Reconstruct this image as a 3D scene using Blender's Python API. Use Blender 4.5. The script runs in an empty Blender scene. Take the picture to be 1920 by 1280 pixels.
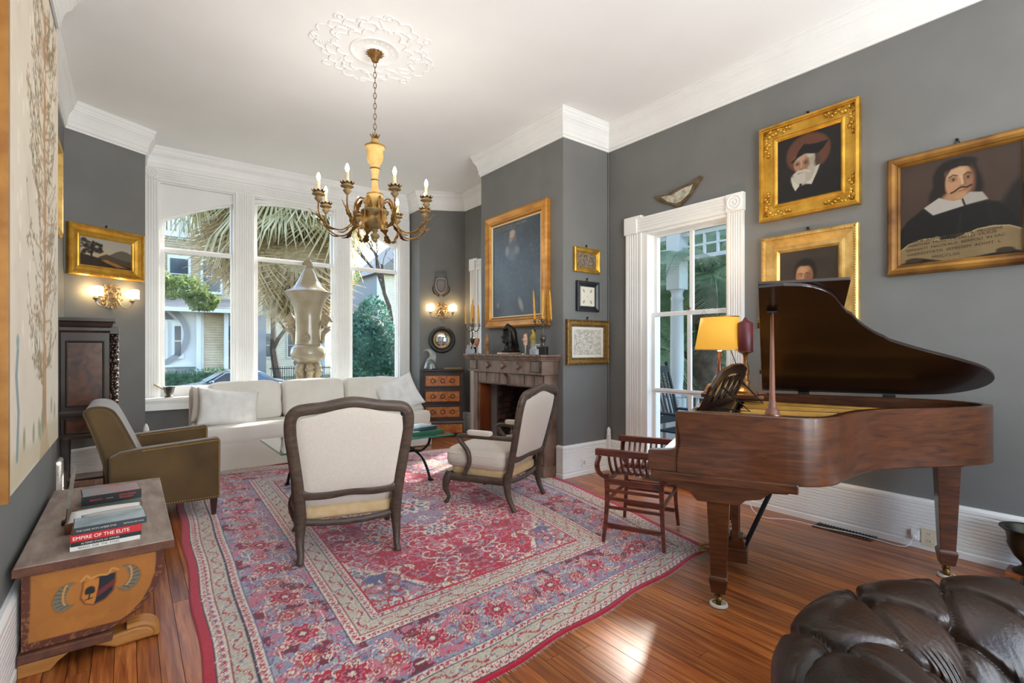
import bpy, bmesh, math, random
import numpy as np
from mathutils import Matrix, Vector
random.seed(7)
PI = math.pi
scene = bpy.context.scene
COL = scene.collection

# ------------------------------------------------------------------ camera
F_PX = 940.0; HORIZON = 653.0; EYE = 1.35; YAW = math.radians(37.33)
cam_d = bpy.data.cameras.new('camera'); cam = bpy.data.objects.new('camera', cam_d); COL.objects.link(cam)
cam_d.sensor_width = 36.0; cam_d.lens = 36.0 * F_PX / 1920.0
cam_d.shift_y = (HORIZON - 640.0) / 1920.0
cam_d.clip_start = 0.05; cam_d.clip_end = 500
cam.location = (0, 0, EYE); cam.rotation_euler = (PI / 2, 0, -YAW)
scene.camera = cam

# ------------------------------------------------------------------ world, sun, added fill, window portals
world = bpy.data.worlds.new('sky'); scene.world = world; world.use_nodes = True
wn = world.node_tree; wn.nodes.clear()
w_out = wn.nodes.new('ShaderNodeOutputWorld'); w_bg = wn.nodes.new('ShaderNodeBackground')
w_sky = wn.nodes.new('ShaderNodeTexSky'); w_sky.sky_type = 'NISHITA'; w_sky.sun_disc = False
w_sky.sun_elevation = math.radians(42); w_sky.sun_rotation = math.radians(62); w_sky.air_density = 1.0; w_sky.dust_density = 1.2
wn.links.new(w_sky.outputs[0], w_bg.inputs[0]); wn.links.new(w_bg.outputs[0], w_out.inputs[0])
w_bg.inputs[1].default_value = 0.56
sun_d = bpy.data.lights.new('sun', 'SUN'); sun_d.energy = 4.5; sun_d.angle = math.radians(3); sun_d.color = (1, .95, .87)
sun = bpy.data.objects.new('sun', sun_d); COL.objects.link(sun)
sun.rotation_euler = Vector((-.70, -.42, -.62)).to_track_quat('-Z', 'Y').to_euler()

def area(name, loc, target, sx, sy, energy, color=(1, 1, 1), portal=False):
    d = bpy.data.lights.new(name, 'AREA'); d.shape = 'RECTANGLE'; d.size = sx; d.size_y = sy; d.energy = energy; d.color = color
    if portal: d.cycles.is_portal = True
    o = bpy.data.objects.new(name, d); COL.objects.link(o); o.location = loc
    o.rotation_euler = (Vector(target) - Vector(loc)).to_track_quat('-Z', 'Z').to_euler()
    return o
# added fill lamps out of view behind the camera, tilted up to brighten the ceiling
for (lx, tx, sx_, en) in ((1.1, 1.3, 1.7, 82), (3.2, 2.4, 1.3, 66)):
    rear = area('rear_fill_light', (lx, -2.40, 1.75), (tx, -2.40 + 1.0, 1.75 + .85), sx_, 2.6, en, (.90, .96, 1)); rear.data.spread = math.radians(145)
area('bay_portal', (1.9, 7.75, 2.1), (1.9, 0, 2.1), 3.4, 2.8, 1, portal=True)
area('side_portal', (4.45, 2.87, 1.35), (0, 2.87, 1.35), 1.1, 2.5, 1, portal=True)

vs = scene.view_settings
vs.view_transform = 'Standard'; vs.look = 'None'; vs.gamma = 1.0; vs.use_curve_mapping = False; vs.exposure = 1.2
scene.cycles.max_bounces = 8; scene.cycles.diffuse_bounces = 4; scene.cycles.transparent_max_bounces = 24
scene.cycles.sample_clamp_indirect = 6.0

# ------------------------------------------------------------------ colour + material helpers
def lin(h):
    if isinstance(h, str):
        h = h.lstrip('#'); c = [int(h[i:i + 2], 16) / 255 for i in (0, 2, 4)]
    else: c = [v / 255 for v in h]
    return tuple(v / 12.92 if v <= .04045 else ((v + .055) / 1.055) ** 2.4 for v in c)
def mixc(a, b, t): return tuple(x + (y - x) * t for x, y in zip(a, b))

MATS = {}
def mat(name, c1, c2=None, rough=.5, metal=0., spec=.5, scale=6., stretch=(1, 1, 1), detail=4, bump=0., bscale=None,
        coat=0., sheen=0., lo=.35, hi=.65, rnd=0., emit=None, estr=0., distort=0., sub=0., tex='noise', trans=0.):
    """Principled material; colour runs from c1 to c2 along a noise or wave texture in object space; rnd shifts it per object."""
    if name in MATS: return MATS[name]
    m = bpy.data.materials.new(name); m.use_nodes = True; MATS[name] = m
    nt = m.node_tree; N = nt.nodes; L = nt.links; b = N['Principled BSDF']
    c1 = lin(c1) if not isinstance(c1, tuple) else c1
    b.inputs['Base Color'].default_value = (*c1, 1)
    b.inputs['Roughness'].default_value = rough; b.inputs['Metallic'].default_value = metal
    b.inputs['Specular IOR Level'].default_value = spec
    b.inputs['Coat Weight'].default_value = coat; b.inputs['Coat Roughness'].default_value = .12
    b.inputs['Sheen Weight'].default_value = sheen
    b.inputs['Transmission Weight'].default_value = trans
    if sub: b.inputs['Subsurface Weight'].default_value = sub; b.inputs['Subsurface Scale'].default_value = .02
    if emit is not None:
        e = lin(emit) if not isinstance(emit, tuple) else emit
        b.inputs['Emission Color'].default_value = (*e, 1); b.inputs['Emission Strength'].default_value = estr
    if c2 is not None or bump:
        tc = N.new('ShaderNodeTexCoord'); mp = N.new('ShaderNodeMapping'); mp.inputs['Scale'].default_value = stretch
        L.new(tc.outputs['Object'], mp.inputs[0]); vec = mp.outputs[0]
        if rnd:
            oi = N.new('ShaderNodeObjectInfo'); va = N.new('ShaderNodeVectorMath'); va.operation = 'MULTIPLY_ADD'
            L.new(oi.outputs['Random'], va.inputs[0]); va.inputs[1].default_value = (37, 53, 19); L.new(mp.outputs[0], va.inputs[2]); vec = va.outputs[0]
        if tex == 'wave':
            t = N.new('ShaderNodeTexWave'); t.inputs['Distortion'].default_value = distort or 4; t.inputs['Detail'].default_value = detail
        else:
            t = N.new('ShaderNodeTexNoise'); t.inputs['Detail'].default_value = detail; t.inputs['Distortion'].default_value = distort
        t.inputs['Scale'].default_value = scale; L.new(vec, t.inputs['Vector'])
        tout = t.outputs['Fac'] if 'Fac' in t.outputs else t.outputs[0]
        if c2 is not None:
            c2 = lin(c2) if not isinstance(c2, tuple) else c2
            r = N.new('ShaderNodeValToRGB'); r.color_ramp.elements[0].position = lo; r.color_ramp.elements[1].position = hi
            r.color_ramp.elements[0].color = (*c1, 1); r.color_ramp.elements[1].color = (*c2, 1); L.new(tout, r.inputs[0])
            colout = r.outputs[0]
            if rnd:
                hsv = N.new('ShaderNodeHueSaturation'); ma = N.new('ShaderNodeMapRange')
                ma.inputs['To Min'].default_value = 1 - rnd; ma.inputs['To Max'].default_value = 1 + rnd
                L.new(oi.outputs['Random'], ma.inputs[0]); L.new(ma.outputs[0], hsv.inputs['Value']); L.new(colout, hsv.inputs['Color']); colout = hsv.outputs[0]
            L.new(colout, b.inputs['Base Color'])
        if bump:
            bp = N.new('ShaderNodeBump'); bp.inputs['Strength'].default_value = bump; bp.inputs['Distance'].default_value = .01
            if bscale:
                t2 = N.new('ShaderNodeTexNoise'); t2.inputs['Scale'].default_value = bscale; t2.inputs['Detail'].default_value = 3
                L.new(vec, t2.inputs['Vector']); L.new(t2.outputs[0], bp.inputs['Height'])
            else: L.new(tout, bp.inputs['Height'])
            L.new(bp.outputs[0], b.inputs['Normal'])
    return m

def attr_mat(name, rough=.6, spec=.3, bump=0., bscale=200., sheen=0., coat=0.):
    """colour comes from the printed / woven colour attribute 'ink' of the mesh"""
    if name in MATS: return MATS[name]
    m = bpy.data.materials.new(name); m.use_nodes = True; MATS[name] = m
    N = m.node_tree.nodes; L = m.node_tree.links; b = N['Principled BSDF']
    a = N.new('ShaderNodeAttribute'); a.attribute_name = 'ink'; L.new(a.outputs['Color'], b.inputs['Base Color'])
    b.inputs['Roughness'].default_value = rough; b.inputs['Specular IOR Level'].default_value = spec
    b.inputs['Sheen Weight'].default_value = sheen; b.inputs['Coat Weight'].default_value = coat
    if bump:
        t = N.new('ShaderNodeTexNoise'); t.inputs['Scale'].default_value = bscale; bp = N.new('ShaderNodeBump')
        tc = N.new('ShaderNodeTexCoord'); L.new(tc.outputs['Object'], t.inputs['Vector'])
        bp.inputs['Strength'].default_value = bump; bp.inputs['Distance'].default_value = .004
        L.new(t.outputs[0], bp.inputs['Height']); L.new(bp.outputs[0], b.inputs['Normal'])
    return m

def glass_mat(name, tint=(1, 1, 1), gloss=.07, rough=.02):
    if name in MATS: return MATS[name]
    m = bpy.data.materials.new(name); m.use_nodes = True; MATS[name] = m
    N = m.node_tree.nodes; L = m.node_tree.links; N.remove(N['Principled BSDF']); out = N['Material Output']
    t = N.new('ShaderNodeBsdfTransparent'); t.inputs[0].default_value = (*tint, 1)
    g = N.new('ShaderNodeBsdfGlossy'); g.inputs['Roughness'].default_value = rough
    fr = N.new('ShaderNodeFresnel'); fr.inputs[0].default_value = 1.45
    mx = N.new('ShaderNodeMath'); mx.operation = 'MULTIPLY'; mx.inputs[1].default_value = gloss / .045
    L.new(fr.outputs[0], mx.inputs[0])
    s = N.new('ShaderNodeMixShader'); L.new(mx.outputs[0], s.inputs[0]); L.new(t.outputs[0], s.inputs[1]); L.new(g.outputs[0], s.inputs[2])
    L.new(s.outputs[0], out.inputs[0]); return m

JIT = random.Random(5)
# ------------------------------------------------------------------ mesh builder
class MB:
    def __init__(s): s.v = []; s.f = []; s.s = []; s.m = []; s.T = Matrix()
    def at(s, x=0, y=0, z=0, rx=0, ry=0, rz=0, sc=None):
        s.T = Matrix.Translation((x, y, z)) @ Matrix.Rotation(rz, 4, 'Z') @ Matrix.Rotation(ry, 4, 'Y') @ Matrix.Rotation(rx, 4, 'X')
        if sc is not None: s.T = s.T @ Matrix.Diagonal((*(sc if hasattr(sc, '__len__') else (sc,) * 3), 1))
        return s
    def add(s, vs, fs, smooth=False, mi=0):
        o = len(s.v); T = s.T
        s.v += [tuple(T @ Vector(p)) for p in vs]
        s.f += [tuple(i + o for i in f) for f in fs]; s.s += [smooth] * len(fs); s.m += [mi] * len(fs); return s
    def box(s, x0, x1, y0, y1, z0, z1, mi=0):
        if s.f: j = JIT.uniform(.00015, .0006); x0, x1, y0, y1, z0, z1 = x0 - j, x1 + j, y0 - j * .8, y1 + j * .8, z0 - j * .6, z1 + j * .6   # boxes joined in one mesh never share a plane
        v = [(x0, y0, z0), (x1, y0, z0), (x1, y1, z0), (x0, y1, z0), (x0, y0, z1), (x1, y0, z1), (x1, y1, z1), (x0, y1, z1)]
        return s.add(v, [(0, 3, 2, 1), (4, 5, 6, 7), (0, 1, 5, 4), (1, 2, 6, 5), (2, 3, 7, 6), (3, 0, 4, 7)], False, mi)
    def cb(s, c, d, mi=0):
        return s.box(c[0] - d[0] / 2, c[0] + d[0] / 2, c[1] - d[1] / 2, c[1] + d[1] / 2, c[2] - d[2] / 2, c[2] + d[2] / 2, mi)
    def taper(s, z0, z1, a, b, c0=(0, 0), c1=(0, 0), mi=0):
        (ax, ay), (bx, by) = a, b
        v = [(c0[0] + i * ax, c0[1] + j * ay, z0) for i, j in ((-1, -1), (1, -1), (1, 1), (-1, 1))] + [(c1[0] + i * bx, c1[1] + j * by, z1) for i, j in ((-1, -1), (1, -1), (1, 1), (-1, 1))]
        return s.add(v, [(0, 3, 2, 1), (4, 5, 6, 7), (0, 1, 5, 4), (1, 2, 6, 5), (2, 3, 7, 6), (3, 0, 4, 7)], False, mi)
    def prism(s, pts, d0, d1, plane='xy', smooth=False, mi=0):
        """closed outline extruded between d0 and d1 along the third axis"""
        n = len(pts)
        def P(p, d): return {'xy': (p[0], p[1], d), 'xz': (p[0], d, p[1]), 'yz': (d, p[0], p[1])}[plane]
        A = sum(pts[i][0] * pts[(i + 1) % n][1] - pts[(i + 1) % n][0] * pts[i][1] for i in range(n))
        if (A < 0) != (plane == 'xz'): pts = pts[::-1]
        v = [P(p, d0) for p in pts] + [P(p, d1) for p in pts]
        if d1 < d0: v = v[n:] + v[:n]
        s.add(v, [tuple(range(n))[::-1], tuple(range(n, 2 * n))], False, mi)
        o = len(s.v) - 2 * n
        fs = [(i + o, (i + 1) % n + o, (i + 1) % n + n + o, i + n + o) for i in range(n)]
        s.f += fs; s.s += [smooth] * n; s.m += [mi] * n; return s
    def lathe(s, prof, seg=24, smooth=True, mi=0, a0=0, a1=2 * PI, caps=True):
        full = abs(a1 - a0 - 2 * PI) < 1e-6; k = seg if full else seg + 1; v = []; f = []
        for r, z in prof:
            for i in range(k):
                a = a0 + (a1 - a0) * i / seg; v.append((r * math.cos(a), r * math.sin(a), z))
        for j in range(len(prof) - 1):
            for i in range(k if full else k - 1):
                a, b = j * k + i, j * k + (i + 1) % k
                if prof[j][0] < 1e-6: f.append((a, b + k, a + k))
                elif prof[j + 1][0] < 1e-6: f.append((a, b, a + k))
                else: f.append((a, b, b + k, a + k))
        if caps and full:
            if prof[0][0] > 1e-6: f.append(tuple(range(k))[::-1])
            if prof[-1][0] > 1e-6: f.append(tuple(range((len(prof) - 1) * k, len(prof) * k)))
        return s.add(v, f, smooth, mi)
    def ell(s, c, r, seg=16, rings=10, mi=0):
        r = r if hasattr(r, '__len__') else (r,) * 3
        prof = [(math.sin(PI * j / rings), -math.cos(PI * j / rings)) for j in range(rings + 1)]
        T = s.T; s.T = T @ Matrix.Translation(c) @ Matrix.Diagonal((*r, 1))
        s.lathe([(0 if j in (0, rings) else a, b) for j, (a, b) in enumerate(prof)], seg, True, mi); s.T = T; return s
    def tube(s, path, r, seg=8, closed=False, mi=0, flat=(1, 1), up=None, smooth=True):
        P = [Vector(p) for p in path]; n = len(P); R = r if hasattr(r, '__len__') else [r] * n
        v = []; f = []; prev = None
        for i in range(n):
            a = P[i - 1] if (i or closed) else P[i]; b = P[(i + 1) % n] if (i < n - 1 or closed) else P[i]
            t = (b - a).normalized()
            if prev is None:
                u = Vector(up) if up else (Vector((0, 0, 1)) if abs(t.z) < .9 else Vector((1, 0, 0)))
            else: u = prev if not up else Vector(up)
            u = (u - t * u.dot(t)); u = u.normalized() if u.length > 1e-6 else t.orthogonal().normalized(); prev = u; w = t.cross(u)
            for k in range(seg):
                an = 2 * PI * k / seg + (PI / 4 if seg == 4 else 0); v.append(P[i] + (u * math.cos(an) * flat[0] + w * math.sin(an) * flat[1]) * R[i])
        for i in range(n if closed else n - 1):
            for k in range(seg):
                a, b = i * seg + k, i * seg + (k + 1) % seg; c, d = ((i + 1) % n) * seg + k, ((i + 1) % n) * seg + (k + 1) % seg
                f.append((a, c, d, b))
        if not closed: f += [tuple(range(seg)), tuple(range((n - 1) * seg, n * seg))[::-1]]
        f = [x[::-1] for x in f]
        return s.add(v, f, smooth, mi)
    def grid(s, fn, nu, nv, smooth=True, mi=0, wrapu=False):
        v = [fn(i / (nu if wrapu else nu - 1), j / (nv - 1)) for j in range(nv) for i in range(nu)]; f = []
        for j in range(nv - 1):
            for i in range(nu if wrapu else nu - 1):
                k = (i + 1) % nu; f.append((j * nu + i, j * nu + k, (j + 1) * nu + k, (j + 1) * nu + i))
        return s.add(v, f, smooth, mi)
    def sweep(s, path, prof, closed=False, mi=0, smooth=False):
        """profile (offset to the left of the path, z) run along an xy path with mitred corners"""
        P = [Vector((p[0], p[1])) for p in path]; n = len(P); v = []; f = []; k = len(prof)
        for i in range(n):
            d1 = (P[i] - P[i - 1]).normalized() if (i or closed) else None; d2 = (P[(i + 1) % n] - P[i]).normalized() if (i < n - 1 or closed) else None
            d1 = d1 or d2; d2 = d2 or d1; n1 = Vector((-d1.y, d1.x)); n2 = Vector((-d2.y, d2.x)); m = (n1 + n2)
            m = m / max(.15, (1 + n1.dot(n2)))
            v += [(P[i].x + m.x * a, P[i].y + m.y * a, z) for a, z in prof]
        for i in range(n if closed else n - 1):
            for j in range(k):
                a, b = i * k + j, i * k + (j + 1) % k; c, d = ((i + 1) % n) * k + j, ((i + 1) % n) * k + (j + 1) % k
                f.append((a, c, d, b))
        if not closed: f += [tuple(range(k)), tuple(range((n - 1) * k, n * k))[::-1]]
        return s.add(v, f, smooth, mi)
    def mesh(s, name):
        me = bpy.data.meshes.new(name); me.from_pydata(s.v, [], s.f); me.polygons.foreach_set('use_smooth', s.s); me.polygons.foreach_set('material_index', s.m)
        me.validate(); me.update(); return me
    def build(s, name, m, parent=None, bevel=0, seg=2, sub=0, loc=None, rot=None, recalc=False):
        me = s.mesh(name)
        if recalc:
            bm = bmesh.new(); bm.from_mesh(me); bmesh.ops.recalc_face_normals(bm, faces=bm.faces); bm.to_mesh(me); bm.free()
        if True in s.s and False in s.s or len(s.f) < 4000 and True in s.s: me.set_sharp_from_angle(angle=math.radians(48))
        for x in (m if isinstance(m, (list, tuple)) else [m]): me.materials.append(x)
        o = bpy.data.objects.new(name, me); COL.objects.link(o)
        if parent is not None: o.parent = parent
        if loc: o.location = loc
        if rot: o.rotation_euler = rot
        if bevel:
            b = o.modifiers.new('bevel', 'BEVEL'); b.width = bevel; b.segments = seg; b.limit_method = 'ANGLE'; b.angle_limit = math.radians(40); b.harden_normals = False
            me.polygons.foreach_set('use_smooth', [True] * len(me.polygons)) if seg > 2 else None
        if sub:
            b = o.modifiers.new('subsurf', 'SUBSURF'); b.levels = sub; b.render_levels = sub
        return o

def tag(o, label, cat, group=None, kind=None):
    o['label'] = label; o['category'] = cat
    if group: o['group'] = group
    if kind: o['kind'] = kind
    return o
def struct(o, label=None, cat=None):
    o['kind'] = 'structure'
    if label: o['label'] = label
    if cat: o['category'] = cat
    return o
def thing(name, label, cat, loc=(0, 0, 0), rz=0, group=None):
    o = bpy.data.objects.new(name, None); COL.objects.link(o); o.empty_display_size = .1
    o.location = loc; o.rotation_euler = (0, 0, rz); return tag(o, label, cat, group)
def copy_tree(o, parent=None):
    c = o.copy(); COL.objects.link(c); c.parent = parent
    for ch in [x for x in o.children]: copy_tree(ch, c)
    return c
def bez(p, n=16):
    """Catmull-Rom through points"""
    P = [Vector(q) for q in p]; P = [P[0] * 2 - P[1]] + P + [P[-1] * 2 - P[-2]]; out = []
    for i in range(1, len(P) - 2):
        for k in range(n):
            t = k / n; a, b, c, d = P[i - 1:i + 3]
            out.append(.5 * ((2 * b) + (c - a) * t + (2 * a - 5 * b + 4 * c - d) * t * t + (3 * b - a - 3 * c + d) * t ** 3))
    out.append(P[-2]); return [tuple(q) for q in out]
def arr(o, rz):
    o.rotation_euler = (0, 0, rz); return o
def text(body, size, m, parent, loc, rot, name='lettering', ext=.0003, align='LEFT', sx=1):
    c = bpy.data.curves.new(name, 'FONT'); c.body = body; c.size = size; c.extrude = ext; c.align_x = align; c.align_y = 'CENTER'
    t = bpy.data.objects.new(name, c); COL.objects.link(t)
    dg = bpy.context.evaluated_depsgraph_get(); me = bpy.data.meshes.new_from_object(t.evaluated_get(dg)); bpy.data.objects.remove(t)
    o = bpy.data.objects.new(name, me); COL.objects.link(o); me.materials.clear(); me.materials.append(m)
    o.parent = parent; o.location = loc; o.rotation_euler = rot; o.scale = (sx, 1, 1); return o

# ------------------------------------------------------------------ painted canvases: colours computed per vertex
class Paint:
    def __init__(s, w, h, nx, ny, base):
        s.w, s.h, s.nx, s.ny = w, h, nx, ny; s.X, s.Y = np.meshgrid(np.linspace(0, 1, nx), np.linspace(0, 1, ny)); s.c = np.empty((ny, nx, 3)); s.c[:] = lin(base); s.rng = np.random.default_rng(3)
    def blend(s, m, col):
        col = np.array(lin(col) if not isinstance(col, np.ndarray) else col); s.c = s.c * (1 - m[..., None]) + col * m[..., None]; return s
    def noise(s, k, seed=0, oct=4):
        r = np.random.default_rng(seed); out = np.zeros((s.ny, s.nx)); amp = 1
        for o in range(oct):
            kx, ky = max(2, int(k)), max(2, int(k * s.h / s.w)); g = r.random((ky + 2, kx + 2)); fx, fy = s.X * kx, s.Y * ky; ix, iy = fx.astype(int), fy.astype(int); tx, ty = fx - ix, fy - iy
            tx, ty = tx * tx * (3 - 2 * tx), ty * ty * (3 - 2 * ty)
            out += amp * ((g[iy, ix] * (1 - tx) + g[iy, ix + 1] * tx) * (1 - ty) + (g[iy + 1, ix] * (1 - tx) + g[iy + 1, ix + 1] * tx) * ty); k *= 2; amp *= .5
        return out / (2 - 2 ** (1 - oct))
    def ell(s, cx, cy, rx, ry, col, soft=.15, rot=0, a=1.):
        dx, dy = s.X - cx, (s.Y - cy); asp = s.h / s.w; dy = dy * asp; c, q = math.cos(rot), math.sin(rot)
        u, v = (dx * c + dy * q) / rx, (-dx * q + dy * c) / (ry * asp); d = np.sqrt(u * u + v * v)
        return s.blend(np.clip((1 - d) / soft + .5, 0, 1) * a, col)
    def poly(s, pts, col, soft=.008, a=1.):
        X, Y = s.X, s.Y; inside = np.zeros(X.shape, bool); dist = np.full(X.shape, 9.); n = len(pts)
        for i in range(n):
            (x0, y0), (x1, y1) = pts[i], pts[(i + 1) % n]
            cond = ((y0 > Y) != (y1 > Y)); xi = x0 + (Y - y0) * (x1 - x0) / (y1 - y0 + 1e-12); inside ^= cond & (X < xi)
            t = np.clip(((X - x0) * (x1 - x0) + (Y - y0) * (y1 - y0)) / ((x1 - x0) ** 2 + (y1 - y0) ** 2 + 1e-12), 0, 1)
            dist = np.minimum(dist, np.hypot(X - x0 - t * (x1 - x0), Y - y0 - t * (y1 - y0)))
        sd = np.where(inside, dist, -dist); return s.blend(np.clip(sd / soft + .5, 0, 1) * a, col)
    def line(s, pts, wd, col, a=1., soft=.5):
        dist = np.full(s.X.shape, 9.); asp = s.h / s.w
        for (x0, y0), (x1, y1) in zip(pts[:-1], pts[1:]):
            t = np.clip(((s.X - x0) * (x1 - x0) + (s.Y - y0) * (y1 - y0)) / ((x1 - x0) ** 2 + (y1 - y0) ** 2 + 1e-12), 0, 1)
            dist = np.minimum(dist, np.hypot(s.X - x0 - t * (x1 - x0), (s.Y - y0 - t * (y1 - y0)) * asp))
        return s.blend(np.clip((wd - dist) / (wd * soft) + .5, 0, 1) * a, col)
    def mottle(s, k, amt, seed=1):
        n = s.noise(k, seed); s.c = np.clip(s.c * (1 + amt * (n[..., None] - .5) * 2), 0, 1); return s
    def build(s, name, m, parent=None, fn=None):
        """canvas in the local xz plane, facing -y, origin at its lower left corner; fn maps (u, v) arrays to xyz"""
        nx, ny = s.nx, s.ny
        if fn is None: co = np.stack([s.X * s.w, np.zeros_like(s.X), s.Y * s.h], -1)
        else: co = fn(s.X, s.Y)
        i = np.arange(nx * ny).reshape(ny, nx); q = np.stack([i[:-1, :-1], i[:-1, 1:], i[1:, 1:], i[1:, :-1]], -1).reshape(-1, 4)
        me = bpy.data.meshes.new(name); me.vertices.add(nx * ny); me.vertices.foreach_set('co', co.reshape(-1).astype(np.float32))
        me.loops.add(q.size); me.loops.foreach_set('vertex_index', q.reshape(-1).astype(np.int32)); me.polygons.add(len(q))
        me.polygons.foreach_set('loop_start', np.arange(0, q.size, 4, dtype=np.int32)); me.update(calc_edges=True)
        at_ = me.color_attributes.new('ink', 'FLOAT_COLOR', 'POINT'); at_.data.foreach_set('color', np.concatenate([s.c, np.ones((ny, nx, 1))], -1).reshape(-1).astype(np.float32))
        me.materials.append(m); me.validate(); o = bpy.data.objects.new(name, me); COL.objects.link(o)
        if parent is not None: o.parent = parent
        return o
# ================================================================== the room
CEIL = 3.82; XR = 4.28; XL = -.52; XN = -.40
M_wall = mat('grey_wall_paint', '#6f6e6b', '#757471', rough=.62, spec=.3, scale=2.5, bump=.04, bscale=120)
M_white = mat('white_trim_paint', '#e6e4e0', '#eceae6', rough=.42, spec=.4, scale=3)
M_ceil = mat('ceiling_plaster', '#efeeec', '#f3f2f0', rough=.85, spec=.2, scale=1.2, bump=.03, bscale=25)
M_dark = mat('dark_gap', '#140d09', rough=.9)
M_glass = glass_mat('window_glass', (.97, .985, .98), .004)

def wood_floor():
    m = bpy.data.materials.new('heart_pine'); m.use_nodes = True; N = m.node_tree.nodes; L = m.node_tree.links; b = N['Principled BSDF']
    oi = N.new('ShaderNodeObjectInfo'); tc = N.new('ShaderNodeTexCoord'); mp = N.new('ShaderNodeMapping'); mp.inputs['Scale'].default_value = (22, 1.1, 8)
    L.new(tc.outputs['Object'], mp.inputs[0]); va = N.new('ShaderNodeVectorMath'); va.operation = 'MULTIPLY_ADD'
    L.new(oi.outputs['Random'], va.inputs[0]); va.inputs[1].default_value = (31, 57, 11); L.new(mp.outputs[0], va.inputs[2])
    n1 = N.new('ShaderNodeTexNoise'); n1.inputs['Scale'].default_value = 2.2; n1.inputs['Detail'].default_value = 7; n1.inputs['Distortion'].default_value = .6; L.new(va.outputs[0], n1.inputs['Vector'])
    r = N.new('ShaderNodeValToRGB'); e = r.color_ramp.elements
    e[0].position = .28; e[0].color = (*lin('#6b300f'), 1); e[1].position = .72; e[1].color = (*lin('#c57f3e'), 1)
    x = r.color_ramp.elements.new(.5); x.color = (*lin('#a3592a'), 1); L.new(n1.outputs[0], r.inputs[0])
    hs = N.new('ShaderNodeHueSaturation'); ma = N.new('ShaderNodeMapRange'); ma.inputs['To Min'].default_value = .68; ma.inputs['To Max'].default_value = 1.18
    L.new(oi.outputs['Random'], ma.inputs[0]); L.new(ma.outputs[0], hs.inputs['Value']); L.new(r.outputs[0], hs.inputs['Color']); L.new(hs.outputs[0], b.inputs['Base Color'])
    n2 = N.new('ShaderNodeTexNoise'); n2.inputs['Scale'].default_value = 3.; n2.inputs['Detail'].default_value = 5; L.new(tc.outputs['Object'], n2.inputs['Vector'])
    mr = N.new('ShaderNodeMapRange'); mr.inputs['To Min'].default_value = .28; mr.inputs['To Max'].default_value = .46; L.new(n2.outputs[0], mr.inputs[0]); L.new(mr.outputs[0], b.inputs['Roughness'])
    bp = N.new('ShaderNodeBump'); bp.inputs['Strength'].default_value = .10; bp.inputs['Distance'].default_value = .004; L.new(n1.outputs[0], bp.inputs['Height']); L.new(bp.outputs[0], b.inputs['Normal'])
    b.inputs['Coat Weight'].default_value = .5; b.inputs['Coat Roughness'].default_value = .24
    return m
M_floor = wood_floor()
FY0 = -2.5
fl = MB().prism([(XR + .1, FY0), (XR + .1, 7.0), (3.8, 7.6), (.1, 7.6), (XL - .1, 6.9), (XL - .1, FY0)], -.12, -.02).build('floor', M_dark)
struct(fl)
pw = .078; x = XL; i = 0
while x < XR:
    y = FY0; y1max = 7.56 if .14 < x + .04 < 3.65 else (6.66 + (x + .52) * .6 if x < 1 else 7.2 - (x - 3.65) * .55)
    first = True
    while y < y1max - .05:
        ln = random.uniform(1.2, 4.6) if first else random.uniform(3.0, 4.8); first = False
        y2 = min(y1max, y + ln)
        if y1max - y2 < .6: y2 = y1max
        MB().box(0, pw - .0022, 0, y2 - y - .002, -.02, random.uniform(-.0006, .0004)).build('plank', M_floor, fl, loc=(x, y, 0))
        y = y2
    x += pw

# ---- walls
def wall(name, boxes, m=None):
    b = MB()
    for q in boxes: b.box(*q)
    return struct(b.build(name, m or M_wall))
W2 = (2.396, 3.348, .06, 2.56)                      # tall side window opening (y0, y1, z0, z1)
W3 = (5.50, 6.45, .06, 2.56)
wall('wall_right', [(XR, XR + .2, FY0 - .2, W2[0], 0, CEIL), (XR, XR + .2, W2[1], W3[0], 0, CEIL), (XR, XR + .2, W3[1], 6.98, 0, CEIL),
     (XR, XR + .2, W2[0], W2[1], 0, W2[2]), (XR, XR + .2, W2[0], W2[1], W2[3], CEIL), (XR, XR + .2, W3[0], W3[1], 0, W3[2]), (XR, XR + .2, W3[0], W3[1], W3[3], CEIL)])
def prism_wall(name, pts, z0=0, z1=CEIL): return struct(MB().prism(pts, z0, z1).build(name, M_wall))
prism_wall('wall_back_right', [(4.28, 6.85), (3.65, 7.20), (3.65, 7.56), (3.65, 7.8), (3.75, 7.8), (4.48, 7.1), (4.48, 6.9), (4.28, 6.85)][:7])
prism_wall('wall_back_left', [(-.52, 6.66), (.14, 7.06), (.14, 7.8), (.04, 7.8), (-.72, 6.95), (-.72, 6.66)])
wall('wall_back', [(.14, 3.65, 7.56, 7.8, 0, .66), (.14, 3.65, 7.56, 7.8, 3.56, CEIL)])
prism_wall('wall_left', [(XL, 6.66), (XL, 4.62), (XN, 4.62), (XN, FY0 - .2), (XL - .2, FY0 - .2), (XL - .2, 6.66)])
# chimney breast with the fire opening
CX = 3.585; CY0 = 3.825; CY1 = 5.35; FO0, FO1, FOH = 4.18, 5.02, .93
wall('wall_chimney', [(CX, XR, CY0, FO0, 0, CEIL), (CX, XR, FO1, CY1, 0, CEIL), (CX, XR, FO0, FO1, FOH, CEIL), (XR - .1, XR, FO0, FO1, 0, FOH)])
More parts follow.
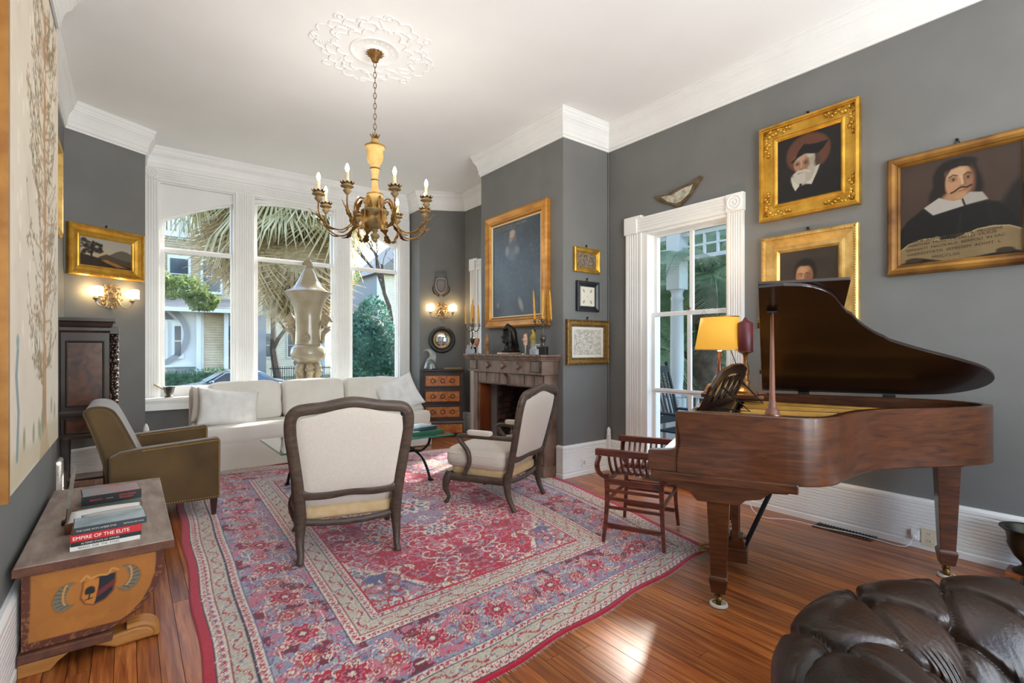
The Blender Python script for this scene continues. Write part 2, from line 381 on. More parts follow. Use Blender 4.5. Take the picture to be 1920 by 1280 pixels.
# unseen rear wall; its two window openings are added around the fill lamps
wall('wall_front', [(XN, XR, FY0 - .2, FY0, 0, .4), (XN, XR, FY0 - .2, FY0, 3.1, CEIL), (XN, .25, FY0 - .2, FY0, .4, 3.1), (1.95, 2.55, FY0 - .2, FY0, .4, 3.1), (3.85, XR, FY0 - .2, FY0, .4, 3.1)])
for n, (a, c) in enumerate(((.25, 1.95), (2.55, 3.85))):
    b = MB()
    for q in ((a - .12, a), (c, c + .12)): b.box(q[0], q[1], FY0, FY0 + .03, .3, 3.2)
    b.box(a - .12, c + .12, FY0, FY0 + .03, 3.1, 3.25).box(a - .15, c + .15, FY0, FY0 + .06, .3, .4)
    b.box(a, c, FY0 - .1, FY0 - .06, 1.7, 1.76).box((a + c) / 2 - .02, (a + c) / 2 + .02, FY0 - .1, FY0 - .06, .4, 3.1)
    struct(b.build('window_%d' % (6 + n), M_white))  # made-up frames, out of view, added to go with the fill lamps
struct(MB().prism([(XR + .2, FY0 - .2), (XR + .2, 7.0), (3.8, 7.8), (.1, 7.8), (XL - .2, 6.9), (XL - .2, FY0 - .2)], CEIL, CEIL + .1).build('ceiling', M_ceil))

# ---- crown moulding and baseboards
ROOM = [(XR, FY0), (XR, CY0), (CX, CY0), (CX, CY1), (XR, CY1), (XR, 6.85), (3.65, 7.20), (3.65, 7.56), (.14, 7.56), (.14, 7.06), (XL, 6.66), (XL, 4.62), (XN, 4.62), (XN, FY0)]
crown = [(0, -.275), (.014, -.275), (.016, -.252), (.026, -.246), (.026, -.205), (.03, -.2), (.036, -.165), (.05, -.125), (.07, -.095), (.078, -.088), (.078, -.072), (.084, -.066), (.088, -.045), (.10, -.03), (.10, -.012), (.106, -.012), (.106, 0), (0, 0)]
struct(MB().sweep(ROOM, [(a, CEIL + z) for a, z in crown]).build('trim_1', M_white, recalc=True))
bb = [(0, .335), (.016, .335), (.024, .33), (.03, .318), (.03, .298)]
z = .29
while z > .06:
    bb += [(.024, z), (.03, z - .004), (.03, z - .019)]; z -= .0235
bb += [(.024, .045), (.034, .04), (.034, 0), (0, 0)]
def base(name, path): struct(MB().sweep(path, bb).build(name, M_white, recalc=True))
base('baseboard_right', [(XR, FY0), (XR, 2.254)])
base('baseboard_chimney', [(XR, 3.55), (XR, CY0), (CX, CY0), (CX, 3.9)])
base('baseboard_chimney_rear', [(CX, 5.26), (CX, CY1), (XR, CY1), (XR, 5.36)])
base('baseboard_back', [(XR, 6.65), (XR, 6.85), (3.65, 7.20), (3.65, 7.56), (.14, 7.56), (.14, 7.06), (XL, 6.66)])
base('baseboard_left', [(XL, 6.66), (XL, 4.62), (XN, 4.62), (XN, FY0)])
# acorn-topped corner block and thin corner bead beside the chimney
b = MB().box(4.215, 4.25, 3.76, 3.795, 0, .39); b.at(4.2325, 3.7775, .39).lathe([(.0, 0), (.024, 0), (.026, .01), (.02, .02), (.024, .04), (.02, .065), (.008, .085), (0, .09)], 12)
struct(b.build('trim_2', M_white))
b = MB(); b.at(4.268, 3.813, .48).lathe([(.006, 0), (.006, 3.06)], 8); struct(b.build('trim_3', M_wall))
for nm, (lx, ly) in (('trim_15', (.148, 7.05)),):
    b = MB(); b.at(lx, ly, 0).lathe([(.02, 0), (.02, .40), (.03, .41), (.026, .45), (.01, .49), (0, .5)], 12); struct(b.build(nm, M_white))

# ---- fluted boards, rosette blocks
def fluted(b, w, h, t, n, horizontal=False):
    """fluted board from the origin: width w along x, height h along z, front at y=-t"""
    e = w * .12; prof = [(0, 0), (0, -t), (e, -t)]
    step = (w - 2 * e) / n
    for k in range(n):
        a = e + k * step; prof += [(a + step * .12, -t), (a + step * .25, -t + .008), (a + step * .75, -t + .008), (a + step * .88, -t)]
    prof += [(w, -t), (w, 0)]
    if not horizontal: b.prism(prof, 0, h, 'xy')
    else:
        T = b.T; b.T = T @ Matrix(((0, 0, 1, 0), (0, 1, 0, 0), (1, 0, 0, 0), (0, 0, 0, 1))); b.prism(prof, 0, h, 'xy'); b.T = T
def rosette(b, s, t):
    b.box(0, s, -t, 0, 0, s)
    T = b.T; b.T = T @ Matrix.Translation((s / 2, -t, s / 2)) @ Matrix.Rotation(PI / 2, 4, 'X')
    b.lathe([(.46 * s, 0), (.44 * s, .008), (.38 * s, .008), (.34 * s, .001), (.27 * s, .001), (.24 * s, .008), (.18 * s, .008), (.14 * s, .002), (.09 * s, .003), (.06 * s, .011), (0, .012)], 20); b.T = T

# ---- the bay window: three sashes under one shallow arch
S = 1.0095                                            # glass lies a little behind the pilaster faces
arch = lambda x: 1.35 + (3.345 - .178 * (x / S - 1.88) ** 2 - 1.35) * S
GY = 7.61
pil = [(.14, .281), (1.117, 1.335), (2.44, 2.648), (3.455, 3.63)]
for k, (a, c) in enumerate(pil):
    b = MB(); b.at(a, 7.56, .75); fluted(b, c - a, 2.68, .05, 4 if k in (0, 3) else 6)
    b.at().box(a, c, 7.56, 7.7, .75, 3.5)
    struct(b.build('trim_%d' % (4 + k), M_white))
b = MB(); b.at(.14, 7.56, 3.42); rosette(b, .14, .06); b.at(3.47, 7.56, 3.42); rosette(b, .14, .06)
b.at(.28, 7.56, 3.41); fluted(b, .14, 3.19, .045, 4, True); b.at().box(.14, 3.65, 7.56, 7.7, 3.40, 3.58)
struct(b.build('trim_8', M_white))
struct(MB().box(.142, 3.648, 7.36, 7.62, .715, .75).box(.142, 3.648, 7.40, 7.56, .60, .715).box(.142, 3.648, 7.385, 7.56, .69, .715).build('trim_9', M_white, bevel=.004))
def bay_window(n, x0, x1, a, c):
    """glass x0..x1 between pilasters a..c"""
    x0 *= S; x1 *= S; zr = 1.35 + (2.585 - 1.35) * S; zb = .875
    fr = MB()
    fr.box(a, x0 - .045, GY - .03, GY + .09, .75, 3.42).box(x1 + .045, c, GY - .03, GY + .09, .75, 3.42).box(a, c, GY - .03, GY + .09, 3.40, 3.5)
    fr.box(a, a + .02, 7.545, GY, .75, 3.42).box(c - .02, c, 7.545, GY, .75, 3.42).box(a, c, 7.545, GY, 3.395, 3.42)
    o = struct(fr.build('window_%d' % n, M_white, bevel=.003))
    xs = [x0 - .045 + (x1 - x0 + .09) * k / 20 for k in range(21)]
    MB().prism([(x, arch(x) + .045) for x in xs] + [(x1 + .045, 3.41), (x0 - .045, 3.41)], GY - .012, GY + .05, 'xz').build('spandrel_panel', M_white, o)
    MB().prism([(x, arch(x) + .02) for x in xs] + [(x, arch(x) + .06) for x in xs[::-1]], GY - .035, GY + .06, 'xz').build('arch_bead', M_white, o)
    us = MB().box(x0 - .045, x0, GY + .02, GY + .055, zr - .02, arch(x0) + .03).box(x1, x1 + .045, GY + .02, GY + .055, zr - .02, arch(x1) + .03).box(x0, x1, GY + .02, GY + .055, zr - .025, zr + .02)
    xs2 = [x0 + (x1 - x0) * k / 20 for k in range(21)]
    us.prism([(x, arch(x)) for x in xs2] + [(x, arch(x) + .04) for x in xs2[::-1]], GY + .02, GY + .055, 'xz')
    us.build('upper_sash', M_white, o)
    ls = MB().box(x0 - .045, x0, GY - .02, GY + .02, .75, zr).box(x1, x1 + .045, GY - .02, GY + .02, .75, zr).box(x0, x1, GY - .02, GY + .02, zr - .045, zr).box(x0, x1, GY - .02, GY + .02, .75, zb)
    ls.build('lower_sash', M_white, o, bevel=.003)
    MB().prism([(x, arch(x) + .01) for x in xs2] + [(x1, zr), (x0, zr)], GY + .035, GY + .039, 'xz').build('pane', M_glass, o)
    MB().box(x0, x1, GY - .002, GY + .002, zb - .01, zr - .03).build('pane', M_glass, o)
bay_window(1, .345, 1.062, .281, 1.117); bay_window(2, 1.387, 2.372, 1.335, 2.44); bay_window(3, 2.69, 3.392, 2.648, 3.455)

# ---- the tall side windows
M_brass = mat('aged_brass', '#8a6a35', '#5d4524', rough=.35, metal=.9, scale=20)
def side_window(n, Wn, tn):
    y0, y1, z0, z1 = Wn
    b = MB()
    for (ya, yb) in ((y1, y1 + .2), (y0 - .142, y0)):          # casings seen from inside run towards -y
        b.T = Matrix.Translation((XR, yb, .0)) @ Matrix.Rotation(-PI / 2, 4, 'Z'); fluted(b, yb - ya, z1, .035, 5)
    b.at().box(XR - .03, XR, y0 - .0, y1 + .2, z1, z1 + .16)
    b.T = Matrix.Translation((XR, y1 + .06, z1 + .005)) @ Matrix.Rotation(-PI / 2, 4, 'Z'); fluted(b, .15, y1 - y0 + .06, .04, 4, True)
    b.at().box(XR - .05, XR, y1 + .05, y1 + .21, z1, z1 + .17).box(XR - .05, XR, y1 - .01, y1 + .21, z1 + .155, z1 + .18)
    b.T = Matrix.Translation((XR, y0 + .005, z1)) @ Matrix.Rotation(-PI / 2, 4, 'Z'); rosette(b, .155, .05); b.at()
    struct(b.build('trim_%d' % tn, M_white))
    fr = MB().box(XR - .02, XR + .2, y0, y0 + .02, z0, z1).box(XR - .02, XR + .2, y1 - .07, y1, z0, z1).box(XR - .02, XR + .2, y0, y1, z1 - .03, z1).box(XR - .06, XR + .22, y0, y1, z0, z0 + .05)
    o = struct(fr.build('window_%d' % n, M_white, bevel=.003))
    ym = (y0 + y1 - .055) / 2; rows = [(z0 + .05, .915, .09), (.915, 1.70, .075), (1.70, z1 - .03, .115)]
    for k, (za, zb, dx) in enumerate(rows):
        X0 = XR + dx; w = .014
        s_ = MB().box(X0 - w, X0 + w, y0 + .02, y0 + .04, za, zb).box(X0 - w, X0 + w, y1 - .105, y1 - .07, za, zb).box(X0 - w, X0 + w, ym - .02, ym + .02, za, zb)
        s_.box(X0 - w, X0 + w, y0 + .02, y1 - .07, zb - .022, zb + (.02 if k == 1 else .0)).box(X0 - w, X0 + w, y0 + .02, y1 - .07, za, za + .025)
        s_.build('sash', M_white, o, bevel=.002)
        for (ya, yb) in ((y0 + .04, ym - .02), (ym + .02, y1 - .105)): MB().box(X0 - .002, X0 + .002, ya, yb, za + .01, zb - .01).build('pane', M_glass, o)
    lk = MB(); lk.at(XR + .055, ym, 1.725).lathe([(.018, 0), (.018, .006), (.008, .01), (.006, .02), (0, .022)], 12); lk.at().box(XR + .035, XR + .06, ym - .03, ym, 1.738, 1.745); lk.build('sash_lock', M_brass, o)
side_window(4, W2, 10); side_window(5, W3, 11)

# ---- ceiling medallion
def medallion():
    cx, cy = 1.626, 4.016; b = MB(); b.at(cx, cy, CEIL, rx=PI, sc=(1, 1, .7))
    b.lathe([(0, 0.0), (.0, .012), (.09, .012), (.1, .004), (.105, .004), (.185, .003), (.19, .01), (.2, .01), (.205, 0)], 48)
    for k in range(16):
        a = 2 * PI * k / 16; b.ell((.145 * math.cos(a), .145 * math.sin(a), .004), (.009, .009, .006), 8, 5)
    def loop(r0, amp, n, ph, rr, z=.006, sq=.0):
        pts = []
        for k in range(160):
            a = 2 * PI * k / 160; r = r0 + amp * abs(math.sin(n * a / 2 + ph)) ** .8 + sq * math.cos(4 * a); pts.append((r * math.cos(a), r * math.sin(a), z))
        b.tube(pts, rr, 6, True)
    loop(.27, .055, 16, 0, .0075, .005, .03); loop(.415, .05, 24, .4, .0065, .004, .04)
    for k in range(8):
        a = 2 * PI * k / 8 + .12
        d = Vector((math.cos(a), math.sin(a), 0)); t = Vector((-d.y, d.x, 0))
        for q in range(7):
            p = d * (.31 + .018 * q) + t * (.012 * q); b.ell((p.x, p.y, .004), (.011, .011, .007), 8, 5)
        sp = []
        for q in range(22):
            an = q * .38; rr = .012 + .004 * q * .6; p = d * .475 + t * .02 + (d * math.cos(an) + t * math.sin(an)) * rr * .7; sp.append((p.x, p.y, .004))
        b.tube(sp, .006, 5)
        for sgn in (-1, 1):
            leaf = [d * .33 + t * sgn * .06, d * .37 + t * sgn * .10, d * .36 + t * sgn * .15, d * .41 + t * sgn * .17]
            b.tube(bez([(p.x, p.y, .004) for p in leaf], 5), [.012 - .0006 * j for j in range(16)], 5)
    o = b.build('trim_12', M_ceil); struct(o, 'white plaster ceiling medallion with scrollwork above the chandelier', 'medallion')
medallion()

# ---- floor grille by the right-hand baseboard
M_grille = mat('bronze_grille', '#5a4637', '#3b2c22', rough=.45, metal=.6, scale=15)
g = thing('floor_vent', 'bronze slotted floor vent beside the baseboard under the piano', 'vent', (4.19, 1.455, 0))
b = MB().box(-.075, .075, -.19, -.175, 0, .006).box(-.075, .075, .175, .19, 0, .006).box(-.075, -.058, -.19, .19, 0, .006).box(.058, .075, -.19, .19, 0, .006); b.build('frame', M_grille, g)
MB().box(-.06, .06, -.176, .176, .0005, .001).build('duct_opening', M_dark, g)
for k in range(17): MB().box(-.058, .058, -.003, .003, .001, .005).build('slat', M_grille, g, loc=(0, -.165 + k * .0206, 0))
# ================================================================== the rug
def make_rug():
    NL, NR, FR, FL = (.21, 1.575), (3.09, 1.87), (3.53, 5.85), (.36, 6.40)
    A, B = 3.05, 4.40; nx, ny = 470, 680
    P = Paint(A, B, nx, ny, '#8c86a2'); X = P.X * A; Y = P.Y * B
    hx, hy = A / 2, B / 2; mx = np.minimum(X, A - X); my = np.minimum(Y, B - Y)          # mirrored in both axes
    col = {k: np.array(lin(v)) for k, v in dict(red='#b40c30', deep='#8c1230', pink='#c07082', ivory='#d8cdbd', blue='#56618a', lav='#8f8aa2', grey='#99a0a8', dark='#362a44', green='#bdb6a6', rust='#a4503c', wine='#6e1a33').items()}
    C = np.empty((ny, nx, 3)); rng = np.random.default_rng(11)
    def put(m, c): C[m] = col[c] if isinstance(c, str) else c
    # ---- field, drawn in one quarter and mirrored
    q = np.empty((ny, nx, 3)); q[:] = col['lav']
    n1 = P.noise(20, 5); q[n1 > .56] = col['grey']; q[n1 < .42] = col['blue']
    cx, cy = hx, hy
    dx, dy = (hx - mx), (hy - my)                                                         # distance from the rug's centre lines
    ang = np.arctan2(dy / 1.50, dx / .92); rad = np.hypot(dx / .92, dy / 1.50)
    lob = 1 + .07 * np.abs(np.sin(ang * 7)) + .05 * np.cos(ang * 4); med = rad < .93 * lob; edge = (rad >= .93 * lob) & (rad < .93 * lob + .035)
    nn = P.noise(9, 8)
    q[med] = col['red']; q[med & (nn > .60)] = col['deep']; inner = rad < .30 * lob; q[inner] = col['lav']; q[(rad >= .30 * lob) & (rad < .33 * lob)] = col['ivory']
    q[edge] = col['ivory']; q[(rad >= .93 * lob + .035) & (rad < .93 * lob + .05)] = col['blue']
    Xq, Yq = mx, my
    def stamp(x0, y0, r, fn):
        i0, i1 = max(0, int((x0 - r) / A * (nx - 1))), min(nx, int((x0 + r) / A * (nx - 1)) + 2); j0, j1 = max(0, int((y0 - r) / B * (ny - 1))), min(ny, int((y0 + r) / B * (ny - 1)) + 2)
        if i1 <= i0 or j1 <= j0: return
        sx, sy = X[j0:j1, i0:i1] - x0, Y[j0:j1, i0:i1] - y0; fn(q[j0:j1, i0:i1], sx, sy)
    def flower(c0, c1, c2, r, pet):
        def fn(a, sx, sy):
            R = np.hypot(sx, sy); t = np.arctan2(sy, sx); rr = r * (.78 + .22 * np.cos(t * pet)); a[R < rr] = col[c0]; a[R < rr * .72] = col[c1]; a[R < r * .3] = col[c2]
        return fn
    def curl(c0, r, turn, ph, w):
        th = np.linspace(0, turn, 60); rr = r * (1 - th / (turn * 1.15)); px, py = rr * np.cos(th + ph), rr * np.sin(th + ph)
        def fn(a, sx, sy):
            d = np.full(sx.shape, 9.)
            for k in range(0, 60): d = np.minimum(d, np.hypot(sx - px[k], sy - py[k]))
            a[d < w] = col[c0]
        return fn
    for k in range(420):
        x0, y0 = rng.uniform(.5, hx), rng.uniform(.5, hy); inm = med[min(ny - 1, int(y0 / B * ny)), min(nx - 1, int(x0 / A * nx))]
        stamp(x0, y0, .14, curl(rng.choice(['ivory', 'pink', 'deep', 'pink']) if inm else rng.choice(['pink', 'ivory', 'red', 'rust', 'ivory']), rng.uniform(.05, .12), rng.choice([-1, 1]) * rng.uniform(3, 6), rng.uniform(0, 6.3), rng.uniform(.0045, .0075)))
    for k in range(380):
        x0, y0 = rng.uniform(.5, hx), rng.uniform(.5, hy); inm = med[min(ny - 1, int(y0 / B * ny)), min(nx - 1, int(x0 / A * nx))]
        r = rng.uniform(.010, .026); c = rng.choice(['ivory', 'lav', 'pink', 'grey']) if inm else rng.choice(['ivory', 'red', 'pink', 'deep', 'blue'])
        stamp(x0, y0, .06, flower(c, rng.choice(['blue', 'pink', 'lav', 'rust']) if inm else rng.choice(['ivory', 'red', 'pink']), rng.choice(['red', 'ivory', 'dark']), r, rng.integers(5, 9)))
    # central rosette, pendants
    for (x0, y0, r) in ((hx, hy, .20), (hx, hy - .62, .12), (hx - .42, hy, .11), (hx - .33, hy - .42, .10)):
        stamp(x0, y0, .3, flower('ivory', 'blue', 'lav', r, 8)); stamp(x0, y0, .3, flower('ivory', 'red', 'ivory', r * .5, 6))
    ii = np.minimum(np.arange(nx), nx - 1 - np.arange(nx)); jj = np.minimum(np.arange(ny), ny - 1 - np.arange(ny)); C[:] = q[np.ix_(jj, ii)]
    # ---- borders: d = distance in from the edge, s = run along it (measured from the middle so corners mirror)
    ex = mx - .03; d = np.minimum(ex, my); vert = ex < my; s_ = np.where(vert, hy - my, hx - mx)
    def band(d0, d1, c): put((d >= d0) & (d < d1), c)
    def motif(d0, d1, per, kinds, shift=0):
        """row of rosettes joined by a wavy vine inside a band"""
        t = (d - d0) / (d1 - d0); ins = (t > 0) & (t < 1); w = d1 - d0
        ph = (s_ + shift) / per; k = np.floor(ph); u = (ph - k - .5) * per; v = (t - .5) * w
        vine = np.abs(v - .28 * w * np.sin(2 * PI * ph)) < .035 * w + .0022; put(ins & vine, kinds[3])
        for off, sc, cs in ((0, 1., kinds[0:3]), (.5, .62, (kinds[2], kinds[0], kinds[3]))):
            u2 = (((ph + off) - np.floor(ph + off)) - .5) * per; vv = v - (.1 * w if off else -.06 * w); R = np.hypot(u2, vv); th = np.arctan2(vv, u2); r = .34 * w * sc * (.8 + .2 * np.cos(th * 7))
            put(ins & (R < r), cs[0]); put(ins & (R < r * .68), cs[1]); put(ins & (R < r * .3), cs[2])
    band(.0, .02, 'red'); band(.02, .026, 'dark'); band(.026, .075, 'ivory'); motif(.026, .075, .052, ('red', 'ivory', 'blue', 'pink'))
    band(.075, .082, 'deep'); band(.082, .165, 'green'); motif(.082, .165, .17, ('ivory', 'grey', 'rust', 'red')); band(.165, .172, 'dark')
    band(.172, .212, 'ivory'); motif(.172, .212, .05, ('red', 'pink', 'deep', 'pink')); band(.212, .22, 'blue')
    # main border
    mb = (d >= .22) & (d < .56); nb = P.noise(60, 21, 3); base_ = np.where((nb > .47)[..., None], col['lav'], col['blue']); C[mb] = base_[mb]; C[mb & (nb < .43)] = col['grey'][None]; C[mb & (P.noise(34, 55, 3) > .60)] = col['wine'][None]; C[mb & (P.noise(46, 56, 2) > .66)] = col['pink'][None]
    def palmette(d0, d1, per, shift, tc, rr, cs, pet=9, line=.0055):
        ph = (s_ + shift) / per; u = (ph - np.floor(ph) - .5) * per; v = d - (d0 + (d1 - d0) * tc); R = np.hypot(u, v * 1.05); th = np.arctan2(v, u); r = rr * (.86 + .14 * np.cos(th * pet)); ins = (d > d0) & (d < d1)
        put(ins & (R < r + line), cs[0]); put(ins & (R < r), cs[1]); put(ins & (R < r * .66), cs[2]); put(ins & (R < r * .52), cs[3]); put(ins & (R < r * .22), cs[0])
    def vine(d0, d1, per, shift, amp, wd, c, n=1, mid=.5):
        v = d - (d0 + (d1 - d0) * mid); ph = 2 * PI * (s_ + shift) / per; put((d > d0) & (d < d1) & (np.abs(v - amp * np.sin(ph) - .02 * np.sin(3 * ph)) < wd), c)
    for k in range(7): vine(.22, .56, .40 - .03 * k, .06 * k, .14 - .012 * k, .0042, ('ivory', 'pink', 'red', 'ivory', 'rust', 'pink', 'ivory')[k], mid=.5 + .05 * math.sin(k * 2.1))
    for (per, sh, tc, rr, cs) in ((.40, 0, .5, .085, ('ivory', 'red', 'pink', 'deep')), (.40, .2, .42, .06, ('pink', 'rust', 'ivory', 'red')), (.20, .1, .80, .03, ('ivory', 'red', 'ivory', 'blue')), (.20, .05, .2, .03, ('ivory', 'pink', 'red', 'ivory')), (.133, .03, .66, .020, ('ivory', 'deep', 'pink', 'ivory')), (.133, .09, .34, .020, ('red', 'ivory', 'blue', 'red')), (.10, .02, .90, .013, ('pink', 'blue', 'ivory', 'red')), (.10, .07, .09, .013, ('pink', 'red', 'ivory', 'blue'))): palmette(.22, .56, per, sh, tc, rr, cs)
    band(.56, .568, 'dark'); band(.568, .61, 'ivory'); motif(.568, .61, .05, ('red', 'pink', 'deep', 'pink')); band(.61, .617, 'deep')
    band(.617, .70, 'green'); motif(.617, .70, .17, ('ivory', 'grey', 'rust', 'red')); band(.70, .707, 'dark'); band(.707, .745, 'ivory'); motif(.707, .745, .05, ('red', 'pink', 'blue', 'pink')); band(.745, .76, 'red')
    put(mx < .032, 'red')
    # stray knots of colour everywhere
    sp = np.random.default_rng(77).random((ny, nx)); key = np.random.default_rng(78).integers(0, 5, (ny, nx))
    for k, c in enumerate(('red', 'ivory', 'pink', 'blue', 'deep')): put((sp < .07) & (key == k) & (d > .02), c)
    # yarn mottling and age
    g = np.random.default_rng(2).random((ny, nx, 1)); C *= .80 + .4 * g; w = P.noise(5, 31)[..., None]; C = C * (.8 + .4 * w); C = C * .96 + np.array(lin('#b7a9a6')) * .04
    P.c = np.clip(C, 0, 1)
    def shape(U, V):
        U2 = U; x = (NL[0] * (1 - U2) + NR[0] * U2) * (1 - V) + (FL[0] * (1 - U2) + FR[0] * U2) * V
        y = (NL[1] * (1 - U2) + NR[1] * U2) * (1 - V) + (FL[1] * (1 - U2) + FR[1] * U2) * V
        x = x + .22 * np.sin(PI * np.clip(V, 0, 1)) * U2 ** 1.5 + .012 * np.sin(V * 23) * np.where(U2 < .02, 1, 0) * 0 + .008 * np.sin(V * 31 + 1) * (np.abs(U2 - .5) * 2) ** 6
        y = y + .010 * np.sin(U * 29) * (np.abs(V - .5) * 2) ** 8
        z = .011 + .0015 * np.sin(U * 13) * np.sin(V * 17)
        edge_ = (U <= 0) | (U >= 1) | (V <= 0) | (V >= 1)
        return np.stack([x, y, np.where(edge_, .0015, z)], -1)
    o = P.build('oriental_rug', attr_mat('rug_wool', rough=.95, spec=.1, bump=.5, bscale=260, sheen=.25), None, shape)
    tag(o, 'red, blue and ivory oriental rug with central medallion under the chairs', 'rug')
    # knotted fringe along the near edge
    b = MB()
    for k in range(420):
        u = (k + random.random() * .6) / 420; x = NL[0] * (1 - u) + NR[0] * u; y = NL[1] * (1 - u) + NR[1] * u + .010 * math.sin(u * 29)
        a = random.uniform(-.35, .35); l = random.uniform(.012, .026); b.add([(x - .002, y, .004), (x + .002, y, .004), (x + l * math.sin(a), y - l, .002)], [(0, 1, 2)])
    f = b.build('fringe', mat('fringe_cotton', '#cfc4b2', '#a89a88', rough=.9, scale=40), o); f['kind'] = 'stuff'
make_rug()
# ================================================================== grand piano, bench
def wood(name, c1, c2, rough=.3, coat=.4, stretch=(1, 9, 1), scale=3., **k): return mat(name, c1, c2, rough=rough, coat=coat, stretch=stretch, scale=scale, detail=6, distort=.8, **k)
M_mahog = wood('piano_mahogany', '#36190a', '#5f3316', rough=.3, coat=.5, stretch=(2, 2, 16), lo=.3, hi=.75)
M_mahog2 = wood('piano_lid_mahogany', '#120705', '#26110a', rough=.3, coat=.35, stretch=(14, 1.5, 2), lo=.3, hi=.75)
M_gold_plate = mat('gilt_iron_plate', '#a8762c', '#c18f3e', rough=.4, metal=.55, scale=8)
M_black = mat('ebony_black', '#0d0b0a', rough=.35, coat=.3)
M_ivory = mat('ivory_keys', '#e9e3d2', rough=.3)
M_blackmetal = mat('black_iron', '#1a1b1c', '#26282a', rough=.5, metal=.6, scale=30)
UX = Vector((.903, .43)); PRZ = math.atan2(.43, .903)
def make_piano():
    p = thing('grand_piano', 'mahogany grand piano with raised lid against the grey wall', 'piano', (2.286, 1.574, 0), PRZ)
    W = 1.45; V = [(0, 0), (0, .25), (0, .5), (.025, .62), (.11, .715), (.27, .785), (.445, .87), (.6, .99), (.75, 1.18), (.87, 1.36), (1.0, 1.52), (1.15, 1.60), (1.3, 1.57), (1.41, 1.44), (1.45, 1.25), (1.45, .8), (1.45, 0)]
    c = bez([(a, b_, 0) for a, b_ in V[2:15]], 6); out = [(0, 0)] + [(x, -y) for x, y, _ in c] + [(W, 0)]
    # rim as a band: outer outline and inner outline offset inwards
    def inset(pts, d):
        r = []
        for i, p_ in enumerate(pts):
            a = Vector(pts[max(0, i - 1)]); c_ = Vector(pts[min(len(pts) - 1, i + 1)]); t = (c_ - a).normalized(); n = Vector((-t.y, t.x)); q = Vector(p_) + n * d; r.append((q.x, q.y))
        return r
    inn = inset(out, .045); band = out + inn[::-1]; z0, z1 = .69, 1.02
    MB().prism(band, z0, z1, 'xy', smooth=True).build('rim', M_mahog, p, bevel=.006)
    p_in = inset(out, .05)
    MB().prism(p_in, .70, .73).build('soundboard', mat('spruce', '#8a6032', '#a47a45', rough=.5, stretch=(1, 12, 1), scale=4), p)
    plate = [(x, y) for x, y in inset(out, .075) if y < -.30]; x_l, x_r = plate[0][0], plate[-1][0]
    MB().prism([(x_l, -.24)] + plate + [(x_r, -.24)], .90, .915).build('iron_plate', M_gold_plate, p)
    for k, (xa, xb, yb) in enumerate(((.22, .30, .70), (.50, .62, .84), (.80, .94, 1.26), (1.12, 1.2, 1.45), (1.36, 1.37, 1.3))):
        MB().add([(xa - .018, -.27, .915), (xa + .018, -.27, .915), (xb + .014, -yb, .915), (xb - .014, -yb, .915), (xa - .012, -.27, .965), (xa + .012, -.27, .965), (xb + .01, -yb, .95), (xb - .01, -yb, .95)],
                 [(3, 2, 1, 0), (4, 5, 6, 7), (0, 1, 5, 4), (1, 2, 6, 5), (2, 3, 7, 6), (3, 0, 4, 7)]).build('plate_strut', M_gold_plate, p, bevel=.004)
    st = MB()
    for k in range(60):
        t = k / 59; xa = .1 + 1.25 * t; yb = .66 + .82 * min(1, max(0, t * 1.25)) ** 1.3
        st.tube([(xa, -.30, .935), (min(1.36, xa + .06), -yb, .93)], .0012, 4)
    st.build('strings', mat('steel_strings', '#9a9084', rough=.3, metal=.9), p)['kind'] = 'stuff'
    # stretcher, arms (cheeks), key bed and front
    ch = [(.0, z1), (0, .98), (-.008, .94), (.0, .90), (.02, .86), (.024, .835), (.014, .815), (-.02, .80), (-.14, .795), (-.145, .79), (-.145, .695), (.0, .69)]
    ch = [(.0, z1), (.006, .985), (.0, .965), (.0, .93), (-.004, .905), (-.018, .885), (-.022, .86), (-.014, .84), (.005, .825), (.03, .815), (.14, .805), (.146, .80), (.146, .70), (.0, .70)]
    for x0 in (0, W - .06): MB().prism([(y if z < .82 or y > 0 else y, z) for y, z in ch], x0, x0 + .06, 'yz').build('cheek', M_mahog, p, bevel=.004)
    MB().box(.05, W - .05, -.02, .146, .70, .735).build('key_slip', M_mahog, p, bevel=.004)
    kb = MB()
    for k in range(52): kb.box(.085 + k * .0246, .085 + k * .0246 + .0236, -.03, .115, .735, .762)
    kb.build('white_keys', M_ivory, p)
    bk = MB()
    for k in range(52):
        if k % 7 in (0, 2, 3, 5, 6) and k < 51: bk.box(.085 + k * .0246 + .0175, .085 + k * .0246 + .031, -.03, .06, .762, .774)
    bk.build('black_keys', M_black, p)
    MB().box(.06, W - .06, -.05, -.035, .74, .93).build('fallboard', M_mahog2, p, bevel=.004)
    MB().box(.06, W - .06, -.10, -.035, .93, 1.0).build('name_rail', M_mahog, p, bevel=.004)
    MB().box(.05, W - .05, -.30, -.10, .86, .90).build('pin_block', M_gold_plate, p)
    pin = MB()
    for k in range(70):
        for r in range(2):
            pin.at(.11 + k * .0178, -.17 - .05 * r, .90).lathe([(.0035, 0), (.0035, .035), (0, .036)], 6)
    pin.build('tuning_pins', M_blackmetal, p)['kind'] = 'stuff'
    # key bed bottom moulding and bracketed underside
    MB().box(-.012, W + .012, -.56, .13, .655, .70).build('key_bed', M_mahog, p, bevel=.006)
    br = [(.11, .655), (-.52, .655), (-.52, .64), (-.44, .635), (-.40, .60), (-.33, .585), (-.30, .555), (-.10, .555), (-.06, .60), (.02, .625), (.11, .64)]
    for x0 in (.03, W - .17): MB().prism(br, x0, x0 + .14, 'yz').build('leg_bracket', M_mahog, p, bevel=.004)
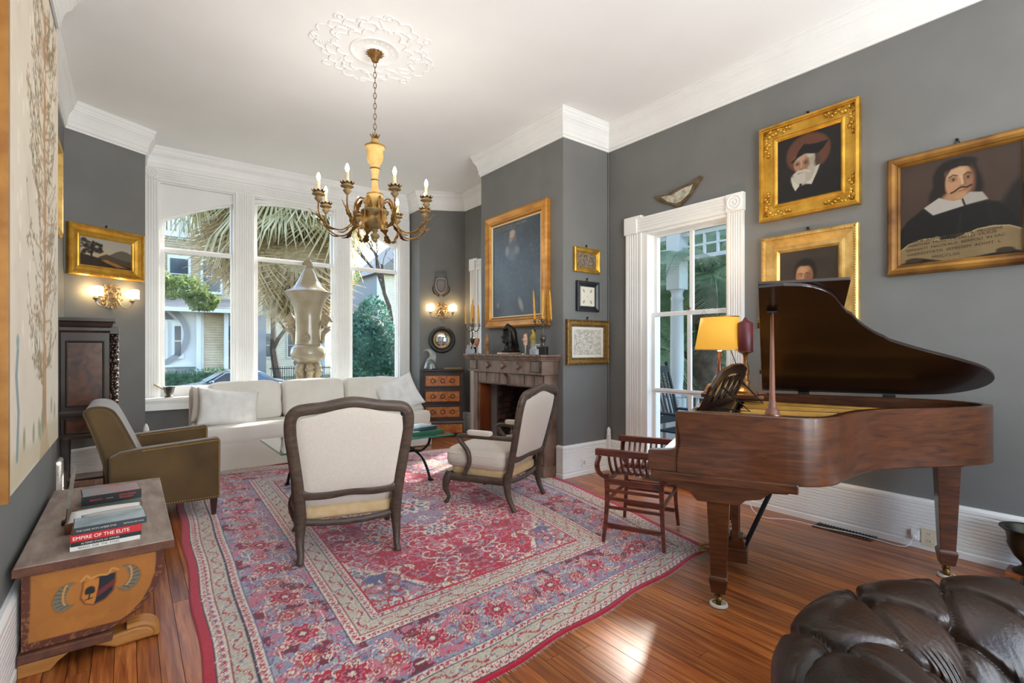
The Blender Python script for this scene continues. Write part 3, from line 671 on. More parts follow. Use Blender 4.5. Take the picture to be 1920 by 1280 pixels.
    # legs with blocks and casters
    for (lx, ly) in ((.10, -.20), (W - .10, -.20), (1.08, -1.37)):
        b = MB(); b.T = Matrix.Translation((lx, ly, 0)); b.taper(.14, .60 if ly > -1 else .70, (.036, .036), (.056, .056)).taper(.60 if ly > -1 else .665, .66 if ly > -1 else .70, (.062, .062), (.066, .066))
        b.taper(.075, .15, (.034, .034), (.046, .046)).taper(.15, .165, (.046, .046), (.04, .04))
        lg = b.build('leg', M_mahog, p, bevel=.003)
        c_ = MB(); c_.T = Matrix.Translation((lx, ly, .03)) @ Matrix.Rotation(PI / 2, 4, 'X'); c_.lathe([(0, -.013), (.024, -.013), (.03, -.006), (.03, .006), (.024, .013), (0, .013)], 18)
        c_.at(lx, ly, .03).tube([(0, 0, 0), (0, .018, .02), (0, .01, .05)], .006, 6); c_.at(lx, ly, .05).lathe([(.016, 0), (.016, .026)], 12)
        c_.build('caster', M_brass, lg)
        cu = MB(); cu.at(lx, ly, 0).lathe([(0, 0.0005), (.042, .0005), (.046, .004), (.044, .014), (.034, .016), (.03, .006), (0, .004)], 20); cu.build('caster_cup', mat('pale_cup', '#cfc6b6', rough=.4), lg)
    # pedal lyre
    ly = MB(); lx = .70
    for dx in (-.09, .06): ly.box(lx + dx, lx + dx + .03, -.27, -.23, .17, .66)
    ly.build('pedal_lyre', M_mahog, p, bevel=.004)
    lb = MB().box(lx - .14, lx + .14, -.32, -.16, .06, .145).taper(.145, .185, (.13, .07), (.06, .04), (lx, -.24), (lx, -.25)).build('pedal_box', M_mahog, p, bevel=.006)
    for k in (-1, 0, 1):
        MB().tube([(lx + k * .06, -.18, .075), (lx + k * .06, -.06, .07), (lx + k * .06, -.03, .055)], [.008, .011, .015], 8, flat=(.5, 1)).build('pedal', M_brass, lb)
    for k in (-1, 1): MB().tube([(lx + k * .05, -.30, .12), (lx + k * .05, -.52, .67)], .009, 8).build('lyre_brace', M_blackmetal, p)
    for k in (-.03, .03): MB().tube([(lx + k, -.25, .15), (lx + k, -.25, .66)], .005, 6).build('pedal_rod', M_blackmetal, p)
    # music desk: tilted fretted panel on slide rails
    md = MB()
    desk = [(0, 0), (.80, 0), (.80, .15), (.70, .245), (.52, .27), (.40, .275), (.28, .27), (.10, .245), (0, .15)]
    T = Matrix.Translation((.20, -.09, 1.0)) @ Matrix.Rotation(math.radians(-9), 4, 'Z') @ Matrix.Rotation(math.radians(24), 4, 'X'); md.T = T
    md.prism([(0, 0), (.8, 0), (.8, .05), (0, .05)], -.008, .008, 'xz')
    md.prism([(0, .05), (.06, .05), (.06, .16), (0, .15)], -.008, .008, 'xz').prism([(.74, .05), (.8, .05), (.8, .15), (.74, .16)], -.008, .008, 'xz')
    top_in = [(.06, .13), (.14, .19), (.3, .22), (.5, .22), (.66, .19), (.74, .13)]
    md.prism([(0, .13), (.06, .13), (.14, .19), (.3, .22), (.5, .22), (.66, .19), (.74, .13), (.8, .13), (.72, .245), (.52, .28), (.28, .28), (.08, .245)], -.008, .008, 'xz')
    for k in range(5):
        xa = .10 + k * .15
        md.prism([(xa, .05), (xa + .018, .05), (xa + .09, .20), (xa + .072, .20)], -.006, .006, 'xz').prism([(xa + .072, .05), (xa + .09, .05), (xa + .018, .20), (xa, .20)], -.006, .006, 'xz')
    md.build('music_desk', M_mahog2, p)
    sc = MB(); sc.T = T; sc.box(.02, .78, .009, .011, .06, .215); sc.build('desk_backing', mat('desk_silk', '#a58a60', '#7d6540', rough=.5, scale=12), p)
    for xa in (.16, 1.28): MB().box(xa, xa + .045, -.40, -.05, .985, 1.005).build('slide_rail', mat('pale_rail', '#8d6a45', '#75522f', rough=.45, stretch=(8, 1, 1), scale=5), p, bevel=.003)
    MB().box(.14, 1.06, -.24, -.06, .975, 1.0).build('desk_base', M_mahog2, p, bevel=.003)
    MB().box(1.08, 1.44, -.36, .0, 1.0, 1.03).build('side_shelf', M_mahog, p, bevel=.004)
    for k in (0, 1): MB().tube([(.34 + k * .50, -.16 - .08 * k, 1.01), (.34 + k * .50, -.34 - .06 * k, 1.0), (.34 + k * .50, -.20 - .08 * k, 1.13)], .006, 6).build('desk_strut', M_blackmetal, p)
    # lid, hinged on the bass side
    h = math.radians(25.2); LT = Matrix.Translation((W, 0, 1.035)) @ Matrix.Rotation(h, 4, 'Y')
    lo = [(x, y) for x, y in out if y < -.385]; lo = [(-.012 + (x if x < .03 else x), y) for x, y in lo]; lid = [(-.012, -.385)] + [(x - (.012 if x < .6 else 0), y - (.0 if x < .3 else .012)) for x, y in lo] + [(W, -.385)]
    b = MB(); b.T = LT; b.prism([(x - W, y) for x, y in lid], 0, .02); L_ = b.build('lid', M_mahog2, p, bevel=.004)
    b = MB(); b.T = LT; b.box(-W - .012, 0, -.385 - .40, -.385, .022, .042); b.build('front_flap', M_mahog2, p, bevel=.004)
    b = MB(); b.T = LT; b.box(-W + .02, -.03, -.385 - .372, -.385 - .37, .0415, .0425).box(-W + .018, -W + .02, -.757, -.40, .0415, .0425); b.build('flap_inlay', M_brass, p)
    b = MB(); b.T = LT
    for k in (-1.05, -.35): b.box(k, k + .07, -.375, -.383 - .05, .018, .046)
    b.build('flap_hinge', M_brass, p)
    hb = MB()
    for y in (-.62, -1.12): hb.tube([(W - .01, y, 1.03), (W - .01, y - .07, 1.03)], .009, 8)
    hb.build('lid_hinge', M_blackmetal, p)
    # prop stick, lollipop foot
    pr = MB(); a_, b_ = Vector((.035, -.45, 1.0)), Vector((.335, -.45, 1.545)); pr.tube(bez([a_, a_.lerp(b_, .06), a_.lerp(b_, .14), a_.lerp(b_, .3), a_.lerp(b_, .65), b_], 6), [.02] * 3 + [.034] * 4 + [.03] * 2 + [.02] * 4 + [.0145 - .0004 * k for k in range(18)], 8, flat=(.45, 1), up=(1, 0, -.5))
    pr.build('lid_prop', wood('prop_wood', '#4a2414', '#6b3a22'), p); MB().cb((.345, -.45, 1.548), (.05, .05, .01)).build('prop_cup', M_blackmetal, p, rot=(0, 0, 0))
    return p
make_piano()

M_redwood = wood('bench_rosewood', '#4b1c10', '#77341d', rough=.35, coat=.3, stretch=(2, 2, 12))
def make_bench():
    p = thing('piano_bench', 'red-brown slatted bench with curved-up ends at the keyboard', 'bench', (2.955, 2.315, 0.0125), PRZ)
    for sx in (-1, 1):
        for sy in (-1, 1):
            MB().tube(bez([(sx * .285, sy * .205, 0), (sx * .268, sy * .19, .18), (sx * .262, sy * .185, .34), (sx * .275, sy * .185, .47)], 5), [.014 + .005 * k / 15 for k in range(16)], 4, flat=(1.15, 1.15), smooth=False).build('leg', M_redwood, p, bevel=.003)
        MB().box(sx * .275 - .011, sx * .275 + .011, -.18, .18, .10, .13).build('stretcher', M_redwood, p, bevel=.002)
        MB().box(sx * .265 - .012, sx * .265 + .012, -.18, .18, .40, .435).build('end_rail', M_redwood, p, bevel=.002)
        MB().box(sx * .30 - .02, sx * .30 + .022, -.275, .255, .60, .645).build('arm_rail', M_redwood, p, bevel=.006)
        for sy in (-1, 1):
            MB().tube(bez([(sx * .27, sy * .19, .44), (sx * .315, sy * .225, .48), (sx * .335, sy * .235, .54), (sx * .315, sy * .225, .60)], 5), .017, 4, flat=(1.1, 1.1), smooth=False).build('arm_post', M_redwood, p, bevel=.003)
    for sy in (-1, 1):
        MB().box(-.26, .26, sy * .185 - .011, sy * .185 + .011, .405, .44).build('apron', M_redwood, p, bevel=.002)
        for zz in (.28, .34): MB().box(-.262, .262, sy * .188 - .008, sy * .188 + .008, zz - .011, zz + .011).build('side_slat', M_redwood, p) if zz < .3 else None
    for sx in (-1, 1):
        for zz in (.24, .30, .355): MB().box(sx * .266 - .006, sx * .266 + .006, -.18, .18, zz - .01, zz + .01).build('end_slat', M_redwood, p)
    for k in range(9):
        y = -.165 + k * .0412
        MB().tube(bez([(-.30, y, .615), (-.268, y, .54), (-.20, y, .468), (-.09, y, .445), (.09, y, .445), (.20, y, .468), (.268, y, .54), (.30, y, .615)], 4), .0115, 4, flat=(.8, 1.15), up=(0, 1, 0), smooth=False).build('seat_slat', M_redwood, p)
make_bench()
# ================================================================== cushions, sofa, chairs
from mathutils import noise as mnoise
def cush(b, w, d, h, c=(0, 0, 0), k=6., n=16, puff=0., wr=0., ws=5., seed=0, crown=0., mi=0):
    """rounded cushion: a cube grid drawn onto a super-ellipsoid, optionally puffed, crowned and wrinkled"""
    kx, ky, kz = (k if hasattr(k, '__len__') else (k, k, k))
    for ax in range(3):
        for sg in (-1, 1):
            def fn(u, v, ax=ax, sg=sg):
                a, e = (u * 2 - 1), (v * 2 - 1)
                if sg < 0: a = -a
                p = [0, 0, 0]; p[ax] = sg; p[(ax + 1) % 3] = a; p[(ax + 2) % 3] = e
                m = (abs(p[0]) ** kx + abs(p[1]) ** ky + abs(p[2]) ** kz) ** (1 / max(kx, ky, kz)); p = [q / m for q in p]
                z = p[2] * (1 - puff * (p[0] ** 4 + p[1] ** 4) / 2)
                q = Vector((p[0] * w / 2, p[1] * d / 2, z * h / 2 + crown * (1 - p[0] ** 2) * (1 - p[1] ** 2) * (1 if p[2] > 0 else .0)))
                if wr:
                    nn = mnoise.noise(Vector((q.x * ws + seed, q.y * ws, q.z * ws))) + .5 * mnoise.noise(Vector((q.x * ws * 2.3 + seed, q.y * ws * 2.3, q.z * ws * 2.3)))
                    q += Vector(p).normalized() * nn * wr
                return (q.x + c[0], q.y + c[1], q.z + c[2])
            b.grid(fn, n, n, True, mi)
    return b
def weld(o, d=.0004):
    bm = bmesh.new(); bm.from_mesh(o.data); bmesh.ops.remove_doubles(bm, verts=bm.verts, dist=d); bmesh.ops.recalc_face_normals(bm, faces=bm.faces); bm.to_mesh(o.data); bm.free(); return o
M_sofa = mat('white_slipcover', '#d9d2c6', '#e0dad0', rough=.9, spec=.15, scale=4, bump=.12, bscale=90, sheen=.2)
M_linen = mat('white_linen_pillow', '#dcdad6', '#e6e4e0', rough=.9, spec=.1, scale=9, bump=.35, bscale=18, sheen=.2)
def make_sofa():
    X0, X1, Y0, Y1 = .56, 3.36, 6.27, 7.12; cx = (X0 + X1) / 2
    s = thing('sofa', 'long white slipcovered sofa with three back cushions below the bay window', 'sofa', (cx, 6.7, 0))
    W = X1 - X0; yf, yb = Y0 - 6.7, Y1 - 6.7
    sk = MB()
    def skirt(u, v):
        a = u * (2 * W + 2 * (yb - yf)); pts = [(-W / 2, yf), (W / 2, yf), (W / 2, yb), (-W / 2, yb)]; lens = [W, yb - yf, W, yb - yf]; k = 0
        while k < 3 and a > lens[k]: a -= lens[k]; k += 1
        p, q = Vector(pts[k]), Vector(pts[(k + 1) % 4]); t = min(1, a / lens[k]); r = p.lerp(q, t); nrm = Vector(((q - p).y, -(q - p).x)).normalized()
        off = .006 * math.sin(u * 90) * (1 - v) + .01 * (1 - v) + .004 * mnoise.noise(Vector((u * 40, v * 3, 0)))
        return (r.x + nrm.x * off, r.y + nrm.y * off, .012 + v * .30)
    sk.grid(skirt, 240, 6, True, wrapu=True); sk.build('skirt', M_sofa, s)
    weld(cush(MB(), W, yb - yf - .02, .12, (0, .0, .27), k=(30, 20, 6), n=24).build('base', M_sofa, s))
    weld(cush(MB(), W + .01, .70, .185, (0, yf + .345, .385), k=(40, 14, 4), n=40, wr=.006, ws=6, crown=.015).build('seat_cushion', M_sofa, s))
    weld(cush(MB(), W, .15, .62, (0, yb - .075, .585), k=(40, 8, 14), n=28, wr=.005, ws=5).build('back_frame', M_sofa, s))
    for k, (a, c) in enumerate(((.735, 1.535), (1.545, 2.325), (2.335, 3.13))):
        o = weld(cush(MB(), c - a, .24, .50, (0, 0, 0), k=(9, 3.4, 8), n=26, wr=.014, ws=5, seed=k * 7.3, puff=.1).build('back_cushion', M_sofa, s, loc=((a + c) / 2 - cx, .185, .70), rot=(math.radians(-9), 0, 0)))
        sm = MB(); w2, h2 = (c - a) / 2 - .012, .236
        sm.tube([(w2 * math.copysign(min(1, abs(math.cos(t)) ** .24), math.cos(t)), 0, h2 * math.copysign(min(1, abs(math.sin(t)) ** .24), math.sin(t))) for t in [2 * PI * q / 48 + .01 for q in range(48)]], .005, 5, True); sm.build('piping', M_sofa, o)
make_sofa()
def pillow(name, label, loc, rot, w, h, seed, m=M_linen, t=.17):
    b = MB()
    for sg in (-1, 1):
        def fn(u, v, sg=sg):
            a, e = u * 2 - 1, v * 2 - 1; ext = 1 - .07 * (1 - a * a) * 0; x = a * w / 2 * (1 - .09 * (1 - e * e)); y = e * h / 2 * (1 - .09 * (1 - a * a))
            z = sg * t / 2 * ((1 - a ** 4) * (1 - e ** 4)) ** .55
            r = (1 - a ** 4) * (1 - e ** 4); nn = mnoise.noise(Vector((x * 9 + seed, y * 9, sg))) + .6 * mnoise.noise(Vector((x * 22 + seed, y * 5, sg)))
            return (x, y, z + nn * .024 * r)
        b.grid(fn if sg > 0 else (lambda u, v, f=fn: f(1 - u, v)), 34, 34, True)
    o = weld(b.build(name, m)); o.location = loc; o.rotation_euler = [math.radians(a) for a in rot]; return tag(o, label, 'pillow', 'linen throw pillows on the sofa')
pillow('throw_pillow', 'crumpled white linen pillow at the armchair end of the sofa', (.92, 6.655, .655), (66, 8, 6), .66, .46, 1.)
pillow('throw_pillow', 'crumpled white linen pillow at the fireplace end of the sofa', (3.05, 6.66, .69), (62, -20, -8), .60, .52, 5.)
pillow('throw_pillow', 'cream pillow tucked behind the crumpled white pillow at the fireplace end', (3.16, 6.63, .57), (48, -8, 22), .44, .36, 9., M_sofa, .14)
pillow('throw_pillow', 'cream pillow behind the crumpled white pillow at the armchair end', (.80, 6.79, .70), (74, 4, 2), .50, .42, 12., M_sofa, .12)

# ---------------------------------------------------------------- the two French armchairs
M_frame = mat('chair_frame_wood', '#43342b', '#56463a', rough=.45, spec=.4, scale=14, stretch=(1, 1, 3), bump=.05)
M_cream = mat('cream_linen', '#cabdae', '#cfc2b4', rough=.95, spec=.1, scale=60, bump=.15, bscale=160, sheen=.2)
M_deck = mat('buff_muslin', '#c3a377', '#cbae85', rough=.95, spec=.1, scale=20, bump=.1, bscale=120)
def make_bergere(label, loc, rz):
    c = thing('upholstered_armchair', label, 'armchair', loc, rz, 'French open armchairs on the rug')
    def back_pt(x, z): return (x, -.265 - (z - .26) * .235 - .03 * (x / .34) ** 2 * 0, z)
    outl = [(-.295, .27), (-.300, .36), (-.312, .50), (-.335, .68), (-.352, .82), (-.350, .91), (-.318, .958), (-.25, .972), (-.17, .978), (-.09, .994), (0, 1.006), (.09, .994), (.17, .978), (.25, .972), (.318, .958), (.350, .91), (.352, .82), (.335, .68), (.312, .50), (.300, .36), (.295, .27)]
    P = bez([back_pt(x, z) for x, z in outl], 4)
    MB().tube(P, .038, 10, flat=(.72, .95), up=(0, 1, .23)).build('back_frame', M_frame, c)
    pipe = [Vector(p) + Vector((0, -.018, 0)) for p in P]; cxz = Vector((0, 0, .66))
    MB().tube([p + Vector((-p.x * .05, 0, (.66 - p.z) * .045)) for p in pipe[8:-8]], .006, 6).build('back_moulding', M_frame, c)
    # upholstered back panel, outer and inner face
    def half(z):
        zz = [.43, .50, .68, .82, .90, .945]; ww = [.275, .28, .302, .318, .31, .262]
        return float(np.interp(z, zz, ww))
    pn = MB()
    for face, bul in ((-1, .02), (1, .05)):
        def fn(u, v, face=face, bul=bul):
            a = u * 2 - 1; x0 = a; ztop = .935 + .045 * max(0, 1 - (a / .75) ** 2) - .02 * abs(a) ** 6; z = .42 + v * (ztop - .42); x = a * half(min(z, .93)); p = back_pt(x, z)
            return (p[0], p[1] + face * (.008 + bul * ((1 - a ** 4) * (1 - (2 * v - 1) ** 4)) ** .5), p[2])
        pn.grid(fn if face > 0 else fn, 26, 26, True)
    o = pn.build('back_upholstery', M_cream, c)
    MB().tube(bez([back_pt(-.298, .435), back_pt(-.15, .425), back_pt(0, .437), back_pt(.15, .425), back_pt(.298, .435)], 6), .034, 8, flat=(1.2, .6), up=(0, 0, 1)).build('back_rail', M_frame, c)
    # seat rails: serpentine front, straight sides
    rail = bez([(-.30, -.25, .235), (-.315, 0, .235), (-.335, .29, .235), (-.20, .335, .222), (0, .345, .215), (.20, .335, .222), (.335, .29, .235), (.315, 0, .235), (.30, -.25, .235)], 6)
    MB().tube(rail, .026, 8, flat=(1.25, .75), up=(0, 0, 1)).build('seat_rail', M_frame, c)
    MB().tube(bez([(-.30, -.25, .24), (-.15, -.255, .222), (0, -.257, .216), (.15, -.255, .222), (.30, -.25, .24)], 6), .022, 8, flat=(1.0, .75), up=(0, 0, 1)).build('rear_rail', M_frame, c)
    weld(cush(MB(), .60, .56, .09, (0, .03, .285), k=(10, 10, 4), n=18).build('seat_deck', M_deck, c))
    weld(cush(MB(), .66, .62, .165, (0, .055, .395), k=(7, 7, 2.6), n=24, crown=.03, wr=.004, ws=5).build('seat_cushion', M_cream, c))
    pp = MB()
    for zz in (.365, .43): pp.tube([(.325 * math.copysign(abs(math.cos(t)) ** .28, math.cos(t)), .055 + .306 * math.copysign(abs(math.sin(t)) ** .28, math.sin(t)), zz + .004 * math.sin(3 * t)) for t in [2 * PI * q / 56 + .01 for q in range(56)]], .0045, 5, True)
    pp.build('cushion_piping', M_cream, c)
    # cabriole legs
    for sx in (-1, 1):
        fl = bez([(sx * .33, .29, .27), (sx * .345, .31, .20), (sx * .345, .32, .13), (sx * .325, .30, .06), (sx * .33, .315, .02), (sx * .338, .33, .0)], 4)
        MB().tube(fl, [.034, .036, .037, .037, .036, .034, .031, .028, .025, .022, .020, .018, .017, .017, .017, .018, .020, .021, .021, .02, .018], 8).build('front_leg', M_frame, c)
        rl = bez([(sx * .297, -.262, .30), (sx * .297, -.255, .22), (sx * .30, -.27, .12), (sx * .295, -.30, .05), (sx * .30, -.325, .0)], 5)
        MB().tube(rl, [.036, .036, .037, .037, .036, .034, .033, .031, .029, .027, .026, .025, .024, .023, .022, .021, .021, .021, .022, .023, .023], 8).build('rear_leg', M_frame, c)
        arm = bez([back_pt(sx * .325, .60), (sx * .335, -.20, .60), (sx * .342, -.02, .60), (sx * .345, .12, .60), (sx * .345, .18, .588), (sx * .345, .17, .55), (sx * .34, .10, .47), (sx * .335, .085, .38), (sx * .335, .12, .30), (sx * .33, .15, .25)], 4)
        MB().tube(arm, .021, 8, flat=(1, 1)).build('arm', M_frame, c)
        weld(cush(MB(), .055, .24, .045, (sx * .342, -.02, .63), k=(3, 6, 3), n=12).build('arm_pad', M_cream, c))
    return c
make_bergere('cream armchair with its back turned square to the viewer', (1.205, 3.49, .0125), math.atan2(-.25, .968))
make_bergere('cream armchair turned in profile in front of the fireplace', (2.625, 3.66, .0125), math.atan2(.43, .903))

# ---------------------------------------------------------------- brown club chair
M_suede = mat('brown_suede', '#4e3b21', '#6b5230', rough=.75, spec=.25, scale=3.5, bump=.08, bscale=60, sheen=.35, lo=.3, hi=.75)
M_darkleg = wood('dark_leg', '#2a1710', '#3c2318')
M_nail = mat('brass_nails', '#b89455', rough=.3, metal=.9)
def make_club():
    c = thing('club_chair', 'brown suede armchair with brass nailheads beside the painted chest', 'armchair', (.18, 5.12, 0))
    for sy in (-1, 1):
        pts = [(-.30, .15), (.40, .145), (.405, .60), (.395, .632), (-.12, .60), (-.24, .585), (-.30, .55)]
        o = MB().prism(pts, sy * .42 - .058, sy * .42 + .058, 'xz').build('arm', M_suede, c, bevel=.018, seg=4)
        nh = MB(); y = sy * .42 - .059
        def run(p, q, n):
            for k in range(n):
                t = k / (n - 1); nh.ell((p[0] + (q[0] - p[0]) * t, y, p[1] + (q[1] - p[1]) * t), (.005, .003, .005), 6, 4)
        run((-.10, .585), (.385, .612), 46); run((.392, .60), (.392, .165), 40); run((.385, .163), (-.28, .168), 40)
        nh.build('nailheads', M_nail, o)['kind'] = 'stuff'
    MB().box(-.28, .36, -.37, .37, .15, .30).build('base', M_suede, c, bevel=.02, seg=3)
    weld(cush(MB(), .60, .72, .17, (.09, 0, .385), k=(10, 14, 4), n=20, crown=.02).build('seat_cushion', M_suede, c))
    bk = MB(); pr = [(-.10, .30), (-.30, .15), (-.335, .5), (-.42, .80), (-.445, .875), (-.42, .915), (-.36, .925), (-.295, .905), (-.245, .84), (-.15, .62), (-.06, .40)]
    prs = bez([(x, 0, z) for x, z in pr[1:]], 4); P2 = [(x, z) for x, _, z in prs]
    bk.prism(P2, -.40, .40, 'xz', smooth=True); bk.build('backrest', M_suede, c, bevel=.03, seg=4)
    sm = MB(); sm.tube([(x, -.392, z) for x, z in P2], .005, 5); sm.build('seam', M_suede, c)
    for sx, sy in ((.36, -.43), (.36, .43), (-.26, -.40), (-.26, .40)):
        b = MB(); b.T = Matrix.Translation((sx, sy, 0)); b.taper(.013 if sx > 0 else 0, .15, (.016, .016), (.027, .027)); b.build('leg', M_darkleg, c, bevel=.003)
make_club()

# ---------------------------------------------------------------- coffee table
M_tglass = glass_mat('table_glass', (.80, .93, .88), .10, .0)
M_tedge = mat('green_glass_edge', '#2e6a5c', '#3f8371', rough=.15, coat=.5, scale=5)
def make_table():
    cx, cy = 1.83, 4.90; t = thing('coffee_table', 'low glass coffee table on black curved iron legs', 'table', (cx, cy, .0125))
    w, d = 1.66, .84; z = .445
    MB().box(-w / 2 + .004, w / 2 - .004, -d / 2 + .004, d / 2 - .004, z, z + .015).build('glass_top', M_tglass, t)
    e = MB().sweep([(w / 2, -d / 2), (w / 2, d / 2), (-w / 2, d / 2), (-w / 2, -d / 2)], [(0, z), (.0045, z), (.0045, z + .0152), (0, z + .0152)], closed=True); e.build('glass_edge', M_tedge, t)
    for sx in (-1, 1):
        x = sx * .60
        for q in (-1, 1):
            A = [(x, q * .34, z - .012), (x, q * .30, .36), (x, q * .16, .275), (x, 0, .245), ]
            MB().tube(bez(A, 6), .014, 8).build('leg_arch', M_blackmetal, t)
            Bp = [(x, 0, .245), (x, q * .16, .205), (x, q * .28, .10), (x, q * .335, .015), (x, q * .365, .01)]
            MB().tube(bez(Bp, 6), .014, 8).build('leg', M_blackmetal, t)
            MB().box(x - .02, x + .02, q * .35 - .02, q * .35 + .02, 0, .014).build('foot', M_blackmetal, t)
        MB().box(x - .015, x + .015, -.36, .36, z - .012, z - .002).build('top_bar', M_blackmetal, t)
    MB().tube([(-.6, 0, .245), (.6, 0, .245)], .011, 8).build('stretcher', M_blackmetal, t)
make_table()
# ================================================================== left side: painted chest, books, cabinet, tapestry, pictures
M_chesttop = mat('worn_chest_top', '#7d6a60', '#a39184', rough=.7, scale=5, stretch=(4, 1, 1), bump=.2, bscale=40, lo=.3, hi=.7)
M_chestred = mat('chest_oxblood', '#4f2a1d', '#6e4026', rough=.65, scale=14, bump=.2, bscale=60)
M_chestgold = mat('chest_ochre', '#9a6126', '#b07634', rough=.5, scale=5, stretch=(1, 1, 4), bump=.1, bscale=30)
def make_chest():
    c = thing('painted_chest', 'painted ochre wooden chest with coat of arms against the wall', 'chest', (-.11, 3.5, 0))
    x0, x1, ya, yb = -.245, .235, -.64, .66; zt = .425
    prof = [(x1, zt), (x1, .36), (x1 - .005, .31), (x1 - .025, .25), (x1 - .06, .19), (x1 - .11, .145), (x1 - .16, .12), (x1 - .19, .105)]
    def xr(z):
        zs = [p[1] for p in prof][::-1]; xs = [p[0] for p in prof][::-1]; return np.interp(z, zs, xs)
    MB().prism([(x0, .09)] + prof[::-1] + [(x0, zt)], ya + .012, yb, 'xz').build('body', M_chestgold, c, bevel=.003)
    MB().box(x0 - .02, x1 + .04, ya - .05, yb + .05, zt, zt + .04).build('lid', [M_chesttop, M_chestred], c, bevel=.006)
    lid = MB().box(x0 - .021, x1 + .041, ya - .0515, ya - .049, zt + .002, zt + .036).build('lid_edge_band', M_chestred, c)
    MB().box(x0 - .012, .05, ya - .02, yb, .055, .095).build('plinth', M_chestred, c, bevel=.006)
    # painted end panel: ruled between the straight back edge and the curved front
    P = Paint(1, .75, 190, 150, '#a8692b')
    P.mottle(5, .18, 2); n = P.noise(3, 9); P.blend((n > .6) * .25, '#8d5522')
    ar = .34 / .48
    bordc = '#5a2e1f'
    m = np.maximum(np.clip((.065 - P.X) / .012, 0, 1), np.clip((P.X - .935) / .012, 0, 1)); m = np.maximum(m, np.clip((.10 - P.Y) / .015, 0, 1)); m = np.maximum(m, np.clip((P.Y - .93) / .02, 0, 1)); P.blend(m, bordc)
    P.blend(((P.noise(30, 4) > .62) & (m > .5)) * .5, '#9c6a3e')
    # coat of arms
    for sg, cx in ((-1, .30), (1, .735)):
        P.ell(cx, .57 if sg < 0 else .66, .10, .19, '#8a5a2a', .1, .25 * sg); P.ell(cx, .57 if sg < 0 else .66, .085, .17, '#6f6a58', .12, .25 * sg)
        cy = .57 if sg < 0 else .66
        for k in range(7):
            a = -1.1 + k * .37; P.line([(cx - sg * .03, cy - .10 + .03 * k), (cx + sg * .085 * math.cos(a), cy + .16 * math.sin(a))], .004, '#35332d', .8)
        P.ell(cx - sg * .058, cy + .03, .062, .14, '#a8692b', .12, .2 * sg)
        P.line([(cx - sg * .005 + .03 * math.cos(t_), cy + .03 + .13 * math.sin(t_)) for t_ in [(-1.3 + .26 * q_) if sg > 0 else (PI + 1.3 - .26 * q_) for q_ in range(11)]], .008, '#c58a48', .9)
    P.poly([(.40, .74), (.46, .70), (.52, .78), (.58, .72), (.645, .78), (.65, .52), (.60, .42), (.52, .38), (.44, .42), (.395, .5)], '#7c481f'); P.poly([(.415, .71), (.52, .74), (.52, .40), (.45, .435), (.41, .52)], '#b9712b')
    P.poly([(.52, .75), (.635, .77), (.635, .53), (.59, .44), (.52, .40)], '#22242a'); P.poly([(.52, .48), (.52, .56), (.635, .69), (.635, .60)], '#6b2a26')
    P.ell(.462, .60, .036, .05, '#23261f', .3); P.ell(.446, .575, .02, .03, '#23261f', .3); P.ell(.482, .575, .02, .03, '#23261f', .3); P.line([(.465, .57), (.466, .48)], .006, '#23261f'); P.line([(.44, .48), (.495, .49)], .005, '#23261f')
    P.line(bez([(.395, .74, 0), (.43, .80, 0), (.46, .755, 0), (.52, .775, 0), (.58, .765, 0), (.61, .83, 0), (.655, .80, 0)], 5) and [(q[0], q[1]) for q in bez([(.395, .74, 0), (.43, .80, 0), (.46, .755, 0), (.52, .775, 0), (.58, .765, 0), (.61, .83, 0), (.655, .80, 0)], 5)], .009, '#c58a48', .9)
    def fn(U, V):
        z = .10 + V * (zt - .10); xe = xr(z); return np.stack([x0 + U * (xe - x0), np.full_like(U, ya), z], -1)
    # lay the arms out evenly: the panel is nearly rectangular where they sit
    P.build('painted_end_panel', attr_mat('chest_paint', rough=.55, spec=.35, bump=.15, bscale=80), c, fn)
    # feet: bracket at the wall side, scrolled paw at the front
    MB().prism([(x0 - .01, .0), (x0 + .09, .0), (x0 + .115, .03), (x0 + .15, .055), (x0 - .01, .055)], ya - .015, ya + .06, 'xz').build('bracket_foot', M_chestgold, c, bevel=.004)
    for y in (ya + .07, yb - .12):
        b = MB(); b.prism([(-.06, .055), (.06, .06), (.13, .07), (.18, .062), (.205, .035), (.20, .005), (.06, .0), (.02, .02)], y - .05, y + .05, 'xz', smooth=True)
        f = b.build('paw_foot', M_chestgold, c, bevel=.012, seg=3)
        for k in range(3): MB().tube(bez([(.10, y - .034 + k * .034, .072), (.16, y - .034 + k * .034, .072), (.203, y - .034 + k * .034, .045), (.207, y - .034 + k * .034, .01)], 4), .017, 8).build('toe', M_chestgold, f)
make_chest()
ZT = .4655
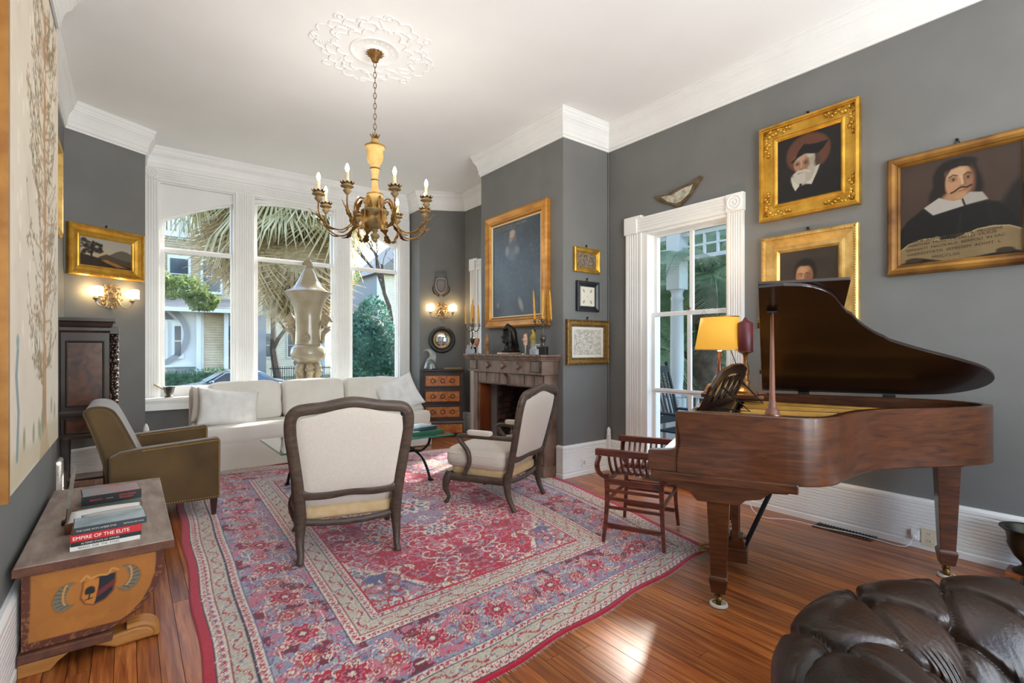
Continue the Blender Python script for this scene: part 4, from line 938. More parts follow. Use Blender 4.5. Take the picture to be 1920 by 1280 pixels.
def book(name, label, loc, w, d, h, rz, cover, page='#d8d0bd', spine=None, group=None, lines=(), soft=False, top=None):
    """closed book lying flat, spine facing -y"""
    t = thing(name, label, 'book', loc, rz, group)
    cm = mat('cover_' + cover[1:], cover, rough=.35, coat=.2); pm = mat('pages_' + page[1:], page, mixc(lin(page), (0.2, .18, .15), .3), rough=.9, scale=3, stretch=(1, 1, 120))
    MB().box(-w / 2 + .003, w / 2 - .003, -d / 2 + .004, d / 2 - .004, .003, h - .003).build('pages', pm, t)
    b = MB().box(-w / 2, w / 2, -d / 2, d / 2, 0, .003).box(-w / 2, w / 2, -d / 2, d / 2, h - .003, h); b.box(-w / 2, w / 2, -d / 2 - .002, -d / 2 + .003, 0, h)
    cv = b.build('cover', cm, t, bevel=.001)
    if spine: MB().box(-w / 2 + .001, w / 2 - .001, -d / 2 - .0026, -d / 2 - .002, .001, h - .001).build('spine_band', mat('spine_' + spine[1:], spine, rough=.4), cv)
    if top: MB().box(-w / 2 + .004, w / 2 - .004, -d / 2 + .004, d / 2 - .004, h, h + .0006).build('cover_print', top, cv)
    for (body, sz, x, z, colr) in lines:
        text(body, sz, mat('ink_' + colr[1:], colr, rough=.5), cv, (x, -d / 2 - .0032, z), (PI / 2, 0, 0), 'lettering', .0002)
    return t
G = 'books stacked on the painted chest'
M_print1 = mat('blue_grey_print', '#7f97a4', '#a9bcc4', rough=.3, scale=14, coat=.3); M_print2 = mat('red_blue_print', '#8fa3ad', '#b77f80', rough=.3, scale=10, coat=.3)
z = ZT; bx, by = -.085, 2.985
book('paperback_book', 'white spined book at the bottom of the stack nearest the chest front', (bx - .002, by, z), .245, .165, .019, .03, '#d9d4c8', group=G, lines=[('REACH  FOR  THE  STARS', .0125, -.095, .0095, '#3a352f')]); z += .0192
book('paperback_book', 'black spined book second from the bottom of the near stack', (bx + .002, by - .002, z), .247, .165, .018, .035, '#1d1b1a', group=G, lines=[('ALTERED STATE OF AFFAIRS', .0105, -.09, .009, '#d9d4c8')]); z += .0182
book('paperback_book', 'red spined book with large white title in the near stack', (bx + .002, by, z), .250, .165, .030, .03, '#c01f22', group=G, lines=[('EMPIRE OF THE ELITE', .021, -.118, .015, '#f1e9dc')]); z += .0302
book('paperback_book', 'dark slate book with pale cover on top of the near stack', (bx + .014, by + .012, z), .262, .17, .028, .045, '#2d3436', group=G, lines=[('THE HARE WITH AMBER EYES', .0105, -.12, .014, '#c9c6bb'), ('EDMUND DE WAAL', .0085, .045, .014, '#c9c6bb')], top=M_print1)
# wooden tray with letters behind the near stack
tr = thing('wooden_tray', 'low wooden tray holding letters between the book stacks', 'tray', (-.095, 3.30, ZT))
M_tray = wood('tray_wood', '#4d2d1c', '#6b4429')
MB().box(-.15, .15, -.13, .13, 0, .008).box(-.15, .15, -.13, -.122, .008, .05).box(-.15, .15, .122, .13, .008, .05).box(-.15, -.142, -.13, .13, .008, .05).box(.142, .15, -.13, .13, .008, .05).build('body', M_tray, tr, bevel=.002)
book('paperback_book', 'blue covered book lying in the wooden tray under the papers', (-.09, 3.28, ZT + .0085), .24, .17, .034, .05, '#6d9ab5', group=G, spine='#3b3530')
for k, (dx, dy, zz, rz, w_, d_, colr, lb, nm) in enumerate(((.0, .02, .044, .02, .29, .22, '#e4e3e2', 'large white sheet spread over the wooden tray', 'paper_sheet'), (.03, -.075, .049, .12, .24, .13, '#b9b7b4', 'grey envelope lying on the white sheet', 'envelope'))):
    b = MB(); b.grid(lambda u, v: ((u - .5) * w_, (v - .5) * d_, .004 * math.sin(u * 3) + .006 * v * (k == 1)), 10, 10); o = b.build(nm, mat('paper' + colr[1:], colr, rough=.8)); o.location = (-.095 + dx, 3.30 + dy, ZT + zz); o.rotation_euler = (0, 0, rz)
    sm = o.modifiers.new('thickness', 'SOLIDIFY'); sm.thickness = .001; tag(o, lb, 'paper')
book('hardcover_book', 'green edged book at the bottom of the back stack on the chest', (-.085, 3.72, ZT), .262, .20, .020, .07, '#4c5d56', group=G)
book('hardcover_book', 'thick black novel with red lettering on the back stack', (-.085, 3.715, ZT + .0202), .262, .20, .050, .09, '#191718', group=G, lines=[('FREEDOM', .012, -.10, .025, '#c33c34'), ('A NOVEL', .008, -.03, .025, '#b9a276'), ('JONATHAN', .014, .03, .032, '#c33c34'), ('FRANZEN', .014, .03, .018, '#c33c34')], top=M_print2)
# slim steel strip on a wire with a black foot
q = thing('metal_stand', 'slim steel strip standing on a wire with black foot on the chest', 'stand', (-.255, 3.36, ZT))
MB().box(-.016, .016, -.016, .016, 0, .022).build('foot', M_black, q, bevel=.002)
MB().tube([(0, 0, .02), (.004, .03, .07)], .0018, 6).build('wire', M_blackmetal, q)
b = MB(); b.T = Matrix.Translation((.004, .03, .07)) @ Matrix.Rotation(math.radians(-42), 4, 'X') @ Matrix.Rotation(.05, 4, 'Y'); b.prism([(-.009, 0), (.009, 0), (.014, .24), (-.004, .245)], -.0015, .0015, 'xz'); b.build('strip', mat('brushed_steel', '#77726b', '#8d8880', rough=.4, metal=.8, scale=20), q)

# ---------------------------------------------------------------- burl cabinet on stand
M_burl = mat('burl_walnut', '#2e160b', '#6b3a1a', rough=.3, coat=.5, scale=7, detail=8, distort=1.6, lo=.3, hi=.72)
M_walnut = wood('dark_walnut', '#20110a', '#38200f', rough=.35)
def make_cabinet():
    c = thing('burl_cabinet', 'tall dark burl cabinet with carved corner columns against the far left wall', 'cabinet', (-.33, 6.28, 0))
    x0, x1, y0, y1 = -.185, .175, -.02, .70 - .42; y1 = .30
    MB().box(x0, x1, y0, y1, .50, 1.56).build('case', M_walnut, c, bevel=.004)
    MB().sweep([(x0 - .0, y0), (x1, y0), (x1, y1), (x0, y1)], [(0, 1.50), (-.008, 1.52), (-.008, 1.55), (-.02, 1.56), (-.03, 1.60), (-.045, 1.61), (-.045, 1.64), (0, 1.64)], closed=True).build('cornice', M_walnut, c, recalc=True); MB().box(x0, x1, y0, y1, 1.56, 1.635).build('cornice_top', M_walnut, c)
    MB().sweep([(x0, y0), (x1, y0), (x1, y1), (x0, y1)], [(0, .70), (-.02, .70), (-.025, .72), (-.012, .74), (-.01, .76), (0, .76)], closed=True).build('waist_moulding', M_walnut, c, recalc=True)
    MB().sweep([(x0, y0), (x1, y0), (x1, y1), (x0, y1)], [(0, .495), (-.015, .495), (-.02, .52), (-.008, .54), (0, .54)], closed=True).build('base_moulding', M_walnut, c, recalc=True)
    def panel(a0, a1, z0, z1, nm):
        MB().box(a0, a1, y0 - .004, y0, z0, z1).build(nm, M_burl, c)
        MB().sweep([(a0, z0), (a0, z1), (a1, z1), (a1, z0)], [(0, 0), (.018, 0), (.018, .008), (.006, .012), (0, .006)], closed=True)
        b = MB(); b.T = Matrix(((1, 0, 0, 0), (0, 0, -1, y0 - .0), (0, 1, 0, 0), (0, 0, 0, 1))); b.sweep([(a0, z0), (a1, z0), (a1, z1), (a0, z1)], [(-.004, 0), (.016, 0), (.016, .005), (.006, .010), (-.004, .006)], closed=True); b.build(nm + '_moulding', M_walnut, c, recalc=True)
    panel(x0 + .04, x1 - .04, .80, 1.42, 'side_panel'); panel(x0 + .03, x1 - .03, .545, .69, 'drawer_side_panel')
    # carved front columns: stacked knots of figures and foliage
    for y in (y0 + .035, y1 - .035):
        b = MB(); rnd = random.Random(4); zz = .80
        while zz < 1.50:
            r = rnd.uniform(.022, .036)
            for k in range(4):
                a = rnd.uniform(0, 6.28); b.ell((x1 + .035 + .018 * math.cos(a), y + .02 * math.sin(a), zz), (r * .75, r * .8, r * .9), 8, 6)
            zz += r * 1.05
        b.build('carved_column', M_walnut, c)
        MB().box(x1, x1 + .075, y - .04, y + .04, .72, .79).box(x1, x1 + .07, y - .035, y + .035, 1.49, 1.56).build('column_block', M_walnut, c, bevel=.004)
    MB().box(x1, x1 + .006, y0 + .08, y1 - .08, .80, 1.48).build('door', M_burl, c, bevel=.003)
    for (lx, ly) in ((x0 + .03, y0 + .03), (x1 - .03, y0 + .03), (x0 + .03, y1 - .03), (x1 - .03, y1 - .03)):
        b = MB(); b.T = Matrix.Translation((lx, ly, 0)); b.taper(0, .50, (.02, .02), (.028, .028)); b.build('leg', M_walnut, c, bevel=.003)
    MB().box(x0 + .01, x1 - .01, y0 + .02, y1 - .02, .09, .11).build('stretcher_shelf', M_walnut, c, bevel=.003)
make_cabinet()

# ---------------------------------------------------------------- tall family-tree hanging on the near left wall
def make_tapestry():
    y0, y1, z0, z1 = 2.66, 4.40, .77, 3.36; X = XN + .028
    r = thing('family_tree_painting', 'tall cream canvas painted with a branching tree in a gold frame', 'painting', (X, y1, z0), PI / 2)
    w, h = y1 - y0, z1 - z0      # local x runs towards +y after the turn, so place from y0
    r.location = (X, y0, z0)
    P = Paint(w, h, 260, 330, '#d9cdbb'); P.mottle(6, .10, 3); P.blend(np.clip((P.noise(12, 7) - .55) * 4, 0, 1) * .3, '#cbb9a2')
    rng = np.random.default_rng(9)
    tx = .62
    trunk = [(tx - .015, .0), (tx + .02, .15), (tx - .01, .3), (tx + .03, .5), (tx + .0, .7), (tx + .02, .9)]
    P.line(trunk, .018, '#b58e68'); P.poly([(tx - .11, .0), (tx - .05, .06), (tx - .03, .22), (tx + .04, .22), (tx + .05, .07), (tx + .12, .0)], '#b08a66')
    for k in range(14):
        yb = .16 + k * .058; P.ell(tx + .01 + .012 * math.sin(k * 2), yb, .030, .026, '#b8906a', .3)
    for k in range(120):
        yb = rng.uniform(.14, .96); sg = rng.choice([-1, 1]); L = rng.uniform(.08, .33); xs = tx + sg * .015; pts = [(xs, yb), (xs + sg * L * .4, yb + rng.uniform(.0, .03)), (xs + sg * L * .8, yb + rng.uniform(.02, .07)), (xs + sg * L, yb + rng.uniform(.05, .11))]
        P.line(pts, .0042, '#a58a68', .75)
        for q in range(12):
            t = rng.uniform(.3, 1.); i = min(2, int(t * 3)); f = t * 3 - i; x = pts[i][0] + (pts[i + 1][0] - pts[i][0]) * f; y = pts[i][1] + (pts[i + 1][1] - pts[i][1]) * f
            P.ell(x + rng.normal(0, .012), y + rng.normal(0, .010), .008, .004, rng.choice(['#7f8268', '#8d8a72', '#73735c', '#9a8f74', '#98705c']), .5, rng.uniform(0, 3), .9)
    for k in range(46): P.ell(rng.uniform(.12, .95), rng.uniform(.18, .95), .013, .014, '#e6dccb', .3, 0, .9)
    # landscape at the foot: blue figure, shrubs
    P.poly([(0, 0), (1, 0), (1, .05), (.7, .06), (.4, .045), (.2, .06), (0, .05)], '#c2b393', .02, .7)
    P.line([(.14, .05), (.16, .12), (.13, .18), (.15, .22)], .016, '#7d9096', .9); P.ell(.15, .235, .02, .012, '#8fa2a4')
    for k in range(9): P.ell(rng.uniform(.2, .95), rng.uniform(.05, .10), .02, .02, '#8c9474', .5, 0, .8)
    P.blend(np.clip((.012 - np.minimum(P.X, 1 - P.X)) * 200, 0, 1), '#cfc1a8')
    P.build('canvas', attr_mat('canvas_paint', rough=.7, spec=.2, bump=.2, bscale=300), r)
    fr = MB().box(-.035, .0, -.012, .03, -.0, h).build('frame_edge', mat('gilt_edge', '#96602a', '#b07a38', rough=.4, metal=.3, scale=9), r)
    MB().box(0, w, .002, .026, 0, h).build('stretcher', mat('canvas_edge', '#cbbfa9', rough=.8), r)
make_tapestry()
# ================================================================== framed pictures
M_gold = mat('bright_gilt', '#b07f2a', '#d8a945', rough=.32, metal=.75, scale=9, bump=.12, bscale=60, lo=.3, hi=.7)
M_gold2 = mat('pale_gilt', '#b08a48', '#d0ad68', rough=.42, metal=.6, scale=12, bump=.15, bscale=80)
M_goldworn = mat('worn_gilt', '#5f3a1c', '#b07f3a', rough=.4, metal=.5, scale=3.5, bump=.15, bscale=40, lo=.38, hi=.72)
M_honey = mat('honey_gilt_wood', '#a8691f', '#c98b37', rough=.4, metal=.35, scale=4, stretch=(1, 1, 4), bump=.08)
M_bronzefr = mat('bronzed_frame', '#5d421f', '#8d6a35', rough=.45, metal=.5, scale=30, bump=.3, bscale=120)
M_blackfr = mat('black_frame', '#17181b', '#24262a', rough=.35, scale=8)
M_paintv = attr_mat('varnished_paint', rough=.38, spec=.45, bump=.08, bscale=260)
M_paper = attr_mat('printed_paper', rough=.8, spec=.2)
RECT = Matrix.Rotation(PI / 2, 4, 'X')
def moulding(w, h, prof, name, m, parent, d=0):
    """frame of outer size w x h (origin lower left, in the xz plane), profile = (inward, out from the wall)"""
    b = MB(); b.T = RECT; b.sweep([(d, d), (w - d, d), (w - d, h - d), (d, h - d)], prof, closed=True); return b.build(name, m, parent, recalc=True)
def picture(name, label, cat, loc, rz, w, h, fw, prof, m, paint, pm=None, tilt=0, hook=True, depth=.012, group=None):
    p = thing(name, label, cat, loc, rz, group)
    if tilt: p.rotation_euler = (tilt, 0, rz)
    moulding(w, h, prof, 'frame', m, p)
    MB().box(fw * .5, w - fw * .5, -.008, -.001, fw * .5, h - fw * .5).build('backing', M_black, p)
    if paint is not None:
        c = paint.build('canvas', pm or M_paintv, p); c.location = (fw - .004, -depth, fw - .004); c.scale = ((w - 2 * fw + .008) / paint.w, 1, (h - 2 * fw + .008) / paint.h)
    if hook:
        b = MB(); b.tube([(w / 2 - .02, -.006, h - .005), (w / 2, -.004, h + .03), (w / 2 + .02, -.006, h - .005)], .003, 6); b.at(w / 2, -.006, h + .03, rx=PI / 2).lathe([(0, 0), (.009, 0), (.007, .012), (0, .014)], 10); b.build('hanging_hook', M_blackmetal, p)
    return p
def face(P, cx, cy, sx, sy, skin='#b98a66', dark='#6d4630', look=0., brow='#33231a', tilt=0):
    """eyes, brow, nose and mouth on a face ellipse"""
    P.ell(cx, cy, sx, sy, skin, .18, tilt); P.ell(cx + sx * .55, cy - sy * .1, sx * .5, sy * .8, dark, .9, tilt, .55); P.ell(cx - sx * .15, cy + sy * .5, sx * .6, sy * .35, '#d3a984', .9, 0, .6); P.ell(cx - sx * .35, cy - sy * .15, sx * .3, sy * .22, '#c88f70', .9, 0, .5)
    for k in (-1, 1):
        ex, ey = cx + k * sx * .38 + look * sx, cy + sy * .08
        P.ell(ex, ey + sy * .02, sx * .24, sy * .13, dark, .8, 0, .6); P.ell(ex, ey, sx * .15, sy * .05, '#cbb8a6', .4); P.ell(ex + sx * .02, ey, sx * .065, sy * .055, '#1d130e', .4)
        P.line([(ex - sx * .2, ey + sy * .15), (ex, ey + sy * .2), (ex + sx * .2, ey + sy * .15)], sx * .04, brow, .85)
    nx = cx + look * sx
    P.line([(nx + sx * .02, cy + sy * .12), (nx + sx * .10, cy - sy * .18), (nx + sx * .02, cy - sy * .26)], sx * .04, dark, .7); P.line([(nx - sx * .03, cy + sy * .1), (nx, cy - sy * .18)], sx * .05, '#d9b08c', .8)
    P.line([(nx - sx * .2, cy - sy * .5), (nx, cy - sy * .47), (nx + sx * .22, cy - sy * .5)], sx * .04, '#7d3f33', .9)
# ---- old man in a black hat (upper portrait, right wall)
P = Paint(.46, .52, 150, 165, '#1c1715'); P.mottle(5, .2, 3)
P.ell(.50, .69, .355, .30, '#5b3423', .05); P.ell(.50, .69, .33, .275, '#6b402c', .1); P.mottle(8, .12, 6)
P.poly([(0, 0), (1, 0), (1, .3), (.8, .42), (.68, .46), (.25, .38), (.1, .3), (0, .2)], '#141110', .03)
P.ell(.57, .50, .12, .20, '#4b3a2e', .4)                                             # shaded side of the head
P.poly([(.235, .37), (.255, .24), (.30, .15), (.37, .22), (.46, .23), (.56, .20), (.64, .36), (.685, .47), (.6, .45), (.4, .3)], '#cfc7b9', .015)
P.ell(.41, .56, .135, .155, '#b58c6e', .2); P.ell(.50, .52, .06, .13, '#7d5640', .7, 0, .7); P.ell(.38, .64, .09, .05, '#cfa88a', .7, 0, .7)
P.ell(.565, .60, .05, .10, '#b3a68f', .5); P.ell(.54, .66, .06, .05, '#c7bba5', .5)
for ex, w in ((.335, .032), (.47, .036)):
    P.ell(ex, .555, w * 1.2, .028, '#6d4a36', .8, 0, .8); P.ell(ex, .548, w * .6, .008, '#9a8672', .5); P.ell(ex, .549, .012, .013, '#20150f', .4); P.line([(ex - w, .585), (ex, .60), (ex + w, .59)], .008, '#8d7c69', .9)
P.line([(.395, .57), (.375, .48), (.40, .46), (.425, .475)], .009, '#8a5a42', .8); P.line([(.40, .58), (.39, .49)], .009, '#d5ae90', .8); P.ell(.46, .49, .04, .03, '#b8755a', .8, 0, .6)
P.ell(.41, .335, .165, .115, '#b5aa98', .35); P.ell(.38, .33, .13, .10, '#cdc5b6', .6); P.ell(.54, .38, .07, .15, '#bdb3a2', .5, -.2); P.line([(.285, .40), (.34, .435), (.40, .425), (.46, .435), (.53, .40)], .016, '#d3cbbc', .9); P.line([(.34, .405), (.42, .41)], .006, '#8a5040', .9)
P.poly([(.22, .60), (.30, .66), (.36, .76), (.44, .84), (.54, .81), (.64, .80), (.82, .80), (.74, .70), (.66, .64), (.56, .66), (.46, .69), (.34, .65), (.27, .59)], '#0b0909', .015)
P.poly([(.235, .37), (.255, .24), (.30, .15), (.37, .22), (.33, .25), (.27, .31)], '#dcd5c9', .01); P.poly([(.46, .235), (.555, .20), (.64, .36), (.685, .47), (.63, .42), (.56, .28)], '#d3ccbf', .01)
P.ell(.385, .225, .022, .02, '#18130f', .4)
pr_wide = [(0, 0), (0, .055), (.018, .062), (.022, .05), (.03, .048), (.034, .03), (.10, .026), (.112, .032), (.122, .03), (.135, .014), (.135, 0)]
P.c *= .62
p1 = picture('portrait_painting', 'portrait of a white-bearded man in black hat in gilt frame with carved corners', 'painting', (XR - .002, 2.10, 2.41), -PI / 2, .73, .78, .135, pr_wide, M_gold, P, group='portraits on the right wall')
def leafwork(parent, pts, m, seed):
    rnd = random.Random(seed); b = MB()
    for (x, z, dx, dz, n) in pts:
        for k in range(n):
            t = k / n; px, pz = x + dx * t, z + dz * t; off = .016 * math.sin(k * 1.9); qx, qz = px + (off if dz else 0), pz + (off if dx else 0)
            b.ell((qx, -.034, qz), (.013 * (1 - .4 * t) + .003, .008, .013 * (1 - .4 * t) + .003), 8, 5)
            b.tube([(qx + .018 * math.cos(a), -.034, qz + .018 * math.sin(a)) for a in [k * 1.3 + j * .6 for j in range(6)]], [.004, .005, .005, .004, .003, .002], 5)
    return b.build('carved_leafwork', m, parent)
for (cx, cz, sx, sz) in ((.055, .055, 1, 1), (.675, .055, -1, 1), (.055, .725, 1, -1), (.675, .725, -1, -1)):
    leafwork(p1, [(cx, cz, sx * .20, 0, 9), (cx, cz, 0, sz * .20, 9)], M_gold, 1)
# ---- dark-haired man (lower portrait)
P = Paint(.42, .5, 104, 124, '#3a3128'); P.mottle(4, .3, 5); P.poly([(0, 0), (1, 0), (1, .28), (.75, .36), (.25, .36), (0, .25)], '#171311', .04); P.ell(.46, .62, .19, .23, '#1a120d', .25); face(P, .44, .56, .145, .19, '#b07a55', '#5d3623', -.06); P.poly([(.27, .70), (.32, .80), (.46, .85), (.60, .80), (.63, .62), (.57, .73), (.45, .72), (.33, .74)], '#1c140f', .03)
pr_egg = [(0, 0), (0, .04), (.012, .05), (.03, .05), (.034, .038), (.05, .034), (.09, .022), (.11, .03), (.125, .03), (.142, .012), (.142, 0)]
P.c *= .7
p2 = picture('portrait_painting', 'portrait of a dark-haired man half hidden behind the raised piano lid', 'painting', (XR - .002, 2.09, 1.52), -PI / 2, .71, .755, .142, pr_egg, M_gold2, P, group='portraits on the right wall')
def beads(parent, w, h, inset, y, r, step, m, name='beading', sides='tblr'):
    b = MB()
    def run(x0, z0, x1, z1):
        n = int(max(abs(x1 - x0), abs(z1 - z0)) / step)
        for k in range(n + 1): b.ell((x0 + (x1 - x0) * k / n, y, z0 + (z1 - z0) * k / n), (r, r * .8, r), 6, 4)
    if 'b' in sides: run(inset, inset, w - inset, inset)
    if 't' in sides: run(inset, h - inset, w - inset, h - inset)
    if 'l' in sides: run(inset, inset, inset, h - inset)
    if 'r' in sides: run(w - inset, inset, w - inset, h - inset)
    o = b.build(name, m, parent); o['kind'] = 'stuff'; return o
beads(p2, .71, .755, .02, -.05, .008, .0185, M_gold2)
# ---- man with moustache and white collar, scroll below
P = Paint(.60, .66, 230, 250, '#4a382d'); P.mottle(4, .18, 8)
P.poly([(1, .70), (.93, .64), (.86, .52), (.80, .42), (.85, .2), (1, 0)], '#171211', .06, .9)
P.poly([(0, .34), (.07, .44), (.22, .545), (.30, .5), (.5, .5), (.74, .52), (.83, .49), (.92, .36), (1, .2), (1, 0), (0, 0)], '#15120f', .02); P.line([(.53, .44), (.51, .18)], .010, '#23241f', .8); P.line([(.74, .50), (.8, .25)], .012, '#1d1e1a', .7)
P.ell(.44, .80, .145, .165, '#20160f', .2); P.ell(.355, .66, .085, .13, '#22170f', .45, -.3); P.ell(.635, .71, .07, .15, '#22170f', .5, .15); P.ell(.52, .915, .14, .055, '#1c130d', .3); P.ell(.60, .84, .06, .09, '#1e140e', .4)
P.ell(.47, .59, .10, .07, '#9c7150', .35)
P.ell(.515, .745, .112, .165, '#b98b64', .15); P.ell(.48, .60, .075, .05, '#b0825c', .5)
P.ell(.60, .73, .045, .13, '#8d5d42', .7, 0, .7); P.ell(.50, .83, .085, .06, '#cba27c', .6, 0, .8); P.ell(.455, .69, .045, .045, '#c08765', .8, 0, .6)
for ex, w in ((.467, .033), (.585, .028)):
    P.ell(ex, .775, w * 1.15, .026, '#7a5238', .8, 0, .75); P.ell(ex, .768, w * .62, .008, '#9c8670', .5); P.ell(ex + .003, .769, .011, .011, '#20140d', .4); P.line([(ex - w, .798), (ex, .815), (ex + w, .802)], .007, '#41291a', .9)
P.line([(.545, .79), (.565, .715), (.545, .695), (.525, .70)], .008, '#8a5a3f', .8); P.line([(.535, .79), (.545, .72)], .010, '#d6ad86', .8)
P.line([(.45, .645), (.48, .655), (.515, .68), (.545, .685), (.575, .675), (.60, .683), (.615, .69)], .009, '#27170e', .95); P.line([(.515, .65), (.565, .655)], .007, '#9a5543', .9); P.ell(.53, .60, .05, .025, '#c09068', .6, 0, .7)
P.poly([(.40, .80), (.42, .89), (.50, .925), (.60, .90), (.63, .84), (.60, .87), (.52, .885), (.45, .87)], '#1d130c', .02)
P.poly([(.22, .545), (.35, .62), (.42, .585), (.47, .565), (.53, .57), (.555, .505), (.30, .46)], '#b5aca1', .01); P.poly([(.535, .57), (.60, .625), (.70, .605), (.745, .53), (.57, .51)], '#aaa196', .01); P.line([(.545, .57), (.565, .505)], .007, '#14110f')
P.poly([(0, .14), (.08, .20), (.2, .235), (.30, .235), (.36, .205), (.48, .20), (.58, .235), (.66, .265), (.78, .275), (.9, .26), (1, .21), (1, .02), (.9, .05), (.8, .03), (.62, .01), (.4, .0), (.2, .05), (.1, .03), (0, .01)], '#8d7551', .012); P.blend(np.clip((P.noise(5, 44) - .5) * 3, 0, 1) * (P.Y < .25) * .25, '#5d4a30')
P.line([(0, .14), (.08, .20), (.2, .235), (.30, .235), (.36, .205), (.48, .20), (.58, .235), (.66, .265), (.78, .275), (.9, .26), (1, .21)], .006, '#b59d74', .8)
for cx in (.33, .585): P.ell(cx, .225, .03, .022, '#a89068', .3)
P.ell(.13, .035, .08, .025, '#3d2f20', .3); P.ell(.87, .045, .07, .025, '#3d2f20', .3)
pr_round = [(0, 0), (.002, .03), (.015, .045), (.035, .05), (.052, .042), (.06, .028), (.066, .03), (.075, .014), (.075, 0)]
P.c *= .66
p3 = picture('portrait_painting', 'portrait of a man with moustache and broad white collar above a lettered scroll', 'painting', (XR - .002, 1.21, 1.855), -PI / 2, .75, .82, .075, pr_round, M_goldworn, P, group='portraits on the right wall')
M_scr = mat('scroll_ink', '#3d2d1d', rough=.6)
for k, (tx, zz, xx, ss, tl) in enumerate((('DE B  ATENTIS  INCLYTA  PROGENI', .272, .19, .023, .07), ('PERITHEI  MONTESFERELLI  HUIUS', .245, .16, .024, .10), ('EFFIGIATI  NICOLAUS  BERPOLI  IN SAC', .215, .145, .023, .10), ('HAEREDITATIS  SEMISSEM  ADIVIT  L', .185, .15, .024, .08), ('MDCCLXII', .155, .33, .025, .05))):
    text(tx, ss, M_scr, p3, (xx * .75, -.0135, zz - .05), (PI / 2, -tl * .6, 0), 'lettering', .0002, sx=1.22)
# ---- portrait over the mantel
P = Paint(.90, 1.16, 120, 156, '#39404a'); P.mottle(5, .25, 4); n = P.noise(3, 12); P.blend(np.clip((n - .45) * 2, 0, 1) * .4, '#6a747e'); n = P.noise(40, 15, 2); P.blend(np.clip((n - .6) * 4, 0, 1) * .18, '#7d868e')  # canvas ground lightened so its colour carries the reflections
face(P, .43, .815, .072, .075, '#8b766c', '#4c474b', -.1); P.ell(.43, .885, .055, .03, '#a8948a', .6); P.ell(.44, .735, .10, .07, '#50555c', .7); P.ell(.32, .70, .04, .05, '#8d8e92', .7, 0, .6); P.ell(.52, .69, .05, .04, '#7d8086', .8, 0, .6); P.ell(.42, .64, .08, .05, '#6c7078', .9, 0, .5); P.ell(.60, .12, .035, .07, '#9a918c', .8, .4, .8); P.ell(.12, .13, .03, .03, '#8c858a', .9, 0, .6)
pr_fl = [(0, 0), (0, .045), (.02, .055), (.075, .045), (.085, .05), (.10, .045), (.115, .02), (.13, .018), (.13, 0)]
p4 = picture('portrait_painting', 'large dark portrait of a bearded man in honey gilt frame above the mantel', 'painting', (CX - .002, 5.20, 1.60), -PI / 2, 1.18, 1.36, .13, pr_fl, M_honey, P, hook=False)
moulding(1.18 - .236, 1.36 - .236, [(0, 0), (0, .03), (.012, .03), (.016, .014), (.016, 0)], 'inner_fillet', mat('pale_fillet', '#d9c7a0', rough=.5), p4).location = (.118, 0, .118)
M_pl = mat('portrait_letters', '#9a8f78', rough=.6)
for k, (tx, zz) in enumerate((('ORATE PRO ANIMA VENERABILIS PATRIS ET DOMINI', 1.195), ('AETATIS SVAE  ANNO DOMINI MDLXXXIII', 1.165))): text(tx, .028, M_pl, p4, (.16, -.0135, zz), (PI / 2, 0, 0), sx=.95 if k == 0 else .8)
# ---- three small frames on the side of the chimney breast
P = Paint(.26, .17, 60, 40, '#2a1d16'); rg = np.random.default_rng(5); P.blend((rg.random((40, 60)) > .55) * .8, '#b3a189'); P.blend((P.noise(12, 3) > .62) * .6, '#5d4636')
picture('small_framed_relief', 'small gilt frame with dark patterned panel on the chimney side', 'picture', (3.724, CY0 - .002, 2.166), 0, .392, .262, .055, [(0, 0), (0, .03), (.015, .036), (.04, .026), (.055, .01), (.055, 0)], M_gold, P)
P = Paint(.2, .19, 60, 60, '#d6cdbc')
for (cx, cy, r_) in ((.25, .78, .6), (.75, .78, -.6), (.25, .22, -.5), (.75, .22, .6)): P.ell(cx, cy, .05, .10, '#77786f', .5, r_, .8)
P.ell(.5, .5, .03, .03, '#a8a195', .5)
picture('small_framed_print', 'black framed botanical print hung below the gilt relief', 'picture', (3.764, CY0 - .002, 1.748), 0, .335, .324, .06, [(0, 0), (0, .03), (.02, .035), (.045, .02), (.052, .024), (.06, .01), (.06, 0)], M_blackfr, P, M_paper)
P = Paint(.49, .34, 110, 80, '#d9d2c6'); m_ = ((P.X > .08) & (P.X < .92) & (P.Y > .09) & (P.Y < .91)); P.blend(m_ * .6, '#c8bfb0'); nz = P.noise(26, 6, 3); P.blend(((nz > .54) & m_) * .45, '#8d8578'); P.blend(((P.noise(50, 9, 2) > .6) & m_) * .4, '#7a736a')
pf3 = picture('framed_print', 'pale engraving in a wide bronzed frame beside the mantel', 'picture', (3.617, CY0 - .002, 1.178), 0, .637, .477, .075, [(0, 0), (0, .035), (.012, .042), (.02, .034), (.055, .03), (.062, .036), (.075, .012), (.075, 0)], M_bronzefr, P, M_paper)
b = MB()
for k in range(26):
    for (x, z) in ((.037, .03 + k * .0165), (.60, .03 + k * .0165)): b.tube([(x - .015, -.034, z - .006), (x, -.037, z + .006), (x + .015, -.034, z - .006)], .0025, 5)
for k in range(34):
    for z in (.037, .44): b.tube([(.05 + k * .0165 - .006, -.034, z - .015), (.05 + k * .0165 + .006, -.037, z), (.05 + k * .0165 - .006, -.034, z + .015)], .0025, 5)
b.build('scrollwork', M_gold2, pf3)['kind'] = 'stuff'
